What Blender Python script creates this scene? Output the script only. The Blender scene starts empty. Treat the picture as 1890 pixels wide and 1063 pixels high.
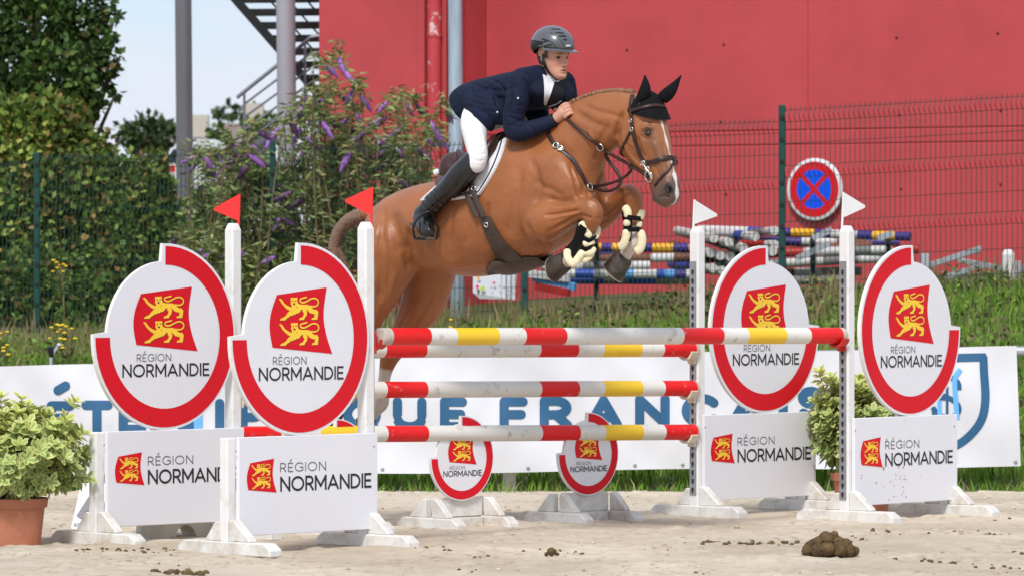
import bpy, bmesh, math, random
import numpy as np
from mathutils import Vector, Matrix
from mathutils.bvhtree import BVHTree

# ------------------------------------------------------------------ camera, sky, sun, exposure
SC = bpy.context.scene
COL = SC.collection
F = 9000.0            # focal length in photo pixels (photo is 1890 wide)
CZ = 1.45             # camera height
HZ = 489.0            # image row of the horizon
cd = bpy.data.cameras.new('camera')
cam = bpy.data.objects.new('camera', cd)
COL.objects.link(cam)
cam.location = (0, 0, CZ)
cam.rotation_euler = (math.pi / 2, 0, 0)
cd.sensor_width = 36.0
cd.lens = F / 1890 * 36
cd.shift_y = -(531.5 - HZ) / 1890
cd.clip_start = 0.5
cd.clip_end = 3000
cd.dof.use_dof = True
cd.dof.focus_distance = 25.9
cd.dof.aperture_fstop = 8.0
SC.camera = cam

SUN_DIR = Vector((-0.16, -0.75, 0.88)).normalized()
W = bpy.data.worlds.new('World')
SC.world = W
W.use_nodes = True
nt = W.node_tree
nt.nodes.clear()
wo = nt.nodes.new('ShaderNodeOutputWorld')
bg = nt.nodes.new('ShaderNodeBackground')
bg.inputs['Strength'].default_value = 0.075
sky = nt.nodes.new('ShaderNodeTexSky')
sky.sky_type = 'NISHITA'
sky.sun_disc = False
sky.sun_elevation = math.asin(SUN_DIR.z)
sky.sun_rotation = math.atan2(SUN_DIR.x, SUN_DIR.y)
sky.air_density = 1.0
sky.dust_density = 0.4
sky.ozone_density = 3.0
tc = nt.nodes.new('ShaderNodeTexCoord')
mp = nt.nodes.new('ShaderNodeMapping')
mp.inputs['Scale'].default_value = (16, 16, 44)
mp.inputs['Location'].default_value = (0.35, 0.1, 0.18)
nz = nt.nodes.new('ShaderNodeTexNoise')
nz.inputs['Scale'].default_value = 1.0
nz.inputs['Detail'].default_value = 5.0
nz.inputs['Roughness'].default_value = 0.52
rp = nt.nodes.new('ShaderNodeValToRGB')
rp.color_ramp.elements[0].position = 0.34
rp.color_ramp.elements[0].color = (0.10, 0.10, 0.10, 1)
rp.color_ramp.elements[1].position = 0.60
rp.color_ramp.elements[1].color = (1, 1, 1, 1)
mx = nt.nodes.new('ShaderNodeMix')
mx.data_type = 'RGBA'
mx.inputs['B'].default_value = (5.25, 5.45, 6.1, 1)
nt.links.new(tc.outputs['Generated'], mp.inputs['Vector'])
nt.links.new(mp.outputs['Vector'], nz.inputs['Vector'])
nt.links.new(nz.outputs['Fac'], rp.inputs['Fac'])
nt.links.new(rp.outputs['Color'], mx.inputs['Factor'])
sb_ = nt.nodes.new('ShaderNodeMix'); sb_.data_type = 'RGBA'; sb_.inputs['Factor'].default_value = 0.65; sb_.inputs['B'].default_value = (3.5, 4.4, 5.9, 1)
nt.links.new(sky.outputs['Color'], sb_.inputs['A']); nt.links.new(sb_.outputs['Result'], mx.inputs['A'])
nt.links.new(mx.outputs['Result'], bg.inputs['Color'])
nt.links.new(bg.outputs['Background'], wo.inputs['Surface'])

ld = bpy.data.lights.new('sun', 'SUN')
ld.energy = 1.5
ld.angle = math.radians(11)
ld.color = (1.0, 0.975, 0.94)
sun = bpy.data.objects.new('sun', ld)
COL.objects.link(sun)
sun.rotation_euler = SUN_DIR.to_track_quat('Z', 'Y').to_euler()
sun.location = (-8, -6, 20)

vs = SC.view_settings
vs.view_transform = 'Standard'
vs.look = 'None'
vs.exposure = 1.04
vs.gamma = 1.0
vs.use_curve_mapping = False
SC.cycles.max_bounces = 6
SC.cycles.transparent_max_bounces = 8

# ------------------------------------------------------------------ helpers
rnd = random.Random(7)
npr = np.random.default_rng(5)
V = Vector

def P(px, py, Y):
    """A point seen at photo pixel (px, py), Y metres in front of the camera."""
    return Vector(((px - 945.0) / F * Y, Y, CZ + (HZ - py) / F * Y))

class MB:
    """Collects vertices and faces of one mesh."""
    def __init__(s):
        s.v = []; s.f = []; s.m = []
    def add(s, vs, fs, mi=0):
        o = len(s.v)
        s.v.extend([tuple(p) for p in vs])
        s.f.extend([tuple(i + o for i in f) for f in fs])
        s.m.extend([mi] * len(fs))
    def box(s, c, d, ax=None, mi=0, cham=0.0):
        c = V(c)
        ax = ax or (V((1, 0, 0)), V((0, 1, 0)), V((0, 0, 1)))
        h = [x / 2 for x in d]
        if cham <= 0:
            vs = [c + ax[0] * (h[0] * i) + ax[1] * (h[1] * j) + ax[2] * (h[2] * k) for i in (-1, 1) for j in (-1, 1) for k in (-1, 1)]
            s.add(vs, [(0, 1, 3, 2), (4, 6, 7, 5), (0, 4, 5, 1), (2, 3, 7, 6), (0, 2, 6, 4), (1, 5, 7, 3)], mi)
        else:
            e = cham
            vs = []; idx = {}
            for i in (-1, 1):
                for j in (-1, 1):
                    for k in (-1, 1):
                        for q in range(3):
                            o = [h[0] * i, h[1] * j, h[2] * k]
                            for w in range(3):
                                if w != q: o[w] -= e * (i, j, k)[w]
                            idx[(i, j, k, q)] = len(vs)
                            vs.append(c + ax[0] * o[0] + ax[1] * o[1] + ax[2] * o[2])
            fs = []
            for q in range(3):
                a, b = [w for w in range(3) if w != q]
                for sg in (-1, 1):
                    ring = []
                    for (u_, v_) in ((-1, -1), (1, -1), (1, 1), (-1, 1)):
                        t = [0, 0, 0]; t[q] = sg; t[a] = u_; t[b] = v_
                        ring.append(idx[(t[0], t[1], t[2], q)])
                    flip = (sg > 0) == (q == 1)
                    fs.append(tuple(ring[::-1] if flip else ring))
            for q in range(3):
                a, b = [w for w in range(3) if w != q]
                for u_ in (-1, 1):
                    for v_ in (-1, 1):
                        t0 = [0, 0, 0]; t1 = [0, 0, 0]
                        t0[a] = t1[a] = u_; t0[b] = t1[b] = v_; t0[q] = -1; t1[q] = 1
                        fs.append((idx[(*t0, a)], idx[(*t0, b)], idx[(*t1, b)], idx[(*t1, a)]))
            for i in (-1, 1):
                for j in (-1, 1):
                    for k in (-1, 1):
                        fs.append((idx[(i, j, k, 0)], idx[(i, j, k, 1)], idx[(i, j, k, 2)]))
            s.add(vs, fs, mi)
    def bar(s, a, b, w, h, mi=0, up=(0, 0, 1), cham=0.0):
        a = V(a); b = V(b); d = (b - a); L = d.length; x = d / L
        y = V(up).cross(x)
        y = y.normalized() if y.length > 1e-4 else V((1, 0, 0))
        z = x.cross(y)
        s.box((a + b) / 2, (L, w, h), (x, y, z), mi, cham)
    def tube(s, pts, rad, n=8, mi=0, cap=True, mis=None):
        pts = [V(p) for p in pts]
        if not hasattr(rad, '__len__'): rad = [rad] * len(pts)
        rings = []
        x = None
        for i, p in enumerate(pts):
            t = (pts[min(i + 1, len(pts) - 1)] - pts[max(i - 1, 0)])
            t = t.normalized() if t.length > 1e-9 else V((0, 0, 1))
            if x is None:
                x = t.orthogonal().normalized()
            else:
                x = (x - t * x.dot(t)); x = x.normalized() if x.length > 1e-6 else t.orthogonal().normalized()
            y = t.cross(x)
            rings.append([p + (x * math.cos(2 * math.pi * k / n) + y * math.sin(2 * math.pi * k / n)) * rad[i] for k in range(n)])
        s.loft(rings, cap, mi, mis)
    def loft(s, rings, cap=True, mi=0, mis=None):
        n = len(rings[0]); vs = [p for r in rings for p in r]
        for i in range(len(rings) - 1):
            pass
        fs = []; ms = []
        for i in range(len(rings) - 1):
            for k in range(n):
                fs.append((i * n + k, i * n + (k + 1) % n, (i + 1) * n + (k + 1) % n, (i + 1) * n + k))
                ms.append(mis[i] if mis else mi)
        if cap:
            fs.append(tuple(range(n))[::-1]); ms.append(mis[0] if mis else mi)
            fs.append(tuple((len(rings) - 1) * n + k for k in range(n))); ms.append(mis[-1] if mis else mi)
        o = len(s.v)
        s.v.extend([tuple(p) for p in vs]); s.f.extend([tuple(i + o for i in f) for f in fs]); s.m.extend(ms)
    def ball(s, c, r, ax=None, n=8, m=6, mi=0):
        """ellipsoid with radii r along axes ax"""
        c = V(c)
        if not hasattr(r, '__len__'): r = (r, r, r)
        ax = ax or (V((1, 0, 0)), V((0, 1, 0)), V((0, 0, 1)))
        vs = [c - ax[2] * r[2]]
        for j in range(1, m):
            th = math.pi * j / m
            for k in range(n):
                ph = 2 * math.pi * k / n
                vs.append(c + ax[0] * (r[0] * math.sin(th) * math.cos(ph)) + ax[1] * (r[1] * math.sin(th) * math.sin(ph)) - ax[2] * (r[2] * math.cos(th)))
        vs.append(c + ax[2] * r[2])
        fs = [(0, 1 + (k + 1) % n, 1 + k) for k in range(n)]
        for j in range(m - 2):
            for k in range(n):
                a = 1 + j * n + k; b = 1 + j * n + (k + 1) % n
                fs.append((a, b, b + n, a + n))
        L = len(vs) - 1; o = 1 + (m - 2) * n
        fs += [(L, o + k, o + (k + 1) % n) for k in range(n)]
        s.add(vs, fs, mi)
    def plate(s, poly, org, ex, ey, ez, t, mi=0, mi_side=None):
        """polygon (2D, ccw seen from +ez) extruded: front face at org+ez*t, back at org"""
        org = V(org); n = len(poly)
        fr = [org + ex * p[0] + ey * p[1] + ez * t for p in poly]
        bk = [org + ex * p[0] + ey * p[1] for p in poly]
        ms = mi if mi_side is None else mi_side
        s.add(fr, [tuple(range(n))], mi)
        s.add(bk, [tuple(range(n))[::-1]], ms)
        s.add(fr + bk, [(k, k + n, (k + 1) % n + n, (k + 1) % n) for k in range(n)], ms)

def smooth_curve(pts, n=6):
    """Catmull-Rom through 2D/3D tuples"""
    pts = [np.array(p, float) for p in pts]
    out = []
    for i in range(len(pts) - 1):
        p0 = pts[max(i - 1, 0)]; p1 = pts[i]; p2 = pts[i + 1]; p3 = pts[min(i + 2, len(pts) - 1)]
        for k in range(n):
            t = k / n
            out.append(0.5 * ((2 * p1) + (-p0 + p2) * t + (2 * p0 - 5 * p1 + 4 * p2 - p3) * t * t + (-p0 + 3 * p1 - 3 * p2 + p3) * t ** 3))
    out.append(pts[-1])
    return out

def link_mesh(name, me, parent=None, inv=True):
    o = bpy.data.objects.new(name, me)
    COL.objects.link(o)
    if parent is not None:
        o.parent = parent
        if inv:
            o.matrix_parent_inverse = parent_matrix(parent).inverted()
    return o

def parent_matrix(o):
    m = Matrix.LocRotScale(o.location, o.rotation_euler, o.scale)
    if o.parent is not None:
        m = parent_matrix(o.parent) @ o.matrix_parent_inverse @ m
    return m

def build(name, mb, mats, parent=None, smooth=False, inv=True, fill=False):
    me = bpy.data.meshes.new(name)
    me.from_pydata([tuple(p) for p in mb.v], [], mb.f)
    mats = mats if isinstance(mats, (list, tuple)) else [mats]
    for m in mats: me.materials.append(m)
    if len(mats) > 1:
        me.polygons.foreach_set('material_index', np.array(mb.m, dtype=np.int32))
    if smooth:
        me.polygons.foreach_set('use_smooth', np.ones(len(me.polygons), dtype=bool))
        if smooth == 'auto':
            me.set_sharp_from_angle(angle=math.radians(40))
    me.update()
    return link_mesh(name, me, parent, inv)

def big_mesh(name, verts, faces, mats, parent=None, smooth=False, mi=None, col=None, inv=True):
    """numpy verts (n,3), faces (m,k)"""
    me = bpy.data.meshes.new(name)
    verts = np.asarray(verts, dtype=np.float32); faces = np.asarray(faces, dtype=np.int32)
    k = faces.shape[1]
    me.vertices.add(len(verts)); me.vertices.foreach_set('co', verts.ravel())
    me.loops.add(faces.size); me.loops.foreach_set('vertex_index', faces.ravel())
    me.polygons.add(len(faces))
    me.polygons.foreach_set('loop_start', np.arange(0, faces.size, k, dtype=np.int32))
    for m in (mats if isinstance(mats, (list, tuple)) else [mats]): me.materials.append(m)
    if mi is not None: me.polygons.foreach_set('material_index', np.asarray(mi, dtype=np.int32))
    if smooth: me.polygons.foreach_set('use_smooth', np.ones(len(faces), dtype=bool))
    if col is not None:
        at = me.attributes.new('Col', 'FLOAT_COLOR', 'POINT')
        c4 = np.ones((len(verts), 4), dtype=np.float32); c4[:, :3] = col
        at.data.foreach_set('color', c4.ravel())
    me.update(calc_edges=True)
    return link_mesh(name, me, parent, inv)

def tag(o, label=None, cat=None, group=None, kind=None):
    if label: o['label'] = label
    if cat: o['category'] = cat
    if group: o['group'] = group
    if kind: o['kind'] = kind
    return o

def thing(name, loc, label, cat, group=None, rz=0.0):
    o = bpy.data.objects.new(name, None)
    COL.objects.link(o)
    o.location = loc; o.rotation_euler = (0, 0, rz)
    o.empty_display_size = 0.2
    return tag(o, label, cat, group)

def copy_tree(o, parent=None):
    c = o.copy(); COL.objects.link(c)
    if parent is not None: c.parent = parent
    for ch in list(o.children): copy_tree(ch, c)
    return c

def lin(r, g, b):
    f = lambda x: (x / 255.0) / 12.92 if x <= 10 else ((x / 255.0 + 0.055) / 1.055) ** 2.4
    return (f(r), f(g), f(b))

def mat(name, color, rough=0.6, var=0.08, scale=6.0, bump=0.0, bscale=60.0, metal=0.0, spec=0.4, attr=None,
        dirt=None, dirt_amt=0.0, dirt_scale=3.0, dirt_lo=0.55, dirt_hi=0.75, sheen=0.0, coat=0.0, trans=0.0, stretch=None, color2=None, bump2=0.0, bscale2=8.0):
    m = bpy.data.materials.new(name)
    m.use_nodes = True
    t = m.node_tree; N = t.nodes; Lk = t.links
    b = N['Principled BSDF']
    b.inputs['Roughness'].default_value = rough
    b.inputs['Metallic'].default_value = metal
    b.inputs['Specular IOR Level'].default_value = spec
    if sheen: b.inputs['Sheen Weight'].default_value = sheen
    if coat: b.inputs['Coat Weight'].default_value = coat
    tcn = N.new('ShaderNodeTexCoord')
    vec = tcn.outputs['Object']
    if stretch:
        mpn = N.new('ShaderNodeMapping'); mpn.inputs['Scale'].default_value = stretch
        Lk.new(vec, mpn.inputs['Vector']); vec = mpn.outputs['Vector']
    n1 = N.new('ShaderNodeTexNoise')
    n1.inputs['Scale'].default_value = scale; n1.inputs['Detail'].default_value = 6; n1.inputs['Roughness'].default_value = 0.6
    Lk.new(vec, n1.inputs['Vector'])
    mixn = N.new('ShaderNodeMix'); mixn.data_type = 'RGBA'
    c = np.array(color[:3])
    if color2 is None:
        ca = tuple(np.clip(c * (1 - var * 1.6), 0, 1)) + (1,); cb = tuple(np.clip(c * (1 + var * 1.6), 0, 1)) + (1,)
    else:
        ca = tuple(color[:3]) + (1,); cb = tuple(color2[:3]) + (1,)
    if attr:
        an = N.new('ShaderNodeAttribute'); an.attribute_name = attr
        hs = N.new('ShaderNodeMix'); hs.data_type = 'RGBA'; hs.blend_type = 'MULTIPLY'; hs.inputs['Factor'].default_value = 1
        mixn.inputs['A'].default_value = (1 - var * 1.6,) * 3 + (1,); mixn.inputs['B'].default_value = (1 + var * 1.6,) * 3 + (1,)
        Lk.new(n1.outputs['Fac'], mixn.inputs['Factor'])
        Lk.new(an.outputs['Color'], hs.inputs['A']); Lk.new(mixn.outputs['Result'], hs.inputs['B'])
        colo = hs.outputs['Result']
    else:
        mixn.inputs['A'].default_value = ca; mixn.inputs['B'].default_value = cb
        rmp = N.new('ShaderNodeMapRange'); rmp.inputs['From Min'].default_value = 0.3; rmp.inputs['From Max'].default_value = 0.7
        Lk.new(n1.outputs['Fac'], rmp.inputs['Value']); Lk.new(rmp.outputs['Result'], mixn.inputs['Factor'])
        colo = mixn.outputs['Result']
    if dirt is not None:
        n2 = N.new('ShaderNodeTexNoise'); n2.inputs['Scale'].default_value = dirt_scale; n2.inputs['Detail'].default_value = 9; n2.inputs['Roughness'].default_value = 0.7
        Lk.new(tcn.outputs['Object'], n2.inputs['Vector'])
        r2 = N.new('ShaderNodeMapRange'); r2.inputs['From Min'].default_value = dirt_lo; r2.inputs['From Max'].default_value = dirt_hi
        r2.inputs['To Max'].default_value = dirt_amt
        Lk.new(n2.outputs['Fac'], r2.inputs['Value'])
        md = N.new('ShaderNodeMix'); md.data_type = 'RGBA'; md.inputs['B'].default_value = tuple(dirt[:3]) + (1,)
        Lk.new(r2.outputs['Result'], md.inputs['Factor']); Lk.new(colo, md.inputs['A'])
        colo = md.outputs['Result']
    Lk.new(colo, b.inputs['Base Color'])
    if bump:
        n3 = N.new('ShaderNodeTexNoise'); n3.inputs['Scale'].default_value = bscale; n3.inputs['Detail'].default_value = 5
        Lk.new(vec, n3.inputs['Vector'])
        bp = N.new('ShaderNodeBump'); bp.inputs['Strength'].default_value = bump; bp.inputs['Distance'].default_value = 0.02
        Lk.new(n3.outputs['Fac'], bp.inputs['Height']); Lk.new(bp.outputs['Normal'], b.inputs['Normal'])
        if bump2:
            n4 = N.new('ShaderNodeTexNoise'); n4.inputs['Scale'].default_value = bscale2; n4.inputs['Detail'].default_value = 3; n4.inputs['Distortion'].default_value = 0.6
            Lk.new(tcn.outputs['Object'], n4.inputs['Vector'])
            b2 = N.new('ShaderNodeBump'); b2.inputs['Strength'].default_value = bump2; b2.inputs['Distance'].default_value = 0.03
            Lk.new(n4.outputs['Fac'], b2.inputs['Height']); Lk.new(b2.outputs['Normal'], bp.inputs['Normal'])
    if trans:
        tr = N.new('ShaderNodeBsdfTranslucent'); ms = N.new('ShaderNodeMixShader'); ms.inputs['Fac'].default_value = trans
        Lk.new(colo, tr.inputs['Color'])
        Lk.new(b.outputs['BSDF'], ms.inputs[1]); Lk.new(tr.outputs['BSDF'], ms.inputs[2])
        Lk.new(ms.outputs['Shader'], N['Material Output'].inputs['Surface'])
    return m

def remeshed(mb, voxel, it=6, fac=0.5):
    me = bpy.data.meshes.new('tmp'); me.from_pydata([tuple(p) for p in mb.v], [], mb.f); me.update()
    o = bpy.data.objects.new('tmp', me); COL.objects.link(o)
    r = o.modifiers.new('r', 'REMESH'); r.mode = 'VOXEL'; r.voxel_size = voxel; r.adaptivity = 0
    if it:
        s = o.modifiers.new('s', 'SMOOTH'); s.factor = fac; s.iterations = it
    dg = bpy.context.evaluated_depsgraph_get()
    out = bpy.data.meshes.new_from_object(o.evaluated_get(dg))
    bpy.data.objects.remove(o); bpy.data.meshes.remove(me)
    out.polygons.foreach_set('use_smooth', np.ones(len(out.polygons), dtype=bool))
    return out

def mesh_np(me):
    a = np.empty(len(me.vertices) * 3, dtype=np.float32); me.vertices.foreach_get('co', a)
    return a.reshape(-1, 3)

def set_col(me, col):
    at = me.attributes.new('Col', 'FLOAT_COLOR', 'POINT')
    c4 = np.ones((len(me.vertices), 4), dtype=np.float32); c4[:, :3] = col
    at.data.foreach_set('color', c4.ravel())

def bvh_of(me):
    return BVHTree.FromPolygons([v.co.copy() for v in me.vertices], [tuple(p.vertices) for p in me.polygons])

CAMP = V((0, 0, CZ))
def surf(bvh, px, py, off=0.0):
    d = (P(px, py, 10.0) - CAMP).normalized()
    hit, nor, i, dist = bvh.ray_cast(CAMP, d)
    if hit is None: return None, None
    if nor.dot(d) > 0: nor = -nor
    return hit + nor * off, nor
# ------------------------------------------------------------------ materials
RED_PRINT = lin(214, 14, 34)
M = {}
M['white_paint'] = mat('white_paint', (0.78, 0.775, 0.76), 0.45, 0.02, 4, bump=0.05, bscale=25, dirt=(0.36, 0.30, 0.22), dirt_amt=0.6, dirt_scale=6, dirt_lo=0.52, dirt_hi=0.8)
M['foot_paint'] = mat('foot_paint', (0.74, 0.73, 0.70), 0.55, 0.04, 5, bump=0.12, bscale=30, dirt=(0.40, 0.31, 0.21), dirt_amt=0.85, dirt_scale=7, dirt_lo=0.44, dirt_hi=0.74)
M['board_white'] = mat('board_white', (0.77, 0.77, 0.81), 0.4, 0.015, 1.5, dirt=(0.40, 0.33, 0.25), dirt_amt=0.6, dirt_scale=30, dirt_lo=0.665, dirt_hi=0.74)
M['board_edge'] = mat('board_edge', (0.80, 0.79, 0.74), 0.5, 0.03, 8, dirt=(0.4, 0.33, 0.22), dirt_amt=0.4, dirt_scale=9)
M['print_red'] = mat('print_red', RED_PRINT, 0.45, 0.03, 2.0, spec=0.25, dirt=(0.55, 0.36, 0.30), dirt_amt=0.45, dirt_scale=30, dirt_lo=0.68, dirt_hi=0.78)
M['print_yellow'] = mat('print_yellow', lin(250, 206, 58), 0.4, 0.03, 4)
M['print_dark'] = mat('print_dark', lin(98, 18, 24), 0.4, 0.02, 4)
M['print_black'] = mat('print_black', (0.012, 0.012, 0.016), 0.4, 0.05, 4)
M['print_grey'] = mat('print_grey', (0.10, 0.10, 0.12), 0.4, 0.05, 4)
M['banner_blue'] = mat('banner_blue', lin(44, 94, 132), 0.5, 0.05, 2)
M['banner_light_blue'] = mat('banner_light_blue', lin(104, 176, 240), 0.5, 0.05, 2)

# ------------------------------------------------------------------ stroke lettering
def arc(cx, cy, rx, ry, a0, a1, n=14):
    return [(cx + rx * math.cos(math.radians(a0 + (a1 - a0) * k / n)), cy + ry * math.sin(math.radians(a0 + (a1 - a0) * k / n))) for k in range(n + 1)]
GL = {
 'N': (0.74, [[(0, 0), (0, 1)], [(0, 1), (0.74, 0)], [(0.74, 0), (0.74, 1)]]),
 'O': (1.0, [arc(0.5, 0.5, 0.5, 0.5, 90, 450, 30)]),
 'R': (0.6, [[(0, 0), (0, 1)], [(0, 1), (0.3, 1)] + arc(0.3, 0.72, 0.28, 0.28, 85, -85, 12) + [(0.3, 0.44), (0, 0.44)], [(0.3, 0.44), (0.6, 0)]]),
 'M': (0.9, [[(0, 0), (0, 1)], [(0, 1), (0.45, 0.25)], [(0.45, 0.25), (0.9, 1)], [(0.9, 1), (0.9, 0)]]),
 'A': (0.86, [[(0, 0), (0.43, 1)], [(0.43, 1), (0.86, 0)], [(0.16, 0.3), (0.70, 0.3)]]),
 'D': (0.74, [[(0, 0), (0, 1)], [(0, 1), (0.25, 1)] + arc(0.25, 0.5, 0.49, 0.5, 88, -88, 18) + [(0.25, 0), (0, 0)]]),
 'I': (0.0, [[(0, 0), (0, 1)]]),
 'E': (0.5, [[(0, 0), (0, 1)], [(0, 1), (0.5, 1)], [(0, 0.5), (0.45, 0.5)], [(0, 0), (0.5, 0)]]),
 'F': (0.5, [[(0, 0), (0, 1)], [(0, 1), (0.5, 1)], [(0, 0.48), (0.45, 0.48)]]),
 'G': (0.92, [arc(0.5, 0.5, 0.5, 0.5, 42, 318, 24) + [(0.9, 0.2)], [(0.9, 0.14), (0.9, 0.48)], [(0.9, 0.48), (0.55, 0.48)]]),
 'C': (0.88, [arc(0.5, 0.5, 0.5, 0.5, 40, 320, 24)]),
 'S': (0.56, [arc(0.28, 0.74, 0.27, 0.26, 35, 270, 14) + arc(0.28, 0.24, 0.29, 0.24, 90, -145, 14)]),
 'T': (0.7, [[(0, 1), (0.7, 1)], [(0.35, 1), (0.35, 0)]]),
 'H': (0.72, [[(0, 0), (0, 1)], [(0.72, 0), (0.72, 1)], [(0, 0.5), (0.72, 0.5)]]),
 'P': (0.56, [[(0, 0), (0, 1)], [(0, 1), (0.28, 1)] + arc(0.28, 0.71, 0.28, 0.29, 85, -85, 12) + [(0.28, 0.42), (0, 0.42)]]),
 'Q': (1.0, [arc(0.5, 0.5, 0.5, 0.5, 90, 450, 30), [(0.6, 0.3), (0.95, -0.08)]]),
 'U': (0.7, [[(0, 1), (0, 0.33)] + arc(0.35, 0.35, 0.35, 0.35, 182, 358, 16) + [(0.7, 0.33), (0.7, 1)]]),
 ' ': (0.25, []),
}
GL['É'] = (0.5, GL['E'][1] + [[(0.2, 1.26), (0.34, 1.44)]])
GL['Ê'] = (0.5, GL['E'][1] + [[(0.18, 1.62), (0.38, 1.80)]])   # capital E with the high accent of the banner type
GL['Ç'] = (0.88, GL['C'][1] + [[(0.52, -0.08), (0.44, -0.28)]])

def ribbon(mb, pts, w, org, ex, ey, ez, h, mi, rnd_cap, seg=0):
    """flat stroke of width w along 2D pts at height h above the surface"""
    pts = [np.array(p, float) for p in pts]
    if seg:
        out_ = [pts[0]]
        for q in pts[1:]:
            k_ = max(1, int(math.ceil(np.linalg.norm(q - out_[-1]) / seg))); p0_ = out_[-1]
            out_ += [p0_ + (q - p0_) * (i_ / k_) for i_ in range(1, k_ + 1)]
        pts = out_
    closed = np.linalg.norm(pts[0] - pts[-1]) < 1e-6 and len(pts) > 3
    if closed: pts = pts[:-1]
    n = len(pts); hw = w / 2
    if not closed and not rnd_cap:
        d0 = pts[0] - pts[1]; d1 = pts[-1] - pts[-2]
        pts[0] = pts[0] + d0 / np.linalg.norm(d0) * hw * 0.98; pts[-1] = pts[-1] + d1 / np.linalg.norm(d1) * hw * 0.98
    Lf = []; Rt = []
    for i in range(n):
        a = pts[i] - pts[i - 1] if (i > 0 or closed) else pts[1] - pts[0]
        b = pts[(i + 1) % n] - pts[i] if (i < n - 1 or closed) else a
        a = a / (np.linalg.norm(a) + 1e-12); b = b / (np.linalg.norm(b) + 1e-12)
        na = np.array((-a[1], a[0])); nb = np.array((-b[1], b[0]))
        m_ = na + nb; m_ = m_ / (np.linalg.norm(m_) + 1e-12)
        k = hw / max(0.5, m_.dot(na))
        Lf.append(pts[i] + m_ * k); Rt.append(pts[i] - m_ * k)
    to3 = lambda p: org + ex * float(p[0]) + ey * float(p[1]) + ez * h
    vs = [to3(p) for p in Lf] + [to3(p) for p in Rt]
    fs = []
    for i in range(n if closed else n - 1):
        j = (i + 1) % n
        fs.append((i, n + i, n + j, j))
    mb.add(vs, fs, mi)
    if rnd_cap and not closed:
        for c, q, sgn in ((pts[0], pts[0] - pts[1], 1), (pts[-1], pts[-1] - pts[-2], 1)):
            a0 = math.atan2(q[1], q[0])
            ring = [c + hw * np.array((math.cos(a0 + t), math.sin(a0 + t))) for t in np.linspace(-math.pi / 2, math.pi / 2, 9)]
            mb.add([to3(p) for p in ring], [tuple(range(9))], mi)

def lettering(mb, text, x0, x1, y0, y1, sw, org, ex, ey, ez, h0, mi=0, gap=0.26, rnd_cap=False, step=0.00025, seg=0):
    H = (y1 - y0) - sw
    adv = [GL[c][0] for c in text]
    # solve horizontal squeeze so that the line fills x0..x1
    total_units = sum(adv) + gap * (len(text) - 1)
    kx = (x1 - x0 - sw) / max(total_units, 1e-6)
    x = x0 + sw / 2; h = h0
    for c in text:
        wd, strokes = GL[c]
        for st in strokes:
            ribbon(mb, [(x + p[0] * kx, y0 + sw / 2 + p[1] * H) for p in st], sw, org, ex, ey, ez, h, mi, rnd_cap, seg)
            h += step
        h = h0 if (text.index(c) % 2) else h0 + step * 0.5
        x += (wd + gap) * kx

# heraldic lion passant, traced in units of the small flag
LION = [(170,235),(192,230),(210,238),(228,262),(250,298),(300,333),(340,350),(350,332),(333,300),(338,270),(332,228),(345,214),(360,222),(380,216),(400,222),(415,212),(427,226),(422,260),(434,294),(447,308),(500,314),(560,314),(602,332),(622,358),(650,384),(690,386),(712,420),(706,462),(698,521),(618,523),(622,500),(655,490),(662,448),(600,430),(570,398),(540,374),(560,410),(552,460),(530,490),(515,521),(447,523),(452,500),(490,485),(512,455),(513,430),(493,400),(500,378),(478,386),(440,430),(404,436),(392,452),(372,446),(352,466),(330,462),(312,484),(290,492),(260,525),(190,527),(193,507),(225,490),(258,472),(290,428),(324,394),(290,380),(250,342),(213,300),(198,268)]
LTAIL = [(606,336),(650,342),(690,330),(712,295),(700,250),(660,229),(612,236),(562,264),(522,284),(484,284),(460,262),(466,238),(500,226),(546,214)]

def emblem(mb_red, mb_yel, mb_drk, c2, org, ex, ey, ez, h):
    """flag with two lions; c2 maps zoom pixels (980x1063 picture of the flag) to local 2D"""
    left = [np.array(p) for p in smooth_curve([(150,180),(72,420),(52,640),(90,895)], 6)]
    right = [np.array(p) for p in smooth_curve([(905,995),(820,720),(785,440),(828,80)], 6)]
    poly = [c2(p) for p in left + right]
    mb_red.add([org + ex * float(p[0]) + ey * float(p[1]) + ez * h for p in poly], [tuple(range(len(poly)))], 0)
    for dx, dy in ((0, 0), (5, 345)):
        for mbx, oo, hh in ((mb_drk, (7, 7), 0.0005), (mb_yel, (0, 0), 0.001)):
            pl = [c2((p[0] + dx + oo[0], p[1] + dy + oo[1])) for p in LION][::-1]
            mbx.add([org + ex * float(p[0]) + ey * float(p[1]) + ez * (h + hh) for p in pl], [tuple(range(len(pl)))], 0)
            tl = [c2((p[0] + dx + oo[0], p[1] + dy + oo[1])) for p in smooth_curve(LTAIL, 3)]
            wd = abs(c2((0, 0))[1] - c2((0, 21))[1])
            ribbon(mbx, tl, wd, org, ex, ey, ez, h + hh + 0.0002, 0, False)
        for (ex_, ey_, r_) in ((362, 262, 9), (401, 262, 9), (380, 303, 15), (417, 345, 7)):
            ring = [c2((ex_ + dx + r_ * math.cos(t), ey_ + dy + r_ * math.sin(t))) for t in np.linspace(0, 2 * math.pi, 7)[:-1]][::-1]
            mb_drk.add([org + ex * float(p[0]) + ey * float(p[1]) + ez * (h + 0.0016) for p in ring], [tuple(range(6))], 0)
# ------------------------------------------------------------------ the oxer: four wings, four poles, three low fillers, flags
EX = V((1, 0, 0)); EZ = V((0, 0, 1)); EYF = V((0, -1, 0))   # local axes of a board: right, up, towards the viewer

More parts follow.
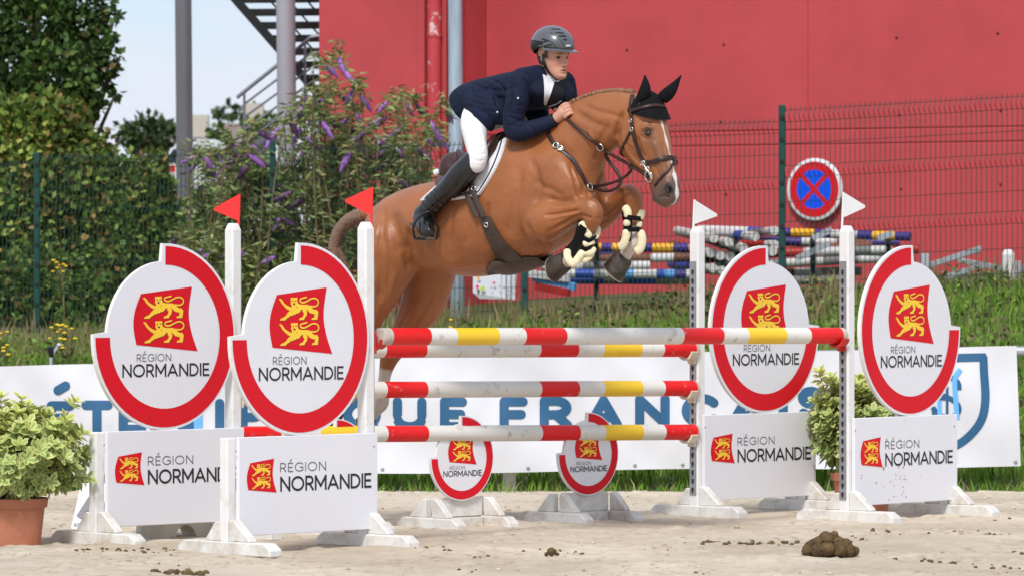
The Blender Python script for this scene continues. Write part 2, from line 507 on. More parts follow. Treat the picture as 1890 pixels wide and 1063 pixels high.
def ring_sector(R, r, side, n=40):
    """outline of a disc r with an arm ring r..R that leaves one upper quarter open"""
    if side < 0:   # ring from top clockwise to the left side
        a0, a1 = 90, -180
    else:
        a0, a1 = 90, 360
    out = arc(0, 0, R, R, a0, a1, n)
    return out

def disc_sign(parent, c, R, side, th=0.022, front=-0.02, small=False):
    """round two-piece sign board with its printed ring, flag emblem and lettering (board front at y=front)"""
    r = R * 0.80
    rim = 0.014 * R / 0.49
    org = V((c[0], front + th, c[1]))
    # board outline: ring outer arc, then inner circle over the open quarter
    if side < 0:
        outer = arc(0, 0, R, R, 90 + 2.0, -182, 44)[::-1]          # from left (−182) ccw to top
        inner = arc(0, 0, r + rim * 0.3, r + rim * 0.3, 94, 176, 14)    # over the open upper-left quarter
        red_o = arc(0, 0, R - rim, R - rim, -180, 90, 44)
        red_i = arc(0, 0, r - rim, r - rim, 90, -180, 44)
    else:
        outer = arc(0, 0, R, R, 88, 362, 44)                       # from top ccw to right
        inner = arc(0, 0, r + rim * 0.3, r + rim * 0.3, 4, 86, 14)
        red_o = arc(0, 0, R - rim, R - rim, 90, 360, 44)
        red_i = arc(0, 0, r - rim, r - rim, 360, 90, 44)
    poly = outer + inner
    mb = MB(); mb.plate(poly, org, EX, EZ, EYF, th, 0, 1)
    sb = build('sign_board', mb, [M['board_white'], M['board_edge']], parent, inv=False)
    # fix winding by recalculating normals
    bm = bmesh.new(); bm.from_mesh(sb.data); bmesh.ops.recalc_face_normals(bm, faces=bm.faces); bm.to_mesh(sb.data); bm.free()
    f0 = V((c[0], front, c[1]))
    mb = MB(); n = len(red_o)
    mb.add([f0 + EX * p[0] + EZ * p[1] + EYF * 0.0015 for p in red_o + red_i[::-1]], [(k, k + 1, n + k + 1, n + k) for k in range(n - 1)], 0)
    build('printed_ring', mb, M['print_red'], sb, inv=False)
    cx = lambda p: (((480 + p[0] / 7.592) - 542.5) / 124.5 * R, (623.5 - (520 + p[1] / 7.592)) / 173.5 * R)
    mr, my, md = MB(), MB(), MB()
    emblem(mr, my, md, cx, f0, EX, EZ, EYF, 0.0015)
    e = build('emblem', mr, M['print_red'], sb, inv=False)
    build('lions', my, M['print_yellow'], sb, inv=False); build('lion_outline', md, M['print_dark'], sb, inv=False)
    mb = MB()
    lettering(mb, 'RÉGION', -0.40 * R, 0.08 * R, -0.262 * R, -0.180 * R, 0.0085 * R, f0, EX, EZ, EYF, 0.0015, 0, 0.30)
    build('small_lettering', mb, M['print_grey'], sb, inv=False)
    mb = MB()
    lettering(mb, 'NORMANDIE', -0.60 * R, 0.62 * R, -0.428 * R, -0.288 * R, 0.0205 * R, f0, EX, EZ, EYF, 0.0015, 0, 0.27)
    build('large_lettering', mb, M['print_black'], sb, inv=False)
    return sb

def foot_beam(parent, x, L, w, h, yc=0.0):
    mb = MB()
    c = 0.045
    prof = [(-L / 2, 0), (-L / 2, h - c * 0.7), (-L / 2 + c, h), (L / 2 - c, h), (L / 2, h - c * 0.7), (L / 2, 0)]
    vs = [V((x - w / 2, yc + p[0], p[1])) for p in prof] + [V((x + w / 2, yc + p[0], p[1])) for p in prof]
    n = 6
    mb.add(vs, [tuple(range(n)), tuple(range(n, 2 * n))[::-1]] + [(k, k + n, (k + 1) % n + n, (k + 1) % n) for k in range(n)])
    o = build('foot', mb, M['foot_paint'], parent, inv=False)
    bm = bmesh.new(); bm.from_mesh(o.data); bmesh.ops.recalc_face_normals(bm, faces=bm.faces)
    bmesh.ops.bevel(bm, geom=list(bm.edges), offset=0.006, segments=1, affect='EDGES'); bm.to_mesh(o.data); bm.free()
    return o

def brace(parent, x, y0, sgn, z0, z1, run, w):
    mb = MB()
    t = 0.055
    prof = [(y0, z0), (y0 + sgn * run, z0), (y0 + sgn * run, z0 + 0.012), (y0 + sgn * 0.035, z1), (y0, z1)]
    vs = [V((x - w / 2, p[0], p[1])) for p in prof] + [V((x + w / 2, p[0], p[1])) for p in prof]
    n = 5
    mb.add(vs, [tuple(range(n)), tuple(range(n, 2 * n))[::-1]] + [(k, k + n, (k + 1) % n + n, (k + 1) % n) for k in range(n)])
    o = build('brace', mb, M['foot_paint'], parent, inv=False)
    bm = bmesh.new(); bm.from_mesh(o.data); bmesh.ops.recalc_face_normals(bm, faces=bm.faces)
    bmesh.ops.bevel(bm, geom=list(bm.edges), offset=0.005, segments=1, affect='EDGES'); bm.to_mesh(o.data); bm.free()

M['track_metal'] = mat('track_metal', (0.36, 0.37, 0.39), 0.45, 0.15, 12, metal=0.6, dirt=(0.2, 0.19, 0.18), dirt_amt=0.5, dirt_scale=15)
M['hole_dark'] = mat('hole_dark', (0.02, 0.02, 0.02), 0.8)
M['cup_cream'] = mat('cup_cream', (0.72, 0.66, 0.52), 0.5, 0.08, 15)
M['cup_red'] = mat('cup_red', lin(196, 40, 36), 0.5, 0.1, 15)

M['mud'] = mat('mud_speck', (0.36, 0.31, 0.23), 0.9, 0.3, 30)
def lump0(mb, c, r, rr):
    mb.ball(c, (r * rr.uniform(.7, 1.3), 0.0025, r * rr.uniform(.7, 1.4)), None, 7, 4)
def wing(loc, rz, side, label, cups, width=0.95, mud=False):
    t = thing('jump_wing', loc, label, 'jump wing', 'show-jump wings holding up the striped poles', rz)
    pw = 0.068; H = 1.67; Wd = width * side
    # tall post with chamfered cap
    mb = MB(); h = pw / 2
    rings = []
    for (z, s) in ((0.065, h), (H - 0.035, h), (H - 0.01, h * 0.72), (H, h * 0.55)):
        c = s * 0.75
        rings.append([V((a, b, z)) for a, b in ((-c, -s), (c, -s), (s, -c), (s, c), (c, s), (-c, s), (-s, c), (-s, -c))])
    mb.loft(rings)
    build('post', mb, M['white_paint'], t, inv=False)
    # keyhole track on the inner side of the post
    ix = -side * (h + 0.004)
    mb = MB(); mb.box((ix, 0, 0.80), (0.006, 0.046, 1.34))
    tr = build('track', mb, M['track_metal'], t, inv=False)
    mb = MB()
    for k in range(26):
        z = 0.16 + k * 0.05
        mb.box((ix - side * 0.0036, 0, z), (0.002, 0.016, 0.022)); mb.box((ix - side * 0.0036, 0, z - 0.014), (0.0018, 0.008, 0.014))
    build('keyholes', mb, M['hole_dark'], tr, inv=False)
    # the outer short post
    mb = MB(); mb.box((Wd, 0, 0.065 + 0.26), (0.06, 0.06, 0.52), cham=0.005)
    build('short_post', mb, M['white_paint'], t, inv=False)
    for x in (0, Wd):
        foot_beam(t, x, 0.68, 0.085, 0.068, -0.012)
        brace(t, x, -h - 0.001, -1, 0.068, 0.175, 0.15, 0.055)
        brace(t, x, h + 0.001, 1, 0.068, 0.165, 0.10, 0.055)
    # panel
    x0, x1 = (min(0.02 * side, Wd - 0.0 * side), max(0.02 * side, Wd))
    if side < 0: x0, x1 = Wd + 0.022, 0.030
    else: x0, x1 = -0.004, Wd + 0.035
    fy = -0.058
    mb = MB(); mb.box(((x0 + x1) / 2, fy + 0.011, 0.093 + 0.2475), (x1 - x0, 0.022, 0.495), cham=0.003)
    pn = build('panel', mb, M['board_white'], t, inv=False)
    wd = x1 - x0
    fo = V((x0, fy, 0.090))
    fx = lambda px: (px - 432) / 265.0 * wd
    fz = lambda py: (975 - py) / 355.0
    zx = lambda p: (fx(449 + (p[0] - 90) / 815.0 * 53.5), fz(838 + (p[1] - 80) / 915.0 * 61))
    mr, my, md = MB(), MB(), MB()
    emblem(mr, my, md, zx, fo, EX, EZ, EYF, 0.0015)
    build('emblem', mr, M['print_red'], pn, inv=False); build('lions', my, M['print_yellow'], pn, inv=False); build('lion_outline', md, M['print_dark'], pn, inv=False)
    mb = MB(); lettering(mb, 'RÉGION', fx(509), fx(596), fz(863), fz(846.5), 0.0048, fo, EX, EZ, EYF, 0.0015, 0, 0.30)
    build('small_lettering', mb, M['print_grey'], pn, inv=False)
    mb = MB(); lettering(mb, 'NORMANDIE', fx(509), fx(684), fz(898), fz(871), 0.0115, fo, EX, EZ, EYF, 0.0015, 0, 0.25)
    build('large_lettering', mb, M['print_black'], pn, inv=False)
    # round sign standing on the panel
    disc_sign(t, (0.517 * side if side < 0 else 0.54, 1.075), 0.487, side, front=-0.055)
    mb = MB(); mb.box((0.52 * side, 0.001, 0.55), (0.09, 0.024, 0.62)); mb.box((Wd * 0.5, 0.0, 0.345), (abs(Wd) - 0.07, 0.022, 0.05))
    build('batten', mb, M['white_paint'], t, inv=False)
    mb = MB()
    for (bx, bz) in ((0.0, 0.11), (0.0, 0.50), (Wd, 0.11), (Wd, 0.50)):
        mb.ball(V((bx + (0.0 if side < 0 else 0.0), fy - 0.002, bz + 0.02)), (0.006, 0.003, 0.006), None, 8, 4)
    build('bolts', mb, M['track_metal'], t, inv=False)['kind'] = 'stuff'
    if mud:
        mb = MB(); mr_ = random.Random(9)
        for (sx, sz, sr) in [(0.30, 0.46, .008), (0.27, 0.30, .009), (0.46, 0.30, .010), (0.44, 0.45, .004), (0.20, 0.22, .006)] + [(mr_.gauss(.42, .16), mr_.gauss(.26, .12), mr_.uniform(.002, .005)) for _ in range(40)]:
            if 0.02 < sx < Wd and 0.11 < sz < 0.57: lump0(mb, (sx, fy - 0.001, sz), sr, mr_)
        build('mud_specks', mb, M['mud'], pn, inv=False, smooth=True)['kind'] = 'stuff'
    for z, cm, tp in cups:
        mb = MB(); xx = -side * (h + 0.014)
        mb.box((xx, 0, z - 0.03), (0.016, 0.055, 0.11), cham=0.003)
        n = 8
        pr = [(0.05 * math.cos(a), 0.05 * math.sin(a)) for a in np.linspace(math.pi + 0.25, 2 * math.pi - 0.25, n)] + [(0.062 * math.cos(a), 0.066 * math.sin(a)) for a in np.linspace(2 * math.pi - 0.25, math.pi + 0.25, n)]
        vs = [V((xx - side * 0.004, p[0], z + p[1])) for p in pr] + [V((xx - side * 0.062, p[0], z + p[1])) for p in pr]
        m_ = len(pr)
        fs = [(k, (k + 1) % m_, (k + 1) % m_ + m_, k + m_) for k in range(m_)] + [(k, m_ - 1 - k, m_ - 2 - k, k + 1) for k in range(n - 1)] + [(k + m_, k + 1 + m_, 2 * m_ - 2 - k, 2 * m_ - 1 - k) for k in range(n - 1)]
        mb.add(vs, fs)
        mb.bar(V((xx, 0, z - 0.075)), V((xx - side * 0.045, 0, z - 0.055)), 0.022, 0.012)
        o = build('pole_cup', mb, cm, t, inv=False)
        bm = bmesh.new(); bm.from_mesh(o.data); bmesh.ops.recalc_face_normals(bm, faces=bm.faces); bm.to_mesh(o.data); bm.free()
    return t

def at(px, Y): return V(((px - 945) / F * Y, Y, 0))
NL = at(675, 25.14); NR = at(1563, 27.52); FL = at(430, 25.94); FR = at(1287, 28.10)
wing(NL, math.radians(46.3), -1, 'jump wing at front left, its tall white post beside the horse hindquarters', [(1.08, M['cup_red'], 1)], 0.97)
wing(FL, math.radians(44.3), -1, 'jump wing on the far left beside the potted shrub with terracotta pot', [(0.995, M['cup_cream'], 1), (0.775, M['cup_cream'], 1), (0.545, M['cup_cream'], 1)], 0.935)
wing(NR, math.radians(49.5), 1, 'jump wing on the far right, its lower panel specked with mud', [(1.05, M['cup_red'], 1)], 0.96, True)
wing(FR, math.radians(46.5), 1, 'jump wing at right, second from right, with three cream pole cups on its track', [(0.967, M['cup_cream'], 1), (0.742, M['cup_cream'], 1), (0.49, M['cup_cream'], 1)], 0.96)

# striped poles
POLE_W = mat('pole_white', (0.72, 0.70, 0.65), 0.42, 0.03, 3, bump=0.06, bscale=35, dirt=(0.30, 0.24, 0.17), dirt_amt=0.85, dirt_scale=12, dirt_lo=0.57, dirt_hi=0.72)
POLE_R = mat('pole_red', lin(222, 18, 20), 0.42, 0.05, 3, bump=0.06, bscale=35, dirt=(0.62, 0.42, 0.36), dirt_amt=0.8, dirt_scale=16, dirt_lo=0.60, dirt_hi=0.70)
POLE_Y = mat('pole_yellow', lin(238, 196, 48), 0.45, 0.04, 3, bump=0.06, bscale=35, dirt=(0.30, 0.24, 0.12), dirt_amt=0.6, dirt_scale=9, dirt_lo=0.63, dirt_hi=0.76)
POLE_G = mat('pole_bare_end', (0.52, 0.44, 0.38), 0.6, 0.12, 20, bump=0.2, bscale=60)
def px_frac(A, B, px):
    q = (px - 945) / F
    return (q * A.y - A.x) / ((B.x - A.x) - q * (B.y - A.y))
def pole(name, A, B, bands, r, label, group=None, mats=None, cat='jump pole', n=18):
    """bands: list of (fraction end, material index)"""
    mats = mats or [POLE_W, POLE_R, POLE_Y, POLE_G]
    o = thing(name, (A + B) / 2, label, cat, group)
    d = (B - A); t0 = 0.0
    for (t1, mi) in bands:
        a = A + d * t0; b = A + d * t1
        m1 = MB(); e = 0.004 / d.length
        steps = max(2, int((b - a).length / 0.15))
        pts = [a + (b - a) * (k / steps) for k in range(steps + 1)]
        m1.tube(pts, r, n, 0)
        pc = build('band', m1, mats[mi], o, smooth='auto')
        t0 = t1
    return o
A = P(700, 621, 25.17); B = P(1555, 619, 27.49)
stripes = [(717, 3), (787, 1), (835, 0), (913, 2), (962, 0), (1037, 1), (1253, 0), (1327, 1), (1373, 0), (1443, 2), (1488, 0), (1547, 1)]
bands = [(px_frac(A, B, p), m) for p, m in stripes] + [(1.0, 3)]
pole('striped_pole', A, B, bands, 0.046, 'red, white and yellow pole set highest, ending at the far right wing', 'striped poles of the jump')
lab = ['red, white and yellow pole just under and behind the highest pole',
       'red, white and yellow pole at middle height, across the blue banner letters',
       'lowest red, white and yellow pole, passing in front of the small round signs']
fs_ = [(507, 1), (580, 0), (660, 2), (705, 0), (780, 1), (990, 0), (1060, 1), (1107, 0), (1177, 2), (1218, 0), (1277, 1)]
for k, (zl, zr) in enumerate(((1.0, 0.967), (0.783, 0.742), (0.548, 0.49))):
    A = at(438, 25.965); A.z = zl; B = at(1283, 28.07); B.z = zr
    pole('striped_pole', A, B, [(px_frac(A, B, p + k * 1.5), m) for p, m in fs_] + [(1.0, 3)], 0.0455, lab[k], 'striped poles of the jump')

# low round fillers under the far poles
def filler(px, label):
    Y = 26.1
    for _ in range(8):
        X = (px - 945) / F * Y
        Y = 25.94 + (X + 1.484) * 0.846 + 0.02
    t = thing('low_filler', (X, Y, 0), label, 'jump filler', 'low round fillers under the poles', math.radians(42.5))
    for x in (-0.195, 0.195):
        foot_beam(t, x, 0.50, 0.075, 0.062)
        brace(t, x, -0.024, -1, 0.062, 0.165, 0.13, 0.045)
        brace(t, x, 0.024, 1, 0.062, 0.165, 0.13, 0.045)
    mb = MB(); mb.box((0, 0, 0.115), (0.34, 0.03, 0.105), cham=0.003)
    build('base_board', mb, M['foot_paint'], t, inv=False)
    mb = MB(); mb.box((0, -0.03, 0.032), (0.30, 0.03, 0.05), cham=0.003); build('rail', mb, M['foot_paint'], t, inv=False)
    disc_sign(t, (0.0, 0.385), 0.234, -1, th=0.018, front=-0.036, small=True)
filler(845, 'low round filler sign left of middle under the poles')
filler(1078, 'low round filler sign right of middle under the poles')
filler(614, 'low round filler mostly hidden behind the front left wing')

# flags on the posts
M['flag_red'] = mat('flag_red', lin(240, 50, 48), 0.5, 0.04, 3)
M['flag_white'] = mat('flag_white', (0.78, 0.78, 0.76), 0.5, 0.03, 3)
def flag(px0, Y, ytop, ybot, ypost, tip, m, label):
    base = P(px0, ypost + 4, Y)
    t = thing('jump_flag', base, label, 'flag', 'pennants on the jump posts')
    mb = MB(); mb.tube([base, P(px0 + (2 if tip[0] < px0 else 3), ytop, Y)], 0.0065, 8); build('stick', mb, m, t)
    mb = MB()
    a = P(px0 + 2, ytop, Y); b = P(px0, ybot, Y); c = P(tip[0], tip[1], Y + 0.10)
    nn = (b - a).cross(c - a).normalized() * 0.0035
    # rounded tip
    tipv = []
    e1 = (a - c).normalized(); e2 = (b - c).normalized()
    for k in range(5):
        w = k / 4; dirv = (e1 * (1 - w) + e2 * w)
        tipv.append(c + dirv * 0.02 - dirv.normalized() * 0.004 * math.sin(w * math.pi))
    poly = [a] + tipv + [b]
    n = len(poly)
    vs = [p + nn for p in poly] + [p - nn for p in poly]
    mb.add(vs, [tuple(range(n)), tuple(range(n, 2 * n))[::-1]] + [(k, k + n, (k + 1) % n + n, (k + 1) % n) for k in range(n)])
    o = build('pennant', mb, m, t)
    bm = bmesh.new(); bm.from_mesh(o.data); bmesh.ops.recalc_face_normals(bm, faces=bm.faces); bm.to_mesh(o.data); bm.free()
flag(685, 25.155, 346, 398, 411, (633, 371), M['flag_red'], 'red pennant on the post nearest the horse tail')
flag(440, 25.955, 359, 408, 424, (391, 387), M['flag_red'], 'red pennant on the leftmost tall post')
flag(1554, 27.53, 355, 403, 418, (1600, 382), M['flag_white'], 'white pennant on the rightmost tall post, beside the round sign')
flag(1279, 28.11, 369, 415, 430, (1327, 398), M['flag_white'], 'white pennant on the tall post right of the horse muzzle')
# ------------------------------------------------------------------ ground
def smooth01(t):
    t = np.clip(t, 0, 1); return t * t * (3 - 2 * t)
def yf(x): return 46.5 - 0.523 * np.clip(x, -9, 8)
def zf(x):
    x = np.clip(x, -9, 5); return 0.86 + np.where(x < 0, 0.02 * x, 0.070 * x)
def gz(x, y):
    x = np.asarray(x, float); y = np.asarray(y, float)
    t = (y - 31.5) / (yf(x) - 31.5)
    z = zf(x) * np.clip(t, 0, 1) ** 0.9
    z = z + np.where(y > yf(x), np.clip(0.03 * (y - yf(x)), 0, 1.1), 0)
    return z + 0.03 * np.sin(x * 1.7 + y * 0.6) * np.clip(t, 0, 1)

def vnoise(nx, ny, cells, seed):
    """smooth value noise on an nx*ny grid"""
    r = np.random.default_rng(seed); cx, cy = cells
    g = r.random((cx + 2, cy + 2))
    u = np.linspace(0, cx, nx, endpoint=False)[:, None]; v = np.linspace(0, cy, ny, endpoint=False)[None, :]
    i = u.astype(int); j = v.astype(int); fu = u - i; fv = v - j
    fu = fu * fu * (3 - 2 * fu); fv = fv * fv * (3 - 2 * fv)
    return (g[i, j] * (1 - fu) * (1 - fv) + g[i + 1, j] * fu * (1 - fv) + g[i, j + 1] * (1 - fu) * fv + g[i + 1, j + 1] * fu * fv)

M['soil'] = mat('soil', (0.070, 0.105, 0.025), 0.95, 0.3, 1.2, bump=0.6, bscale=9, color2=(0.115, 0.105, 0.045))
xs = np.concatenate([[-900, -300, -100, -40, -20], np.linspace(-12, 12, 61), [20, 40, 100, 300, 900]])
ys = np.concatenate([[-200, -60, -20, 0, 15, 25], np.linspace(30.5, 60, 80), [70, 85, 110, 160, 260, 500, 900, 2000]])
gx, gy = np.meshgrid(xs, ys, indexing='ij')
vz = gz(gx, gy) - 0.012
nx, ny = gx.shape
vv = np.stack([gx, gy, vz], -1).reshape(-1, 3)
idx = np.arange(nx * ny).reshape(nx, ny)
ff = np.stack([idx[:-1, :-1], idx[1:, :-1], idx[1:, 1:], idx[:-1, 1:]], -1).reshape(-1, 4)
tag(big_mesh('ground', vv, ff, M['soil'], smooth=True), kind='structure')

# sand of the arena: fine relief where the picture looks, a plain sheet around it
ms = bpy.data.materials.new('arena_sand'); ms.use_nodes = True
t = ms.node_tree; N = t.nodes; b = N['Principled BSDF']; b.inputs['Roughness'].default_value = 0.95; b.inputs['Specular IOR Level'].default_value = 0.15
tcn = N.new('ShaderNodeTexCoord')
def noise_node(scale, det, rough=0.6, vecscale=None):
    n = N.new('ShaderNodeTexNoise'); n.inputs['Scale'].default_value = scale; n.inputs['Detail'].default_value = det; n.inputs['Roughness'].default_value = rough
    if vecscale:
        mm = N.new('ShaderNodeMapping'); mm.inputs['Scale'].default_value = vecscale
        t.links.new(tcn.outputs['Object'], mm.inputs['Vector']); t.links.new(mm.outputs['Vector'], n.inputs['Vector'])
    else: t.links.new(tcn.outputs['Object'], n.inputs['Vector'])
    return n
n1 = noise_node(0.7, 8, 0.6); n2 = noise_node(17, 5, 0.65); n3 = noise_node(140, 4)
r1 = N.new('ShaderNodeValToRGB'); e = r1.color_ramp.elements
e[0].position = 0.33; e[0].color = (0.45, 0.37, 0.275, 1); e[1].position = 0.62; e[1].color = (0.63, 0.54, 0.42, 1)
t.links.new(n1.outputs['Fac'], r1.inputs['Fac'])
r2 = N.new('ShaderNodeMapRange'); r2.inputs['From Min'].default_value = 0.53; r2.inputs['From Max'].default_value = 0.64; r2.inputs['To Max'].default_value = 0.62
t.links.new(n2.outputs['Fac'], r2.inputs['Value'])
m1 = N.new('ShaderNodeMix'); m1.data_type = 'RGBA'; m1.inputs['B'].default_value = (0.24, 0.18, 0.11, 1)
n5 = noise_node(1.1, 4); r5 = N.new('ShaderNodeMapRange'); r5.inputs['From Min'].default_value = 0.32; r5.inputs['From Max'].default_value = 0.58
t.links.new(n5.outputs['Fac'], r5.inputs['Value']); m5 = N.new('ShaderNodeMath'); m5.operation = 'MULTIPLY'
t.links.new(r2.outputs['Result'], m5.inputs[0]); t.links.new(r5.outputs['Result'], m5.inputs[1]); t.links.new(m5.outputs[0], m1.inputs['Factor']); t.links.new(r1.outputs['Color'], m1.inputs['A'])
t.links.new(m1.outputs['Result'], b.inputs['Base Color'])
bp = N.new('ShaderNodeBump'); bp.inputs['Strength'].default_value = 0.6; bp.inputs['Distance'].default_value = 0.012
t.links.new(n3.outputs['Fac'], bp.inputs['Height']); t.links.new(bp.outputs['Normal'], b.inputs['Normal'])
M['sand'] = ms
mb = MB(); mb.add([(-60, -30, -0.006), (60, -30, -0.006), (60, 31.6, -0.006), (-60, 31.6, -0.006)], [(0, 1, 2, 3)])
sand_o = tag(build('arena_ground', mb, ms), kind='structure')
nx, ny = 420, 460
X0, X1, Y0, Y1 = -4.2, 4.2, 21.8, 31.3
U, Vv = np.meshgrid(np.linspace(X0, X1, nx), np.linspace(Y0, Y1, ny), indexing='ij')
z = 0.022 * (vnoise(nx, ny, (14, 16), 1) - 0.5) + 0.012 * (vnoise(nx, ny, (40, 60), 2) - 0.5)
fine = vnoise(nx, ny, (110, 150), 3)
z += 0.040 * np.clip(fine - 0.60, 0, 1) * (vnoise(nx, ny, (24, 30), 4) > 0.45)
z -= 0.030 * np.clip(vnoise(nx, ny, (60, 60), 6) - 0.72, 0, 1)
# rake and wheel marks running across the view
lines = np.sin((Vv + 0.05 * U) * 2 * math.pi / 0.24 + 2 * vnoise(nx, ny, (6, 9), 8))
z += 0.006 * lines * (vnoise(nx, ny, (5, 12), 9) - 0.2)
edge = np.minimum(np.minimum(U - X0, X1 - U), np.minimum(Vv - Y0, Y1 - Vv))
z = (z + 0.004) * smooth01(edge / 0.3) - 0.004 * (1 - smooth01(edge / 0.3))
vv = np.stack([U, Vv, z], -1).reshape(-1, 3)
idx = np.arange(nx * ny).reshape(nx, ny)
ff = np.stack([idx[:-1, :-1], idx[1:, :-1], idx[1:, 1:], idx[:-1, 1:]], -1).reshape(-1, 4)
rel = big_mesh('raked_sand', vv, ff, ms, smooth=True)
rel.parent = sand_o
def sand_z(x, y):
    i = int(np.clip((x - X0) / (X1 - X0) * (nx_s - 1), 0, nx_s - 1)); j = int(np.clip((y - Y0) / (Y1 - Y0) * (ny_s - 1), 0, ny_s - 1))
    return float(SZ[i, j])
SZ = z; nx_s, ny_s = nx, ny

def lump(mb, c, r, seed, flat=0.7, mi=0, n=7, m=5):
    rr = random.Random(seed)
    o = len(mb.v)
    mb.ball(c, (r * rr.uniform(.8, 1.25), r * rr.uniform(.8, 1.2), r * flat), None, n, m, mi)
    for i in range(o, len(mb.v)):
        p = mb.v[i]
        k = 1 + rr.uniform(-.13, .13)
        mb.v[i] = (c[0] + (p[0] - c[0]) * k, c[1] + (p[1] - c[1]) * k, c[2] + (p[2] - c[2]) * k)
M['clod'] = mat('clod', (0.47, 0.385, 0.28), 0.95, 0.3, 5)
M['crumb'] = mat('crumb', (0.12, 0.085, 0.035), 0.95, 0.35, 7)
M['dung'] = mat('dung', (0.045, 0.026, 0.009), 0.75, 0.3, 22, bump=1.0, bscale=45, color2=(0.17, 0.10, 0.036))
mb = MB(); mb2 = MB()
for k in range(1500):
    x = rnd.uniform(-3.9, 3.9); y = 22.0 + 8.9 * rnd.random() ** 1.2
    cl = math.sin(x * 2.1 + 1) + math.sin(y * 3.3 + x) + rnd.uniform(-1.3, 1.3)
    if cl < 0.25: continue
    r = rnd.choice((0.005, 0.006, 0.008, 0.010, 0.013)) * rnd.uniform(.7, 1.3)
    if rnd.random() < 0.80: lump(mb, (x, y, sand_z(x, y) + r * .25), r, k, 0.5, 0, 6, 4)
    else: lump(mb2, (x, y, sand_z(x, y) + r * .25), r * .9, k, 0.7, 0, 5, 4)
def on_sand(px, py):
    Y = F * CZ / (py - HZ); return ((px - 945) / F * Y, Y)
# rows of crumbs seen in the sand
for (x0, y0, x1, y1, n, rr) in ((1268, 1004, 1480, 1004, 60, .011), (1560, 990, 1600, 1000, 8, .009), (280, 1056, 380, 1060, 36, .013), (150, 1018, 330, 1022, 36, .008), (1600, 985, 1880, 990, 26, .009), (960, 1016, 1080, 1022, 18, .008), (760, 1010, 900, 1030, 20, .007), (1640, 1030, 1880, 1052, 24, .010)):
    for k in range(n):
        u = rnd.random(); x, y = on_sand(x0 + (x1 - x0) * u + rnd.gauss(0, 6), y0 + (y1 - y0) * u + rnd.gauss(0, 2.2))
        r = rr * rnd.uniform(.5, 1.5); lump(mb2, (x, y, sand_z(x, y) + r * .3), r, k + 999, 0.75, 0, 6, 4)
tag(build('sand_clods', mb, M['clod'], smooth=True), 'small sandy clods lying loose on the arena sand', 'clods', kind='stuff')
tag(build('dung_crumbs', mb2, M['crumb'], smooth=True), 'dark brown crumbs scattered in rows on the sand', 'crumbs', kind='stuff')

def dung(px, py, label, balls):
    x, y = on_sand(px, py)
    t_ = thing('dung_pile', (x, y, 0), label, 'dung')
    for k, (dx, dz, r, dy) in enumerate(balls):
        dx *= .92; r *= .90
        mb = MB(); lump(mb, (x + dx, y + dy, dz), r, 40 + k + int(px), 0.82, 0, 12, 9)
        build('dung_ball', mb, M['dung'], t_, smooth=True)
dung(1530, 1026, 'heap of brown horse dung on the sand at lower right',
     [(-.115, .028, .042, 0), (-.06, .030, .048, -.03), (-.01, .036, .050, -.03), (.05, .036, .048, -.02), (.10, .032, .045, 0), (.13, .024, .034, .03), (-.05, .070, .042, .02), (-.085, .055, .036, .03), (-.01, .088, .046, .02), (.045, .072, .040, .03), (.09, .060, .036, .02), (0.0, .035, .05, .06), (.03, .106, .027, .02)])
dung(1018, 1025, 'single small lump of brown dung on the sand at middle', [(0, .020, .028, 0), (-.028, .008, .014, .01), (.03, .008, .013, 0)])
dung(300, 1060, 'low brown dung crumbs at the bottom left edge of the sand', [(-.03, .010, .020, 0), (0.02, .008, .015, 0), (.07, .010, .016, .01)])

# ------------------------------------------------------------------ arena railing with the long banner
M['galv'] = mat('galvanised', (0.42, 0.45, 0.48), 0.45, 0.12, 5, metal=0.35, dirt=(0.25, 0.24, 0.23), dirt_amt=0.4, dirt_scale=6)
M['concrete_post'] = mat('concrete_post', (0.50, 0.48, 0.43), 0.9, 0.12, 8, bump=0.3, bscale=40)
YB = 31.45
tr = thing('arena_railing', (0, YB, 0), 'grey pipe railing on white posts behind the banner', 'railing')
def rail_z(px): return CZ - ((676 - 37 * px / 1890) - HZ) / F * YB
ra = at(-900, YB); ra.z = rail_z(-900) - 0.03; rb = at(2700, YB); rb.z = rail_z(2700) - 0.03
mb = MB(); mb.tube([ra, rb], 0.032, 12); build('rail', mb, M['galv'], tr, smooth='auto')
for px in (-520, 205, 940, 1672, 2400):
    x = (px - 945) / F * (YB + 0.06)
    mb = MB(); zt = rail_z(px) - 0.06; mb.box((x, YB + 0.075, zt / 2 - 0.05), (0.085, 0.085, zt + 0.1), cham=0.008)
    build('post', mb, M['concrete_post'], tr)
# banner cloth
M['banner'] = mat('banner_cloth', (0.69, 0.70, 0.735), 0.4, 0.02, 1.2, bump=0.10, bscale=5, dirt=(0.5, 0.48, 0.45), dirt_amt=0.3, dirt_scale=2.5)
Yb = YB - 0.045
tb = thing('banner', (0, Yb, 0), 'long white vinyl banner with blue lettering hung along the arena railing', 'banner')
nxb, nyb = 220, 26
pxs = np.linspace(-330, 1876, nxb)
vv = []
def banner_pt(px, v):
    """v 0 bottom .. 1 top; returns world point with the sag and ripple of the cloth"""
    top = 676 - 37 * px / 1890 + (-1.5 * math.sin(px * 0.011)); bot = 880 - 20 * px / 1890 + 2.0 * math.sin(px * 0.008 + 1)
    py = bot + (top - bot) * v
    rip = 0.022 * math.sin(px * 0.013 + v * 2.2 + 1.2 * math.sin(px * .006)) * math.sin(v * 3.0) + 0.020 * math.sin(px * 0.031 + 1.3 + v * 4.5 + math.sin(px * .011) * 2) * v * (1 - v) * 3 + 0.010 * math.sin(px * 0.075 - v * 6) * (1 - v) * v * 2
    e = 8.0 * (1 - v) * max(0.0, (px - 1780) / 96.0) ** 2
    return P(px + e, py, Yb + rip - 0.01)
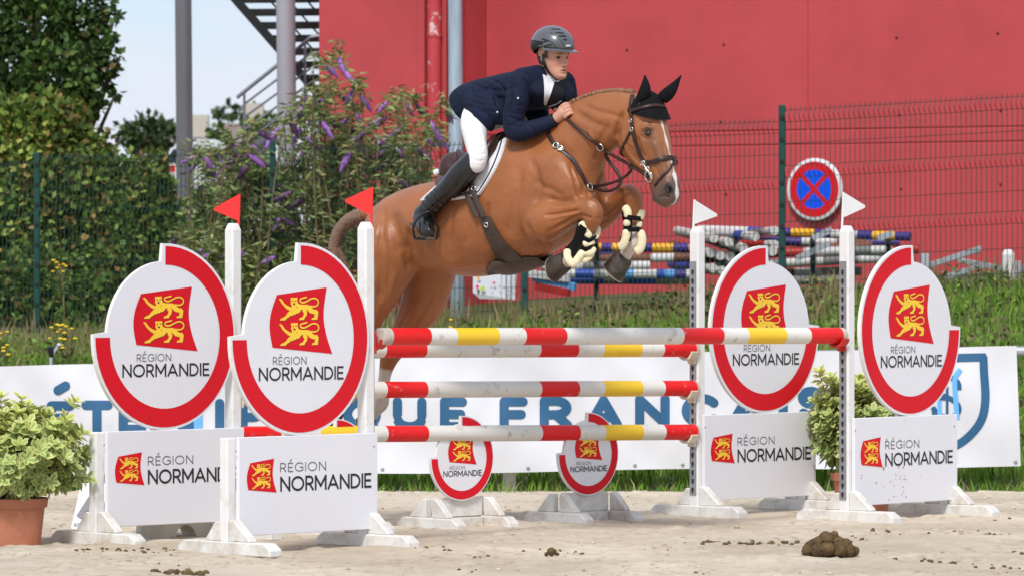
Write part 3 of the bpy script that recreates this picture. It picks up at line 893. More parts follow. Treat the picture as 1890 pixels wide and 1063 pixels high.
for p in pxs:
    for j in range(nyb):
        vv.append(banner_pt(p, j / (nyb - 1)))
idx = np.arange(nxb * nyb).reshape(nxb, nyb)
ff = np.stack([idx[:-1, :-1], idx[1:, :-1], idx[1:, 1:], idx[:-1, 1:]], -1).reshape(-1, 4)
bc = big_mesh('cloth', np.array([tuple(p) for p in vv]), ff, M['banner'], tb, smooth=True)
for px in (706, 975, 1172, 1260, 1868, 300, 20):
    mb = MB(); p = banner_pt(px, 0.035); mb.ball(p + V((0, -0.004, 0)), (0.012, 0.004, 0.012), None, 8, 4); build('grommet', mb, M['track_metal'], tb)
def banner_warp(mb_, off=0.004):
    """maps flat vertices (px, 0, py) onto the cloth"""
    for i, p in enumerate(mb_.v):
        px, h, py = p
        top = 676 - 37 * px / 1890; bot = 880 - 20 * px / 1890
        q = banner_pt(px, (bot - py) / (bot - top))
        mb_.v[i] = (q.x, q.y - off - abs(h), q.z)
def banner_text(txt, x0, x1, ycap, ybase, sw, mname, part):
    mb_ = MB()
    # flat space: x = photo column, z = photo row (downwards), so the up axis is -row
    lettering(mb_, txt, x0, x1, 0, ybase - ycap, sw, V((0, 0, ybase)), V((1, 0, 0)), V((0, 0, -1)), V((0, 1, 0)), 0.0, 0, 0.42, True, 0.0004)
    # subdivide is not needed: strokes are short next to the ripples
    banner_warp(mb_)
    return build(part, mb_, M[mname], tb)
def banner_word(letters):
    for (ch, x0, x1, yc, yb) in letters:
        mb_ = MB()
        lettering(mb_, ch, x0, x1, 0, yb - yc, 17, V((0, 0, yb)), V((1, 0, 0)), V((0, 0, -1)), V((0, 1, 0)), 0.0, 0, 0.42, True, 0.0004, 6)
        banner_warp(mb_); build('letter', mb_, M['banner_blue'], tb)
banner_word([('S', -205, -155, 742, 804), ('O', -140, -72, 742, 804), ('C', -56, 6, 741, 803), ('I', 46, 63, 741, 803), ('Ê', 86, 138, 740, 802), ('T', 150, 208, 739, 801), ('Ê', 219, 270, 738, 800)])
banner_word([('H', 328, 362, 736, 798), ('I', 397, 414, 735, 797), ('P', 440, 492, 735, 797), ('P', 520, 572, 734, 796), ('I', 596, 613, 734, 796), ('Q', 633, 703, 733, 795), ('U', 725, 787, 733, 795), ('E', 812, 862, 732, 794)])
banner_word([('F', 922, 974, 731, 793), ('R', 996, 1056, 730, 792), ('A', 1080, 1148, 730, 792), ('N', 1172, 1236, 729, 791), ('Ç', 1258, 1326, 728, 790), ('A', 1344, 1412, 727, 789), ('I', 1437, 1454, 726, 788), ('S', 1472, 1522, 712, 774), ('E', 1546, 1596, 711, 773)])
mb = MB()
for (x0, x1, y0, y1) in ((358, 374, 748, 801),):
    ribbon(mb, [((x0 + x1) / 2, y0), ((x0 + x1) / 2, y1)], x1 - x0, V((0, 0, 0)), V((1, 0, 0)), V((0, 0, 1)), V((0, 1, 0)), 0.004, 0, False, 6)
banner_warp(mb); build('light_stroke', mb, M['banner_light_blue'], tb)
# shield emblem
mb = MB()
sh = [(1640, 662), (1814, 660), (1815, 662)] + smooth_curve([(1816, 690), (1818, 740), (1808, 780), (1775, 815), (1725, 836)], 5)
ribbon(mb, [tuple(p) for p in sh], 15, V((0, 0, 0)), V((1, 0, 0)), V((0, 0, 1)), V((0, 1, 0)), 0.0, 0, True, 6)
sl = [(1640, 662)] + smooth_curve([(1638, 690), (1636, 740), (1646, 780), (1675, 815), (1725, 836)], 5)
ribbon(mb, [tuple(p) for p in sl], 15, V((0, 0, 0)), V((1, 0, 0)), V((0, 0, 1)), V((0, 1, 0)), 0.0005, 0, True, 6)
# monogram S H
S_ = [(1770, 715), (1768, 706), (1756, 697), (1742, 700), (1732, 712), (1736, 726), (1752, 734), (1766, 744), (1770, 756), (1762, 766), (1748, 768), (1732, 764), (1724, 754)]
ribbon(mb, [tuple(p) for p in smooth_curve(S_, 4)], 9, V((0, 0, 0)), V((1, 0, 0)), V((0, 0, 1)), V((0, 1, 0)), 0.0008, 0, False, 6)
ribbon(mb, [(1748, 715), (1748, 764)], 5, V((0, 0, 0)), V((1, 0, 0)), V((0, 0, 1)), V((0, 1, 0)), 0.0016, 0, False, 6)
ribbon(mb, [(1734, 735), (1764, 735)], 5, V((0, 0, 0)), V((1, 0, 0)), V((0, 0, 1)), V((0, 1, 0)), 0.0020, 0, False, 6)
ribbon(mb, [(1722, 752), (1723, 770)], 5, V((0, 0, 0)), V((1, 0, 0)), V((0, 0, 1)), V((0, 1, 0)), 0.0022, 0, False, 6)
banner_warp(mb); build('shield', mb, M['banner_blue'], tb)
mb = MB()
ribbon(mb, [tuple(p) for p in smooth_curve([(1770, 685), (1762, 700), (1764, 740), (1766, 768)], 4)], 9, V((0, 0, 0)), V((1, 0, 0)), V((0, 0, 1)), V((0, 1, 0)), 0.003, 0, False, 6)
ribbon(mb, [(1734, 742), (1734, 766)], 8, V((0, 0, 0)), V((1, 0, 0)), V((0, 0, 1)), V((0, 1, 0)), 0.003, 0, False, 6)
banner_warp(mb); build('shield_light', mb, M['banner_light_blue'], tb)

# small sprinkler fitting in the grass above the banner
bs = P(93, 672, 32.2)
t_ = thing('sprinkler', bs, 'grey metal sprinkler head poking up behind the banner at left', 'sprinkler')
mb = MB(); mb.tube([bs - V((0, 0, .25)), P(95, 656, 32.2), P(108, 638, 32.2)], [0.012, 0.012, 0.010], 8); build('riser', mb, M['galv'], t_, smooth='auto')
mb = MB(); mb.ball(P(109, 637, 32.2), 0.017); build('nozzle', mb, M['galv'], t_, smooth=True)
mb = MB(); mb.tube([P(95, 658, 32.2), P(94, 648, 32.19), P(92, 640, 32.18)], [0.014, 0.020, 0.018], 8); build('cap', mb, M['hole_dark'], t_, smooth='auto')

# ------------------------------------------------------------------ green wire fence
M['fence_green'] = mat('fence_green', (0.008, 0.055, 0.045), 0.5, 0.1, 8)
M['fence_wire'] = mat('fence_wire', (0.016, 0.080, 0.066), 0.55, 0.1, 8)
posts = [(-815, 51.8, 2.47), (-372, 50.4, 2.50), (68, 49.0, 2.575), (503, 47.6, 2.66), (968, 46.4, 2.74), (1443, 45.2, 2.93), (1925, 44.0, 3.03), (2420, 43.0, 3.06)]
fw = thing('wire_fence', (0, 46.5, 0.85), 'dark green welded wire mesh fence running across behind the grass bank', 'fence')
for (px, Y, zt) in posts:
    p = at(px, Y); g = float(gz(p.x, p.y)); Hh = zt - g + 0.3
    mb = MB(); mb.box((p.x, p.y, g - 0.3 + Hh / 2), (0.06, 0.05, Hh), cham=0.006); po = build('post', mb, M['fence_green'], fw)
    mb = MB()
    for k in range(9): mb.box((p.x, p.y - 0.032, zt - 0.12 - k * 0.2), (0.034, 0.014, 0.03))
    build('clips', mb, M['hole_dark'], po)
for i in range(len(posts) - 1):
    a = at(posts[i][0], posts[i][1]); b_ = at(posts[i + 1][0], posts[i + 1][1])
    zt = min(posts[i][2], posts[i + 1][2]) - 0.01
    zt = (2.46, 2.50, 2.56, 2.62, 2.78, 2.96, 3.02)[i]
    d = (b_ - a); L = d.length; d.normalize(); nrm = V((d.y, -d.x, 0))
    if nrm.y > 0: nrm = -nrm
    zb = zt - 1.78
    slope = ((0, 0, 0, .02, .03, .05, .02)[i])
    folds = [zb + 0.1, zb + 0.66, zb + 1.18, zt - 0.085]
    mb = MB(); w = 0.0043
    def prof(z):
        for f in folds:
            if abs(z - f) < 0.055: return 0.042 * (1 - abs(z - f) / 0.055)
        return 0.0
    zs = sorted(set([zb, zt] + [f + q for f in folds for q in (-0.055, 0, 0.055)]))
    zs = [q for q in zs if zb <= q <= zt]
    nw = int((L - 0.08) / 0.05)
    for k in range(nw + 1):
        s_ = 0.04 + k * 0.05
        base = a + d * s_; dz = slope * (s_ / L - 0.5) * 2
        mb.tube([V((base.x + nrm.x * prof(q), base.y + nrm.y * prof(q), q + dz)) for q in zs], w, 3, cap=False)
    hz_ = [f + q for f in folds for q in (-0.055, 0.055)] + [zb + 0.38, zb + 0.90, zb + 1.44]
    for q in hz_:
        o = nrm * (prof(q) - 0.006)
        p0 = a + o; p1 = b_ + o
        mb.tube([V((p0.x, p0.y, q - slope)), V((p1.x, p1.y, q + slope))], 0.0034, 3, cap=False)
    build('mesh_panel', mb, M['fence_wire'], fw)

# white printed sheet on the fence
p0 = P(876, 545, 46.55)
t_ = thing('small_banner', p0, 'small white sheet with coloured dots tied to the wire fence below the horse', 'banner')
mb = MB(); poly = [(885, 551), (951, 553), (954, 500), (873, 502), (873, 540)]
mb.add([P(x, y, 46.5 + 0.02 * math.sin(x * .1)) for x, y in poly] + [P(x, y, 46.52 + 0.02 * math.sin(x * .1)) for x, y in poly], [tuple(range(5)), tuple(range(5, 10))[::-1]] + [(k, (k + 1) % 5, (k + 1) % 5 + 5, k + 5) for k in range(5)])
build('sheet', mb, M['banner'], t_)
M['dot_pink'] = mat('dot_pink', lin(214, 60, 120), 0.6); M['dot_lime'] = mat('dot_lime', lin(170, 200, 40), 0.6); M['dot_orange'] = mat('dot_orange', lin(240, 170, 60), 0.6); M['dot_lilac'] = mat('dot_lilac', lin(150, 140, 170), 0.6)
for (x, y, r, m_) in ((881, 529, 3.2, 'dot_pink'), (891, 532, 4.2, 'dot_lime'), (883, 513, 3, 'dot_orange'), (912, 522, 2.6, 'dot_pink'), (907, 531, 1.8, 'dot_lilac'), (922, 529, 1.8, 'dot_lilac'), (935, 533, 1.8, 'dot_lilac'), (942, 522, 1.6, 'dot_lilac')):
    mb = MB(); mb.add([P(x + r * math.cos(q), y + r * math.sin(q), 46.46) for q in np.linspace(0, 2 * math.pi, 13)[:-1]], [tuple(range(12))]); build('printed_dot', mb, M[m_], t_)

# ------------------------------------------------------------------ red building
M['red_wall'] = mat('red_wall', lin(192, 72, 76), 0.75, 0.03, 0.9, bump=0.03, bscale=14, dirt=lin(158, 62, 62), dirt_amt=0.55, dirt_scale=0.8, dirt_lo=0.45, dirt_hi=0.75)
M['red_lower'] = mat('red_lower', lin(190, 70, 74), 0.75, 0.04, 1.4, bump=0.03, bscale=14, dirt=lin(222, 190, 180), dirt_amt=0.8, dirt_scale=7, dirt_lo=0.72, dirt_hi=0.76)
M['red_pipe'] = mat('red_pipe', lin(192, 66, 72), 0.5, 0.05, 2, dirt=lin(226, 196, 196), dirt_amt=0.9, dirt_scale=5.5, dirt_lo=0.60, dirt_hi=0.64)
wd_ = V((0.848, -0.530, 0)); wn = V((-0.530, -0.848, 0))
W0 = V((3.2, 51.0, 0))
bld = thing('red_building', (W0.x, W0.y, 0.9), 'large red rendered building with a recessed wall behind the horse', 'building')
def wall_box(name, s0, s1, z0, z1, th, m, off=0.0, base=None, dirv=None, nv=None):
    base = base or W0; dirv = dirv or wd_; nv = nv or wn
    c = base + dirv * ((s0 + s1) / 2) + nv * (off - th / 2); c.z = (z0 + z1) / 2
    mb = MB(); mb.box(c, (s1 - s0, th, z1 - z0), (dirv, nv, V((0, 0, 1))), cham=0.006)
    return build(name, mb, m, bld)
sj = -0.12; sc = -4.108; g = 0.007
wall_box('wall_core', sc - 0.3, 14.0, 0.3, 8.0, 0.3, M['red_wall'], -0.012)
wall_box('wall_panel', sc, sj - g, 2.86 + g, 8.0, 0.05, M['red_wall'])
wall_box('wall_panel', sj + g, 14.0, 2.86 + g, 8.0, 0.05, M['red_wall'])
wall_box('wall_panel', sc, 14.0, 2.708 + g, 2.86 - g, 0.05, M['red_lower'])
wall_box('wall_panel', sc, 14.0, 0.4, 2.708 - g, 0.05, M['red_lower'])
C0 = W0 + wd_ * sc                     # inner corner
E0 = C0 + wn * 0.80                    # outer corner of the projecting block
mb = MB(); c = C0 + wn * 0.40 - wd_ * 0.1; c.z = 4.15
mb.box(c, (0.2, 0.80, 7.7), (wd_, wn, V((0, 0, 1)))); build('return_wall', mb, M['red_wall'], bld)
def blk(name, s0, s1, z0, z1, th, off, m): return wall_box(name, s0, s1, z0, z1, th, m, off, E0)
blk('wall_panel', -1.66, -0.37, 0.4, 8.0, 0.4, 0.0, M['red_wall'])
blk('pilaster', -0.355, -0.26, 0.4, 8.0, 0.4, 0.035, M['red_wall'])
blk('pipe_recess', -0.26, -0.03, 0.4, 8.0, 0.4, -0.05, M['red_wall'])
blk('pilaster', -0.035, 0.0, 0.4, 8.0, 0.4, 0.01, M['red_wall'])
mb = MB(); pc = E0 - wd_ * 0.115 + wn * 0.06; mb.tube([V((pc.x, pc.y, 0.6)), V((pc.x, pc.y, 8.0))], 0.074, 16); dp = build('downpipe', mb, M['red_pipe'], bld, smooth='auto')
for zc in (1.6, 3.9, 6.2):
    mb = MB(); mb.tube([V((pc.x, pc.y, zc)), V((pc.x, pc.y, zc + 0.05))], 0.082, 16); build('bracket', mb, M['red_pipe'], dp, smooth='auto')
mb = MB(); c = E0 - wd_ * 1.66 - wn * 2.2; c.z = 4.15; mb.box(c + wd_ * 0.15, (0.3, 3.6, 7.7), (wd_, wn, V((0, 0, 1)))); build('end_wall', mb, M['red_wall'], bld)
mb = MB(); c = W0 + wd_ * 4.5 - wn * 2.2; c.z = 8.06; mb.box(c, (20.0, 6.0, 0.12), (wd_, wn, V((0, 0, 1)))); build('roof', mb, M['galv'], bld)
def on_wall(px, py):
    q = (px - 945) / F
    s_ = (q * W0.y - W0.x) / (wd_.x - q * wd_.y)
    p = W0 + wd_ * s_; p.z = CZ + (HZ - py) / F * p.y
    return p
mb = MB()
for (px, py) in ((1336, 83), (1655, 70), (1842, 62), (1157, 93), (1330, 225), (1660, 213), (1847, 205), (1663, 349), (1847, 341), (1340, 359)):
    mb.ball(on_wall(px, py) + wn * 0.002, (0.017, 0.006, 0.017), (wd_, wn, V((0, 0, 1))), 8, 4)
build('tie_holes', mb, M['print_dark'], bld, smooth=True)

# no-stopping sign on the wall
M['sign_blue'] = mat('sign_blue', lin(0, 84, 236), 0.35, 0.02, 3); M['sign_red'] = mat('sign_red', lin(212, 14, 30), 0.35, 0.02, 3); M['sign_white'] = mat('sign_white', (0.74, 0.74, 0.74), 0.4, 0.06, 12)
sp = on_wall(1510, 350); 
ts = thing('no_stopping_sign', sp, 'round blue and red no-stopping sign with a diagonal cross on the red wall', 'road sign')
def disc(mb, R, off, r=0.0, n=40):
    c = sp + wn * off
    ring = lambda q: [c + wd_ * (q * math.cos(a)) + V((0, 0, q * math.sin(a))) for a in np.linspace(0, 2 * math.pi, n + 1)[:-1]]
    if r <= 0: mb.add(ring(R), [tuple(range(n))])
    else: mb.add(ring(R) + ring(r), [(k, (k + 1) % n, (k + 1) % n + n, k + n) for k in range(n)])
mb = MB(); ce = sp + wn * 0.05
mb.loft([[ce + wn * o + wd_ * (q * math.cos(a)) + V((0, 0, q * math.sin(a))) for a in np.linspace(0, 2 * math.pi, 41)[:-1]] for (q, o) in ((0.318, 0.0), (0.325, 0.004), (0.325, 0.03), (0.318, 0.034))])
build('plate', mb, M['sign_white'], ts, smooth='auto')
mb = MB(); disc(mb, 0.212, 0.0875); build('blue_field', mb, M['sign_blue'], ts)
mb = MB(); disc(mb, 0.29, 0.0885, 0.205); build('red_ring', mb, M['sign_red'], ts)
for k, sg in enumerate((1, -1)):
    mb = MB(); c = sp + wn * (0.0895 + 0.0006 * k); e1 = (wd_ + V((0, 0, sg))).normalized(); e2 = e1.cross(wn)
    mb.add([c + e1 * (0.208 * a) + e2 * (0.024 * b_) for a, b_ in ((-1, -1), (1, -1), (1, 1), (-1, 1))], [(0, 1, 2, 3)]); build('cross_bar', mb, M['sign_red'], ts)
mb = MB(); c = sp + wn * 0.022; c.z = sp.z; mb.box(c, (0.06, 0.05, 0.4), (wd_, wn, V((0, 0, 1)))); build('bracket', mb, M['galv'], ts)

# lamp post
lp = at(845, 50.2); lp.z = float(gz(lp.x, lp.y)) - 0.1
tl = thing('lamp_post', lp, 'grey galvanised lamp post standing against the red building', 'lamp post')
mb = MB(); mb.tube([lp, lp + V((-0.02, 0, 2.0)), lp + V((-0.055, 0, 8.5))], [0.078, 0.075, 0.066], 18); build('shaft', mb, mat('lamp_grey', lin(168, 184, 196), 0.5, 0.12, 3, metal=0.2, stretch=(6, 6, 0.6)), tl, smooth='auto')
mb = MB(); mb.tube([lp + V((-0.055, 0, 8.45)), lp + V((-0.06, -0.5, 8.9)), lp + V((-0.06, -1.3, 9.0))], 0.04, 10); build('arm', mb, M['galv'], tl, smooth='auto')
mb = MB(); mb.ball(lp + V((-0.06, -1.5, 9.0)), (0.13, 0.32, 0.08)); build('lamp_head', mb, M['galv'], tl, smooth=True)

# ------------------------------------------------------------------ steel columns, stair
M['column_paint'] = mat('column_paint', lin(168, 166, 174), 0.42, 0.03, 2, spec=0.5)
M['column_dark'] = mat('column_dark', lin(116, 115, 120), 0.42, 0.03, 2, spec=0.5)
M['stair_steel'] = mat('stair_steel', (0.012, 0.013, 0.014), 0.6, 0.1, 4)
M['rail_steel'] = mat('rail_steel', lin(120, 120, 128), 0.4, 0.05, 4, metal=0.3)
for (px, Y, r, m_, lb) in ((338, 57.0, 0.098, 'column_dark', 'dark grey round steel column in front of the sky, left of the stair'), (527, 55.0, 0.108, 'column_paint', 'pale grey round steel column standing before the outdoor stair')):
    p = at(px, Y); g0 = float(gz(p.x, p.y))
    tcx = thing('steel_column', (p.x, p.y, g0), lb, 'column', 'steel columns by the stair')
    mb = MB(); mb.tube([V((p.x + 0.035 * (k - 2) * -0.5, p.y, g0 - 0.2 + k * 1.9)) for k in range(5)], r, 24); build('shaft', mb, M[m_], tcx, smooth='auto')
    mb = MB(); mb.box((p.x, p.y, g0 + 0.01), (0.36, 0.36, 0.03)); build('base_plate', mb, M[m_], tcx)
YS = 56.2
tst = thing('outdoor_stair', P(540, 330, YS), 'dark steel outdoor stair with open treads beside the red building', 'stair')
# upper flight seen from below: treads step down to the right, open risers between them
edge_x = lambda y: 435 + (y / 88.0) * 77.0
for k in range(9):
    yc = -44 + 24.2 * k + 19.5
    if yc > 165: break
    x0 = edge_x(yc + 3) + 3
    a = P(x0, yc, YS + 0.25 + 0.0 * k); b_ = P(640, yc - 1.5, YS + 0.25)
    mb = MB(); mb.bar(a, b_, 0.30, 0.072); build('tread', mb, M['stair_steel'], tst)
for (dx, yy, wd2) in ((0, YS - 0.0, 0.10), (62, YS + 0.34, 0.022), (97, YS + 0.38, 0.022), (130, YS + 0.42, 0.022)):
    a = P(edge_x(-60) + dx, -60, yy); b_ = P(edge_x(185) + dx, 185, yy)
    mb = MB(); mb.bar(a, b_, 0.05, wd2); build('stringer', mb, M['stair_steel'], tst)
# lower flight handrails rising to the right
rails = [[(437, 181), (512, 121), (548, 92), (566, 76), (580, 68), (640, 64)], [(452, 192), (513, 146), (548, 119), (568, 104), (584, 97), (640, 93)], [(452, 216), (513, 172), (548, 146), (572, 128), (590, 122), (640, 119)], [(450, 241), (513, 196), (548, 172), (580, 150), (600, 148), (640, 146)], [(452, 265), (513, 219), (548, 196), (640, 190)]]
for k, rl in enumerate(rails):
    mb = MB(); mb.tube([P(x, y, YS - 0.7) for x, y in (tuple(q) for q in smooth_curve(rl, 4))], 0.022 if k == 0 else 0.013, 8); build('handrail', mb, M['rail_steel'], tst, smooth='auto')
for (px, y0, y1) in ((451, 172, 330), (563, 80, 330), (592, 66, 330)):
    mb = MB(); mb.bar(P(px, y0, YS - 0.7), P(px, y1, YS - 0.7), 0.03, 0.03, up=(0, 1, 0)); build('baluster', mb, M['rail_steel'], tst)
mb = MB(); mb.bar(P(452, 290, YS - 0.55), P(600, 178, YS - 0.55), 0.05, 0.16); build('stringer', mb, M['rail_steel'], tst)
for k in range(7):
    x = 462 + k * 20; y = 284 - k * 15.2
    mb = MB(); mb.bar(P(x - 8, y, YS - 0.2), P(x + 18, y, YS - 0.2), 0.7, 0.03); build('tread', mb, M['rail_steel'], tst)

# ------------------------------------------------------------------ stacked poles and rails behind the fence
SM = [mat('stack_white', (0.55, 0.54, 0.52), 0.5, 0.1, 5, dirt=(0.22, 0.2, 0.17), dirt_amt=0.5, dirt_scale=6), mat('stack_red', lin(176, 40, 34), 0.5, 0.1, 5), mat('stack_yellow', lin(222, 166, 30), 0.5, 0.08, 5),
      mat('stack_purple', lin(62, 44, 120), 0.5, 0.1, 5), mat('stack_blue', lin(34, 70, 160), 0.5, 0.1, 5), mat('stack_brown', lin(112, 66, 48), 0.6, 0.15, 5), mat('stack_grey', (0.16, 0.155, 0.15), 0.6, 0.2, 5), mat('stack_sky', lin(84, 150, 206), 0.5, 0.1, 5)]
W_, R_, Y_, U_, B_, N_, G_, K_ = range(8)
def bandseq(seq): 
    tot = sum(w for w, _ in seq); acc = 0; out = []
    for w, m_ in seq:
        acc += w; out.append((acc / tot, m_))
    return out
stack = [
 # x0,y0,Y0, x1,y1,Y1, bands, label
 (1300, 478, 49.3, 1610, 452, 49.2, [(60, N_), (40, G_), (50, N_), (30, W_), (60, N_)], 'dark brown pole slanting behind the red pole of the stack'),
 (1330, 506, 49.0, 1590, 500, 49.0, [(50, G_), (60, N_), (40, W_), (60, G_)], 'dark weathered pole lowest in the right part of the stack'),
 (1390, 446, 49.4, 1660, 448, 49.3, [(40, B_), (30, U_), (50, W_), (40, N_), (50, U_)], 'blue and purple pole just under the topmost pole of the stack'),
 (1350, 520, 48.8, 1560, 516, 48.8, [(60, G_), (40, G_)], 'dark pole on the ground under the right part of the stack'),
 (1090, 468, 49.3, 1300, 466, 49.2, [(50, U_), (40, N_), (50, R_), (60, N_)], 'purple and brown pole behind the yellow pole left of the white post'),
 (1050, 516, 48.9, 1290, 517, 48.8, [(50, B_), (30, G_), (40, B_), (60, G_)], 'dark blue pole lowest behind the raised hooves'),
 (1300, 440, 49.6, 1400, 470, 48.2, [(1, N_), (0.4, R_)], 'reddish pole slanting down between the white pole ends'),
 (1290, 424, 49.6, 1680, 437, 48.6, [(95, W_), (40, B_), (14, W_), (28, U_), (44, Y_), (30, U_), (50, W_), (28, U_), (42, Y_), (26, U_)], 'purple, yellow and white pole lying on top of the stack by the red wall'),
 (1380, 468, 49.0, 1695, 460, 48.7, [(70, N_), (40, R_), (70, W_), (60, G_), (40, W_), (50, R_)], 'red and white pole in the second layer of the stack by the red wall'),
 (1320, 492, 48.9, 1640, 476, 48.8, [(120, G_), (60, W_), (60, G_), (50, W_)], 'grey and white weathered pole in the third layer of the stack'),
 (1085, 457, 48.9, 1292, 458, 48.6, [(28, Y_), (20, U_), (18, Y_), (60, U_), (40, Y_), (30, U_), (20, Y_)], 'yellow and purple pole in the stack left of the white post'),
 (1060, 478, 48.8, 1300, 475, 48.5, [(90, N_), (40, N_), (38, W_), (50, N_)], 'brown pole with a white band in the stack behind the raised hooves'),
 (1020, 505, 48.5, 1300, 506, 48.3, [(40, W_), (30, B_), (40, W_), (28, K_), (38, W_), (14, B_), (16, K_), (20, U_), (30, W_)], 'blue and white pole low in the stack behind the raised hooves'),
 (1000, 492, 48.7, 1200, 490, 48.6, [(60, W_), (60, G_), (40, W_)], 'white and grey pole behind the front hooves of the horse'),
 (1278, 434, 49.8, 1372, 458, 47.8, [(.5, W_), (.5, U_), (.3, W_)], 'white and purple pole pointing at the viewer, left of the fence post'),
 (1262, 430, 49.8, 1346, 448, 47.8, [(.5, N_), (.5, W_), (.3, R_), (.2, W_)], 'brown, white and red pole beside the white and purple pole end'),
 (1250, 426, 49.8, 1318, 440, 47.8, [(1, W_)], 'white pole with the leftmost end in the upper layer of the stack'),
 (1300, 428, 49.8, 1394, 437, 47.8, [(1, W_), (0.25, B_), (0.3, W_)], 'white pole with a blue band near its end by the fence post'),
 (1240, 452, 49.8, 1312, 467, 47.9, [(1, N_), (0.15, W_)], 'brown pole with white end, left in the middle layer of the stack'),
 (1250, 454, 49.8, 1330, 472, 47.9, [(1, U_), (0.15, W_)], 'purple pole with white end in the middle layer of the stack'),
 (1270, 460, 49.8, 1348, 474, 47.9, [(1, N_), (0.15, W_)], 'brown pole with white end, right in the middle layer of the stack'),
 (1330, 452, 49.8, 1430, 452, 47.9, [(1, R_), (0.15, W_)], 'red pole with white end just left of the green fence post'),
 (1350, 462, 49.8, 1426, 464, 47.9, [(1, N_), (0.15, W_)], 'dark pole with white end below the red one near the fence post'),
 (1240, 488, 49.6, 1316, 495, 47.9, [(1, B_), (0.2, W_)], 'blue pole with white end, left in the lowest layer of the stack'),
 (1250, 492, 49.6, 1334, 500, 47.9, [(1, N_), (0.2, W_)], 'brown pole with white end, second in the lowest layer of the stack'),
 (1340, 488, 49.6, 1424, 489, 47.9, [(1, G_), (0.2, W_)], 'grey pole with white end, low beside the green fence post'),
 (1380, 432, 49.6, 1430, 426, 47.9, [(1, G_), (0.4, W_)], 'short pale pole end resting on top beside the green fence post'),
]
for (x0, y0, Ya, x1, y1, Yb_, seq, lb) in stack:
    pole('stacked_pole', P(x0, y0, Ya), P(x1, y1, Yb_), bandseq(seq), 0.046, lb, 'spare jump poles stacked by the red wall', SM, 'jump pole', 10)
# rack carrying the poles
trk = thing('pole_rack', P(1400, 560, 48.6), 'dark metal rack under the stacked poles behind the fence', 'rack')
for px in (1100, 1360, 1500, 1640):
    g0 = P(px, 0, 48.7); gg = float(gz(g0.x, 48.7))
    mb = MB(); mb.bar(V((g0.x, 48.72, gg - 0.1)), P(px, 440, 48.72), 0.05, 0.05, up=(0, 1, 0)); build('upright', mb, M['stair_steel'], trk)
    for py in (447, 484, 516):
        mb = MB(); mb.bar(P(px - 2, py, 47.9), P(px, py, 49.4), 0.04, 0.03); build('arm', mb, M['stair_steel'], trk)
for (a, b_) in (((1500, 440), (1535, 424)), ((1620, 440), (1648, 431)), ((1470, 478), (1530, 450))):
    mb = MB(); mb.bar(P(a[0], a[1], 48.2), P(b_[0], b_[1], 48.2), 0.05, 0.06); build('prop', mb, M['galv'], trk)
# planks lying low left of the rack
for (x0, y0, x1, y1, m_, lb) in ((985, 512, 1062, 530, 7, 'pale blue plank leaning low behind the fence below the girth'), (975, 505, 1050, 514, 0, 'white plank lying above the blue plank behind the fence'), (990, 528, 1050, 540, 1, 'faded red plank lying lowest behind the fence')):
    mb = MB(); mb.bar(P(x0, y0, 48.0), P(x1, y1, 47.7), 0.05, 0.075, cham=0.004); tag(build('plank', mb, SM[m_]), lb, 'plank', 'planks behind the fence')
# galvanised cattle rails at the right
tg = thing('metal_rails', P(1790, 560, 47.4), 'loose galvanised metal rails and posts against the red wall at right', 'rails')
for (a, b_, w_) in (((1710, 492), (1811, 459), .055), ((1712, 522), (1815, 490), .055), ((1745, 545), (1822, 518), .055), ((1768, 480), (1860, 498), .05), ((1806, 515), (1866, 530), .05), ((1876, 497), (1930, 490), .05)):
    mb = MB(); mb.bar(P(a[0], a[1], 47.5), P(b_[0], b_[1], 47.2), w_ * .6, w_, cham=0.004); build('bar', mb, M['galv'], tg)
for (px, y0, w_) in ((1707, 468, 0.075), (1878, 482, 0.06)):
    mb = MB(); b0 = P(px, 575, 47.4); mb.bar(b0, P(px, y0, 47.4), w_, w_, up=(0, 1, 0), cham=0.005); build('post', mb, M['galv'], tg)
mb = MB(); mb.bar(P(1790, 512, 47.3), P(1872, 516, 47.25), 0.05, 0.06); build('bar', mb, M['stair_steel'], tg)
tw = thing('white_post', P(1862, 572, 46.9), 'white wooden post standing in the weeds at the far right', 'post')
mb = MB(); mb.tube([P(1862, 575, 46.9), P(1861, 470, 46.9), P(1861, 461, 46.9)], [0.062, 0.062, 0.035], 8); build('shaft', mb, M['white_paint'], tw)

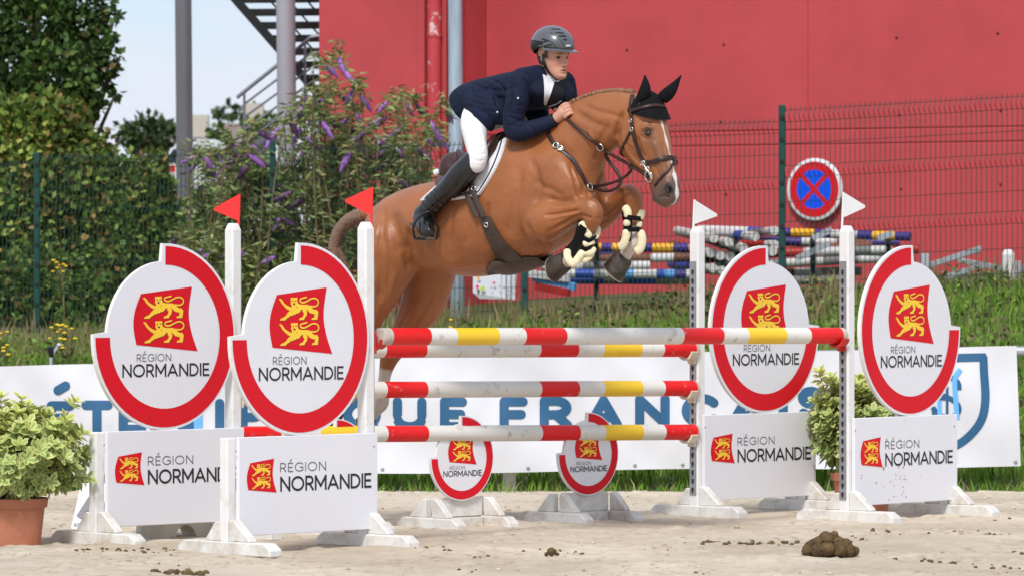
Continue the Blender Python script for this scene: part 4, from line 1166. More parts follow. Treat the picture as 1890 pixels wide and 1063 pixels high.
# ------------------------------------------------------------------ far background
M['roof_far'] = mat('roof_far', lin(128, 112, 108), 0.9, 0.06, 2); M['wall_far'] = mat('wall_far', (0.52, 0.47, 0.40), 0.9, 0.05, 1)
M['glass_dark'] = mat('glass_dark', (0.03, 0.04, 0.05), 0.1, 0.05, 2)
def house(px0, px1, yeave, yridge, ybase, Y, label, inset=30):
    a = P(px0, yeave, Y); b_ = P(px1, yeave, Y); dp = 6.0
    t_ = thing('house', P((px0 + px1) / 2, ybase, Y), label, 'house')
    mb = MB(); zb = P(0, ybase, Y).z; c = (a + b_) / 2 + V((0, dp / 2, 0)); c.z = (a.z + zb) / 2
    mb.box(c, (b_.x - a.x - 0.3, dp - 0.3, a.z - zb)); build('wall', mb, M['wall_far'], t_)
    zr = P(0, yridge, Y).z; ins = inset / F * Y
    mb = MB()
    vs = [V((a.x, Y, a.z)), V((b_.x, Y, a.z)), V((b_.x, Y + dp, a.z)), V((a.x, Y + dp, a.z)), V((a.x + ins, Y + dp / 2, zr)), V((b_.x - ins, Y + dp / 2, zr))]
    mb.add(vs, [(0, 1, 5, 4), (2, 3, 4, 5), (0, 4, 3), (1, 2, 5), (0, 3, 2, 1)]); rf = build('roof', mb, M['roof_far'], t_)
    mb = MB(); mb.box(V((b_.x - ins * 1.4, Y + dp / 2, zr + 0.15)), (0.45, 0.45, 0.7)); build('chimney', mb, M['wall_far'], rf)
    for k in (0.3, 0.7):
        mb = MB(); q = a.lerp(b_, k); mb.box(V((q.x, Y + 0.13, (a.z * 0.45 + zb * 0.55))), (0.8, 0.06, (a.z - zb) * 0.4)); build('window', mb, M['glass_dark'], t_)
house(378, 480, 272, 222, 400, 118.0, 'grey roofed house beyond the buddleia, right of the dark column', 16)
house(288, 372, 262, 246, 400, 112.0, 'low grey roofed house partly hidden behind the dark column', 14)
# white van
vY = 72.0
tv = thing('white_van', P(375, 370, vY), 'white van parked beyond the fence, right of the dark column', 'van')
M['van_white'] = mat('van_white', (0.62, 0.64, 0.66), 0.3, 0.03, 2, coat=0.3)
M['tyre'] = mat('tyre', (0.02, 0.02, 0.02), 0.8)
mb = MB()
prof = [(300, 385), (300, 300), (318, 268), (345, 257), (404, 258), (412, 268), (413, 385)]
vs = [P(x, y, vY) for x, y in prof] + [P(x, y, vY) + V((0, 1.8, 0)) for x, y in prof]
n = len(prof); mb.add(vs, [tuple(range(n)), tuple(range(n, 2 * n))[::-1]] + [(k, k + n, (k + 1) % n + n, (k + 1) % n) for k in range(n)])
o = build('body', mb, M['van_white'], tv)
bm = bmesh.new(); bm.from_mesh(o.data); bmesh.ops.recalc_face_normals(bm, faces=bm.faces); bmesh.ops.bevel(bm, geom=list(bm.edges), offset=0.05, segments=2, affect='EDGES'); bm.to_mesh(o.data); bm.free()
for poly in ([(304, 300), (320, 276), (332, 276), (332, 300)], [(340, 276), (370, 276), (370, 302), (340, 302)], [(376, 276), (406, 276), (406, 302), (376, 302)]):
    mb = MB(); n = len(poly); mb.add([P(x, y, vY - 0.02) for x, y in poly], [tuple(range(n))]); build('window', mb, M['glass_dark'], tv)
for px in (322, 392):
    mb = MB(); c = P(px, 372, vY); mb.tube([c + V((0, -0.03, 0)), c + V((0, 0.2, 0))], 0.3, 16); build('wheel', mb, M['tyre'], tv, smooth='auto')
# striped road cone-like delineator
bY = 62.0
tdl = thing('delineator_post', P(316, 350, bY), 'red and white delineator post beside the dark column', 'bollard')
mb = MB(); mb.bar(P(316, 400, bY), P(316, 338, bY), 0.10, 0.06, up=(0, 1, 0)); build('stem', mb, SM[0], tdl)
for (y0, y1, m_) in ((338, 328, SM[0]), (328, 318, SM[0]), (318, 306, POLE_R)):
    mb = MB(); mb.bar(P(316, y0, bY), P(316, y1, bY), 0.10, 0.06, up=(0, 1, 0)); build('band', mb, m_, tdl)

# marker board with the letter A and the block under the far left wing
tA = thing('letter_marker', (at(185, 26.75).x, 26.75, 0), 'white letter marker board with a grey A behind the leftmost wing', 'letter marker')
mb = MB(); yA = 26.75
poly = [(130, 979), (222, 979), (201, 891), (150, 891)]
vs = [P(x, y, yA + (979 - y) * 0.0012) for x, y in poly] + [P(x, y, yA + 0.03 + (979 - y) * 0.0012) for x, y in poly]
mb.add(vs, [(0, 1, 2, 3), (7, 6, 5, 4)] + [(k, k + 4, (k + 1) % 4 + 4, (k + 1) % 4) for k in range(4)]); build('board', mb, M['board_white'], tA)
mb = MB()
def flat(mb_, txt, x0, x1, y0, y1, sw, Y, gap=.3):
    n0 = len(mb_.v)
    lettering(mb_, txt, x0, x1, 0, y0 - y1, sw, V((0, 0, y0)), V((1, 0, 0)), V((0, 0, -1)), V((0, 1, 0)), 0.0, 0, gap)
    for i in range(n0, len(mb_.v)):
        px, h, py = mb_.v[i]; q = P(px, py, Y + (979 - py) * 0.0012 - 0.006 - abs(h)); mb_.v[i] = tuple(q)
flat(mb, 'A', 143, 207, 955, 902, 11, yA); build('letter', mb, M['print_grey'], tA)
mb = MB(); flat(mb, 'SPRI', 136, 157, 971, 964, 1.1, yA); build('small_lettering', mb, M['print_grey'], tA)
bl = thing('plastic_block', (at(318, 25.83).x, 25.83, 0), 'low cream block with an arched opening under the leftmost wing', 'block')
mb = MB(); hb = 0.15
poly = [(-0.20, 0), (-0.19, hb - .02), (-0.17, hb), (0.20, hb), (0.22, hb - 0.02), (0.23, 0), (0.115, 0)] + [(0.045 + 0.07 * math.cos(a), 0.07 * 1.1 * math.sin(a)) for a in np.linspace(0.15, math.pi - 0.15, 9)] + [(-0.025, 0)]
ex_ = V((math.cos(math.radians(42)), math.sin(math.radians(42)), 0)); ey_ = V((0, 0, 1)); ez_ = V((ex_.y, -ex_.x, 0))
mb.plate(poly[::-1], V(bl.location) + V((0, 0, 0)) - ez_ * 0.06, ex_, ey_, ez_, 0.12)
o = build('block_body', mb, mat('block_cream', (0.55, 0.52, 0.44), 0.7, 0.08, 6, dirt=(0.3, 0.24, 0.16), dirt_amt=0.5, dirt_scale=5), bl)
bm = bmesh.new(); bm.from_mesh(o.data); bmesh.ops.recalc_face_normals(bm, faces=bm.faces); bm.to_mesh(o.data); bm.free()
# ------------------------------------------------------------------ horse
TH = math.radians(42)
hv = V((math.cos(TH), -math.sin(TH), 0)); rv = V((-math.sin(TH), -math.cos(TH), 0))   # forward, horse's right
M0 = V(((690 - 945) / F * 26.95, 26.95, 0))
def plane_pt(px, py, b, M_, h_, r_):
    q = (px - 945) / F
    a = (q * (M_.y + b * r_.y) - M_.x - b * r_.x) / (h_.x - q * h_.y)
    p = M_ + h_ * a + r_ * b
    return V((p.x, p.y, CZ + (HZ - py) / F * p.y))
def H(px, py, b=0.0): return plane_pt(px, py, b, M0, hv, rv)
# the head is turned a little more towards the viewer
TH2 = math.radians(47)
hh = V((math.cos(TH2), -math.sin(TH2), 0)); rh = V((-math.sin(TH2), -math.cos(TH2), 0))
_p = H(1180, 200); MH = V((_p.x, _p.y, 0))
def HH(px, py, b=0.0): return plane_pt(px, py, b, MH, hh, rh)

def section(T, B, w, lat, n=20, ex=2.2, bias=0.0):
    """closed ring through T (top/front) and B (bottom/back), half-width w along lat"""
    c = (T + B) / 2; up = (T - B) / 2
    out = []
    for k in range(n):
        a = 2 * math.pi * k / n
        cs, sn = math.cos(a), math.sin(a)
        x = math.copysign(abs(cs) ** (2 / ex), cs); y = math.copysign(abs(sn) ** (2 / ex), sn)
        wk = w * (1 - bias * y)
        out.append(c + up * y + lat * (x * wk))
    return out
def limb(mb, chain, fn, sub=4, n=12, flat=1.0):
    """chain: (px, py, b, r)"""
    pts = []
    for (px, py, b, r) in chain:
        p = fn(px, py, b); pts.append((p.x, p.y, p.z, r))
    sm = smooth_curve(pts, sub)
    mb.tube([q[:3] for q in sm], [float(q[3]) for q in sm], n)
    mb.ball(sm[0][:3], float(sm[0][3]), None, n, 8); mb.ball(sm[-1][:3], float(sm[-1][3]) * 0.98, None, n, 8)
    return [V(q[:3]) for q in sm]
def blob(mb, fn, px, py, b, ra, rb, rz, ang=0.0, h_=None, r_=None):
    """muscle ellipsoid: ra along forward (tilted by ang degrees up), rb lateral, rz across"""
    h_ = h_ or hv; r_ = r_ or rv
    a = math.radians(ang)
    ax = (h_ * math.cos(a) + V((0, 0, 1)) * math.sin(a), r_, -h_ * math.sin(a) + V((0, 0, 1)) * math.cos(a))
    mb.ball(fn(px, py, b), (ra, rb, rz), ax, 16, 12)

hb_ = MB()
trunk = [(690, 422, 470, .09), (700, 392, 515, .17), (722, 366, 518, .225), (755, 349, 500, .262), (795, 337, 498, .275), (840, 329, 508, .285), (885, 312, 512, .29), (920, 283, 503, .285),
         (950, 252, 492, .27), (985, 240, 482, .26), (1020, 238, 462, .235), (1055, 250, 440, .20), (1082, 272, 415, .16), (1098, 300, 390, .10)]
rings = []
tr_s = smooth_curve(trunk, 3)
for (px, yt, yb, w) in tr_s:
    rings.append(section(H(px, yt), H(px, yb), w, rv, 22, 2.15, 0.06))
hb_.loft(rings)
neck = [((945, 246), (1078, 432), .20), ((985, 230), (1096, 372), .175), ((1025, 207), (1102, 330), .145), ((1062, 187), (1110, 302), .122), ((1098, 173), (1122, 285), .105), ((1132, 168), (1142, 268), .095), ((1162, 170), (1164, 252), .088), ((1182, 176), (1182, 240), .075)]
rings = []
for q in smooth_curve([(t[0], t[1], b_[0], b_[1], w) for t, b_, w in neck], 3):
    rings.append(section(H(q[0], q[1]), H(q[2], q[3]), q[4], rv, 20, 2.0, 0.10))
hb_.loft(rings)
# head
head = [((1196, 169), (1170, 205), .050), ((1209, 181), (1158, 238), .080), ((1217, 205), (1150, 262), .095), ((1223, 232), (1151, 276), .100), ((1230, 258), (1160, 292), .086), ((1236, 284), (1176, 311), .066), ((1242, 308), (1192, 327), .054), ((1247, 330), (1203, 343), .050), ((1250, 350), (1208, 358), .053), ((1250, 366), (1214, 372), .050), ((1244, 377), (1222, 382), .034)]
rings = []
for q in smooth_curve([(t[0], t[1], b_[0], b_[1], w) for t, b_, w in head], 3):
    rings.append(section(HH(q[0], q[1]), HH(q[2], q[3]), q[4], rh, 20, 2.5, -0.05))
hb_.loft(rings)
kw = dict(h_=hh, r_=rh)
blob(hb_, HH, 1166, 262, .052, .090, .035, .078, -35, **kw); blob(hb_, HH, 1166, 262, -.052, .090, .035, .078, -35, **kw)      # cheeks
for s in (1, -1):
    blob(hb_, HH, 1233, 350, .043 * s, .032, .020, .030, -60, **kw)          # nostril flare
    blob(hb_, HH, 1228, 378, .010 * s, .028, .026, .018, -20, **kw)          # lips
blob(hb_, HH, 1214, 368, 0, .026, .034, .022, -30, **kw)                     # chin
# muscles of the trunk
for s in (1, -1):
    blob(hb_, H, 1020 + (0), 330, .150 * s, .145, .075, .215, 62)            # shoulder blade
    blob(hb_, H, 998, 396, .155 * s, .14, .070, .11, 30)                    # upper arm
    blob(hb_, H, 1075, 385, .075 * s, .10, .085, .10, 40)                    # breast
    blob(hb_, H, 742, 425, .155 * s, .19, .105, .20, 60)                     # hip
    blob(hb_, H, 715, 450, .14 * s, .14, .10, .20, 80)                       # buttock
# near (right) fore leg, folded
nf = [(1000, 412, .165, .115), (1026, 402, .165, .098), (1052, 393, .155, .073), (1074, 386, .145, .056), (1090, 386, .14, .061), (1096, 398, .135, .056), (1092, 413, .13, .044), (1082, 436, .125, .036), (1073, 456, .12, .036), (1064, 473, .12, .045), (1053, 482, .12, .038), (1042, 484, .12, .042)]
nf_p = limb(hb_, nf, H)
blob(hb_, H, 1028, 416, .185, .10, .035, .05, 22)
ff_ = [(1065, 410, -.11, .115), (1096, 402, -.13, .100), (1122, 388, -.135, .076), (1143, 372, -.135, .060), (1158, 361, -.135, .064), (1168, 370, -.135, .056), (1170, 388, -.135, .042), (1170, 412, -.135, .034), (1170, 434, -.135, .036), (1169, 449, -.135, .044), (1160, 463, -.135, .036), (1152, 474, -.135, .042)]
ff_p = limb(hb_, ff_, H)
# near hind leg (behind the post) and far hind leg
nh = [(725, 455, .16, .19), (710, 505, .17, .155), (698, 548, .165, .108), (685, 590, .16, .066), (677, 620, .155, .054), (672, 642, .15, .058), (668, 662, .15, .046), (660, 690, .15, .036), (652, 712, .15, .036), (645, 728, .15, .046), (632, 744, .15, .038), (622, 755, .15, .044)]
nh_p = limb(hb_, nh, H)
fh = [(796, 474, -.13, .165), (790, 526, -.16, .138), (776, 568, -.15, .120), (756, 602, -.15, .095), (736, 630, -.15, .068), (722, 652, -.15, .062), (715, 672, -.15, .046), (710, 694, -.15, .036), (706, 722, -.15, .036), (703, 742, -.15, .047), (692, 757, -.15, .038), (684, 764, -.15, .043)]
fh_p = limb(hb_, fh, H)
# dock of the tail
limb(hb_, [(700, 398, 0, .05), (682, 393, .0, .045), (664, 398, .0, .040)], H)
hme = remeshed(hb_, 0.0068, 8, 0.5)
def relax(me, weight, it):
    """Laplacian smoothing, per-vertex weight 0..1"""
    co = mesh_np(me).astype(np.float64)
    ed = np.empty(len(me.edges) * 2, dtype=np.int32); me.edges.foreach_get('vertices', ed); ed = ed.reshape(-1, 2)
    deg = np.bincount(ed.ravel(), minlength=len(co)).astype(float)[:, None]
    w = weight[:, None] * 0.6
    for _ in range(it):
        acc = np.zeros_like(co)
        for k in range(3):
            acc[:, k] = np.bincount(ed[:, 0], co[ed[:, 1], k], len(co)) + np.bincount(ed[:, 1], co[ed[:, 0], k], len(co))
        co = co + w * (acc / np.maximum(deg, 1) - co)
    me.vertices.foreach_set('co', co.astype(np.float32).ravel()); me.update()
    return co
c_ = mesh_np(hme).astype(np.float64); a_ = (c_ - np.array(M0)) @ np.array(hv)
tw_ = np.clip((1.85 - a_) / 0.25, 0, 1) * np.clip((c_[:, 2] - (HZ * 0 + CZ - 0.20)) / 0.15, 0, 1)
c_ = relax(hme, tw_, 60)
def sculpt(me, strokes, gain=1.0):
    """press grooves (depth>0) or raise ridges (depth<0) along photo polylines dropped on the surface"""
    bv = bvh_of(me); co = mesh_np(me).astype(np.float64)
    nr = np.empty(len(me.vertices) * 3, dtype=np.float32); me.vertices.foreach_get('normal', nr); nr = nr.reshape(-1, 3)
    tot = np.zeros(len(co))
    for pts, depth, wd in strokes:
        line = []
        for q in smooth_curve(pts, 5):
            p, n_ = surf(bv, q[0], q[1])
            if p is not None: line.append(np.array(p))
        if len(line) < 2: continue
        d = np.full(len(co), 1e9); kk = np.zeros(len(co))
        for i in range(len(line) - 1):
            a = line[i]; ab = line[i + 1] - a
            if ab @ ab > 0.04: continue
            t_ = np.clip(((co - a) @ ab) / (ab @ ab + 1e-12), 0, 1)
            di = np.linalg.norm(co - (a + t_[:, None] * ab), axis=1)
            f = (i + t_) / (len(line) - 1)
            up = di < d; d = np.where(up, di, d); kk = np.where(up, f, kk)
        fade = np.clip(np.minimum(kk, 1 - kk) * 5 + 0.15, 0, 1)
        tot += depth * gain * fade * np.exp(-(d / wd) ** 2)
    co = co - nr * tot[:, None]
    me.vertices.foreach_set('co', co.astype(np.float32).ravel()); me.update()
sculpt(hme, [
 ([(1014, 405), (1034, 400), (1056, 396), (1076, 392)], -.004, .006), ([(1010, 386), (1034, 384), (1060, 380)], -.004, .008),
 ([(985, 330), (1000, 345), (1020, 352), (1040, 366)], .007, .020), ([(975, 290), (990, 318), (994, 350), (988, 380)], .008, .024),
 ([(1052, 300), (1062, 330), (1066, 352), (1076, 366)], .012, .016), ([(1084, 352), (1090, 362), (1100, 366)], .010, .012),
 ([(1040, 430), (1010, 458), (985, 470), (960, 462)], -.006, .008), ([(960, 450), (930, 470), (890, 486), (840, 492), (800, 486)], -.0035, .006),
 ([(900, 372), (896, 400), (890, 430)], .005, .018), ([(870, 392), (864, 425), (858, 455)], .005, .018), ([(836, 390), (832, 420), (828, 455)], .004, .018),
 ([(800, 380), (790, 420), (775, 450), (764, 470)], .010, .028), ([(735, 380), (752, 410), (768, 440)], -.006, .03),
 ([(712, 385), (706, 420), (712, 460), (718, 500), (712, 545)], .009, .016), ([(730, 500), (724, 530), (712, 560)], -.005, .010),
 ([(1070, 190), (1100, 205), (1130, 212), (1150, 222)], .006, .014), ([(1086, 240), (1096, 265), (1098, 290)], -.006, .014), ([(1108, 215), (1100, 240), (1102, 262)], -.004, .010),
 ([(800, 540), (786, 570), (764, 598)], .008, .014), ([(820, 530), (806, 565), (785, 595)], -.005, .012), ([(760, 560), (745, 590), (732, 612)], .007, .010),
 ([(1100, 405), (1122, 398), (1142, 380)], .006, .012), ([(1150, 352), (1162, 350), (1172, 360)], -.004, .008), ([(1164, 372), (1166, 384), (1166, 396)], .004, .005),
 ([(1196, 268), (1190, 290), (1196, 306)], -.003, .005), ([(1204, 300), (1214, 318), (1222, 336)], .004, .007), ([(1228, 330), (1234, 340), (1240, 344)], -.004, .006), ([(1158, 262), (1170, 272), (1176, 290)], -.003, .006),
 ([(968, 410), (982, 436), (1002, 452), (1018, 458)], .012, .026),      # behind the upper arm
 ([(1012, 366), (1028, 372), (1044, 373), (1062, 370)], .012, .018),                # above the forearm
 ([(1004, 398), (1026, 396), (1050, 392), (1070, 388)], .010, .010),
 ([(1012, 428), (1036, 416), (1058, 404), (1072, 398)], .011, .010),
 ([(1028, 262), (1050, 285), (1066, 312), (1074, 340)], .010, .022),               # point of shoulder line
 ([(1142, 286), (1126, 300), (1112, 322), (1104, 345)], .016, .014),               # jugular groove
 ([(1126, 228), (1112, 250), (1104, 275), (1100, 300)], .008, .018),
 ([(1150, 205), (1140, 232), (1138, 258)], .012, .014),                            # behind the cheek
 ([(1060, 205), (1090, 225), (1115, 235)], .007, .020),
 ([(760, 500), (752, 478), (750, 450), (756, 420)], .022, .024),                   # flank fold
 ([(742, 470), (732, 430), (724, 395)], .010, .03),
 ([(702, 420), (700, 470), (702, 520), (700, 560)], .014, .020),                   # hamstring groove
 ([(770, 430), (800, 470), (850, 492)], -.008, .05),
 ([(960, 300), (955, 350), (945, 400), (938, 440)], .010, .03),                    # edge of the ribs behind the shoulder
 ([(1080, 375), (1092, 372), (1102, 382), (1106, 396)], -.005, .010),              # knee bones
 ([(1070, 395), (1082, 400), (1092, 404)], .006, .008),
 ([(1152, 258), (1158, 280), (1174, 300), (1190, 314)], -.006, .010),              # jaw edge
 ([(1176, 252), (1182, 275), (1192, 292)], .006, .010),
 ([(1206, 262), (1214, 285), (1222, 306)], -.006, .008),                           # facial crest
 ([(1222, 262), (1230, 295), (1236, 325)], .005, .010),
 ([(1214, 366), (1226, 362), (1236, 366)], .007, .005),                            # mouth
 ([(1232, 346), (1238, 352), (1238, 359)], .016, .007),                            # nostril
 ([(1182, 250), (1190, 256), (1200, 258)], .005, .009), ([(1184, 240), (1194, 235), (1206, 239)], -.009, .009), ([(1180, 225), (1192, 222), (1206, 228)], .006, .010),
], 1.35)

# coat colours by place on the body
hc = mesh_np(hme).astype(np.float64)
coat = np.array((0.312, 0.110, 0.038))
col = np.tile(coat, (len(hc), 1))
rel_ = hc - np.array(M0)
aa = rel_ @ np.array(hv); bb = rel_ @ np.array(rv)
def blendc(mask, c):
    global col
    mask = np.clip(mask, 0, 1)[:, None]; col = col * (1 - mask) + np.array(c) * mask
def dist_to(pts):
    P_ = np.array([tuple(p) for p in pts]); d = np.full(len(hc), 1e9)
    for i in range(len(P_) - 1):
        a = P_[i]; ab = P_[i + 1] - a; t_ = np.clip(((hc - a) @ ab) / (ab @ ab + 1e-12), 0, 1)
        d = np.minimum(d, np.linalg.norm(hc - (a + t_[:, None] * ab), axis=1))
    return d
nzc = np.sin(hc[:, 0] * 61) * np.sin(hc[:, 2] * 67 + 1) * np.sin(hc[:, 1] * 53)
# darker lower legs, socks
blendc(1.2 - dist_to([H(1150, 345, -.135), H(1172, 375, -.135)]) / .12, (0.27, 0.088, 0.028))
white = (0.58, 0.50, 0.44)
blendc((0.085 - dist_to(ff_p[34:])) / .02 + nzc * .3, white)
blendc((0.075 - dist_to(nf_p[36:])) / .02 + nzc * .3, (0.50, 0.41, 0.34))
blendc((0.085 - dist_to(nh_p[32:])) / .02 + nzc * .3, (0.52, 0.45, 0.38))
blendc((0.085 - dist_to(fh_p[29:])) / .02 + nzc * .3, (0.56, 0.50, 0.44))
# face: grey muzzle, dark eye surround, white blaze
muz = [HH(1240, 352), HH(1222, 368)]
blendc((0.135 - dist_to(muz)) / .09, (0.085, 0.062, 0.052))
for s in (1, -1):
    blendc((0.085 - dist_to([HH(1197, 244, .095 * s), HH(1222, 300, .05 * s)])) / .07 * .55, (0.12, 0.06, 0.035))
    e_ = HH(1236, 352, .055 * s); blendc((0.030 - dist_to([e_, HH(1232, 345, .06 * s)])) / .012, (0.012, 0.010, 0.010))
    blendc((0.040 - dist_to([HH(1194, 245, .098 * s), HH(1200, 247, .097 * s)])) / .015, (0.03, 0.018, 0.012))
bl_path = [HH(1218, 222), HH(1226, 250), HH(1234, 282), HH(1242, 312), HH(1248, 335), HH(1251, 350), HH(1250, 366)]
P_ = np.array([tuple(p) for p in bl_path]); 
latd = np.abs((hc - np.array(MH)) @ np.array(rh)); dd = dist_to(bl_path)
blendc(np.where(dd < 0.055, (0.0075 + 0.005 * (hc[:, 2] < HH(1245, 320).z) + 0.003 * np.sin(hc[:, 2] * 70) - latd + 0.003 * nzc) / .004, 0), (0.66, 0.62, 0.58))
blendc((0.026 - dist_to([HH(1240, 384), HH(1222, 384)])) / .02 * .5, (0.22, 0.18, 0.16))
set_col(hme, col)
M['coat'] = mat('horse_coat', (1, 1, 1), 0.42, 0.20, 6, bump=0.12, bscale=90, attr='Col', spec=0.42, bump2=0.30, bscale2=8)
hme.materials.append(M['coat'])
horse = tag(link_mesh('horse', hme), 'chestnut horse with white blaze jumping over the striped poles towards the right', 'horse')
HB = bvh_of(hme)

# eyes
M['eye'] = mat('eye_dark', (0.012, 0.008, 0.006), 0.08, 0.02, 5, spec=0.7)
for s in (1, -1):
    c, n_ = (surf(HB, 1196, 246, -0.008) if s > 0 else (None, None))
    if c is None: c = HH(1197, 246, -.088)
    mb = MB(); mb.ball(c, (0.018, 0.018, 0.0145), None, 12, 8); build('eye', mb, M['eye'], horse, smooth=True)
# hooves: tapered horn shells set on the pasterns
M['hoof'] = mat('hoof_horn', (0.020, 0.016, 0.013), 0.6, 0.25, 22, bump=0.3, bscale=40, color2=(0.075, 0.058, 0.045))
M['hoof_rim'] = mat('hoof_rim', (0.36, 0.29, 0.22), 0.7, 0.2, 20)
def hoof(a, b_, r0, r1, fwd):
    """a coronet centre, b sole centre"""
    d = (b_ - a).normalized(); f = (fwd - d * fwd.dot(d)).normalized(); s = d.cross(f)
    mb = MB(); rings = []; n = 18; L = (b_ - a).length
    for (t, k, sh) in ((-0.15, 0.80, 0.0), (0.0, 1.0, 0.0), (0.5, 1.10, 0.010), (0.93, 1.22, 0.022), (1.0, 1.20, 0.022), (1.0, 0.85, 0.022), (0.90, 0.6, 0.02)):
        rr = r0 * k
        rings.append([a + d * (L * t) + f * (rr * math.cos(2 * math.pi * q / n) * 1.06 + sh) + s * (rr * math.sin(2 * math.pi * q / n)) for q in range(n)])
    mb.loft(rings, True, 0, [0, 0, 0, 1, 1, 1])
    return build('hoof', mb, [M['hoof'], M['hoof_rim']], horse, smooth='auto')
hoof(H(1042, 484, .12), H(1019, 490, .12), .053, .06, V((0, 0, -1)) + hv * .2)
hoof(H(1151, 476, -.135), H(1133, 500, -.135) + rv * .02, .054, .06, hv + V((0, 0, .3)))
hoof(H(621, 757, .15), H(606, 775, .15), .047, .055, hv)
hoof(H(682, 766, -.15), H(668, 780, -.15), .047, .055, hv)

# tail: wrapped dock and hair below
M['tail_hair'] = mat('tail_hair', (0.045, 0.022, 0.011), 0.5, 0.4, 60, stretch=(1, 1, 0.08), color2=(0.20, 0.10, 0.045), bump=0.3, bscale=90)
M['tail_wrap'] = mat('tail_wrap', (0.15, 0.085, 0.055), 0.75, 0.25, 60, bump=0.5, bscale=120, color2=(0.30, 0.20, 0.145))
tl_p = [(672, 396, 0), (656, 401, 0), (640, 411, 0), (628, 425, 0), (620, 442, 0), (616, 462, 0)]
pp = [H(*q) for q in tl_p]
mb = MB(); sm = smooth_curve([tuple(p) for p in pp], 8)
mb.tube(sm, [0.040 - 0.008 * i / len(sm) + (0.0025 if i % 2 else 0) for i in range(len(sm))], 14); build('tail_wrap', mb, M['tail_wrap'], horse, smooth=True)
mb = MB()
for k in range(190):
    u = rnd.gauss(0, 1.15); v_ = rnd.uniform(-.05, .05); w_ = rnd.uniform(-1, 1)
    ln = rnd.uniform(0.6, 1.0)
    ctl = [(616 + u * 3, 458, v_ * .4), (614 + u * 6 + w_ * 3, 478, v_), (620 + u * 8 + w_ * 4, 510, v_ * 1.3), (632 + u * 8 + w_ * 5, 510 + 38 * ln, v_ * 1.3), (646 + u * 7 + w_ * 6, 510 + 90 * ln, v_)]
    sm = smooth_curve([tuple(H(*q)) for q in ctl], 4)
    mb.tube(sm, [0.0075 * (1 - 0.7 * (i / (len(sm) - 1)) ** 2) for i in range(len(sm))], 4)
tag(build('tail_hair', mb, M['tail_hair'], horse, smooth=True), kind='stuff')
# plaited mane: short rolled plaits along the crest
M['mane'] = mat('mane_hair', (0.17, 0.075, 0.035), 0.6, 0.3, 50, bump=0.4, bscale=120, color2=(0.30, 0.15, 0.08))
crest = smooth_curve([(1030, 203), (1062, 186), (1098, 172), (1132, 167), (1164, 168)], 5)
for i, q in enumerate(crest):
    p = H(q[0], q[1] + 2, 0.0); mb = MB()
    lump(mb, (p.x, p.y, p.z), 0.022, i, 0.75, 0, 8, 6)
    build('plait', mb, M['mane'], horse, smooth=True)

# ------------------------------------------------------------------ tack: straps that lie on the coat
M['leather'] = mat('leather_brown', (0.035, 0.014, 0.010), 0.42, 0.2, 20, bump=0.1, bscale=80)
M['leather_girth'] = mat('leather_girth', (0.060, 0.042, 0.034), 0.5, 0.2, 12, bump=0.12, bscale=60)
M['leather_red'] = mat('leather_red', (0.048, 0.017, 0.015), 0.35, 0.2, 12, bump=0.08, bscale=60)
M['black_cloth'] = mat('black_cloth', (0.0045, 0.0045, 0.006), 0.85, 0.2, 30, bump=0.15, bscale=160, spec=0.2)
M['metal'] = mat('bright_metal', (0.62, 0.60, 0.56), 0.22, 0.05, 10, metal=1.0)
M['pad_white'] = mat('pad_white', (0.82, 0.82, 0.84), 0.8, 0.03, 10, bump=0.25, bscale=120)
M['pad_dark'] = mat('pad_piping', (0.02, 0.02, 0.035), 0.7, 0.1, 20)
M['fleece'] = mat('fleece_cream', (0.78, 0.70, 0.47), 0.85, 0.05, 40, bump=0.25, bscale=120)
def strap(name, pts, w, th, m, parent, off=0.004, sub=6, bvh=None, mirror=False, rnd_=False, Ydef=None):
    bvh = bvh or HB
    P3 = []; N3 = []
    for q in smooth_curve(pts, sub):
        p, n_ = surf(bvh, q[0], q[1], off)
        if p is None:
            Yc = P3[-1].y if P3 else (Ydef or 25.8)
            p = P(q[0], q[1], Yc); n_ = V((0, -1, 0))
        P3.append(p); N3.append(n_)
    # smooth depth jumps
    for _ in range(3):
        P3 = [P3[0]] + [(P3[i - 1] + P3[i] * 2 + P3[i + 1]) / 4 for i in range(1, len(P3) - 1)] + [P3[-1]]
        N3 = [N3[0]] + [(N3[i - 1] + N3[i] * 2 + N3[i + 1]).normalized() for i in range(1, len(N3) - 1)] + [N3[-1]]
    mb = MB(); rings = []
    for i, p in enumerate(P3):
        t_ = (P3[min(i + 1, len(P3) - 1)] - P3[max(i - 1, 0)])
        t_ = t_.normalized() if t_.length > 1e-8 else V((1, 0, 0))
        n_ = (N3[i] - t_ * N3[i].dot(t_)).normalized(); s = t_.cross(n_)
        rings.append([p + s * (w / 2) - n_ * th, p + s * (w / 2) + n_ * th * .5, p + s * (w * .3) + n_ * th, p - s * (w * .3) + n_ * th, p - s * (w / 2) + n_ * th * .5, p - s * (w / 2) - n_ * th])
    mb.loft(rings)
    return build(name, mb, m, parent, smooth='auto')
def cord(name, pts, r, m, parent, sub=6):
    """free strap: pts are (px, py, Y)"""
    mb = MB(); mb.tube([P(*q) for q in smooth_curve(pts, sub)], r, 8); return build(name, mb, m, parent, smooth=True)
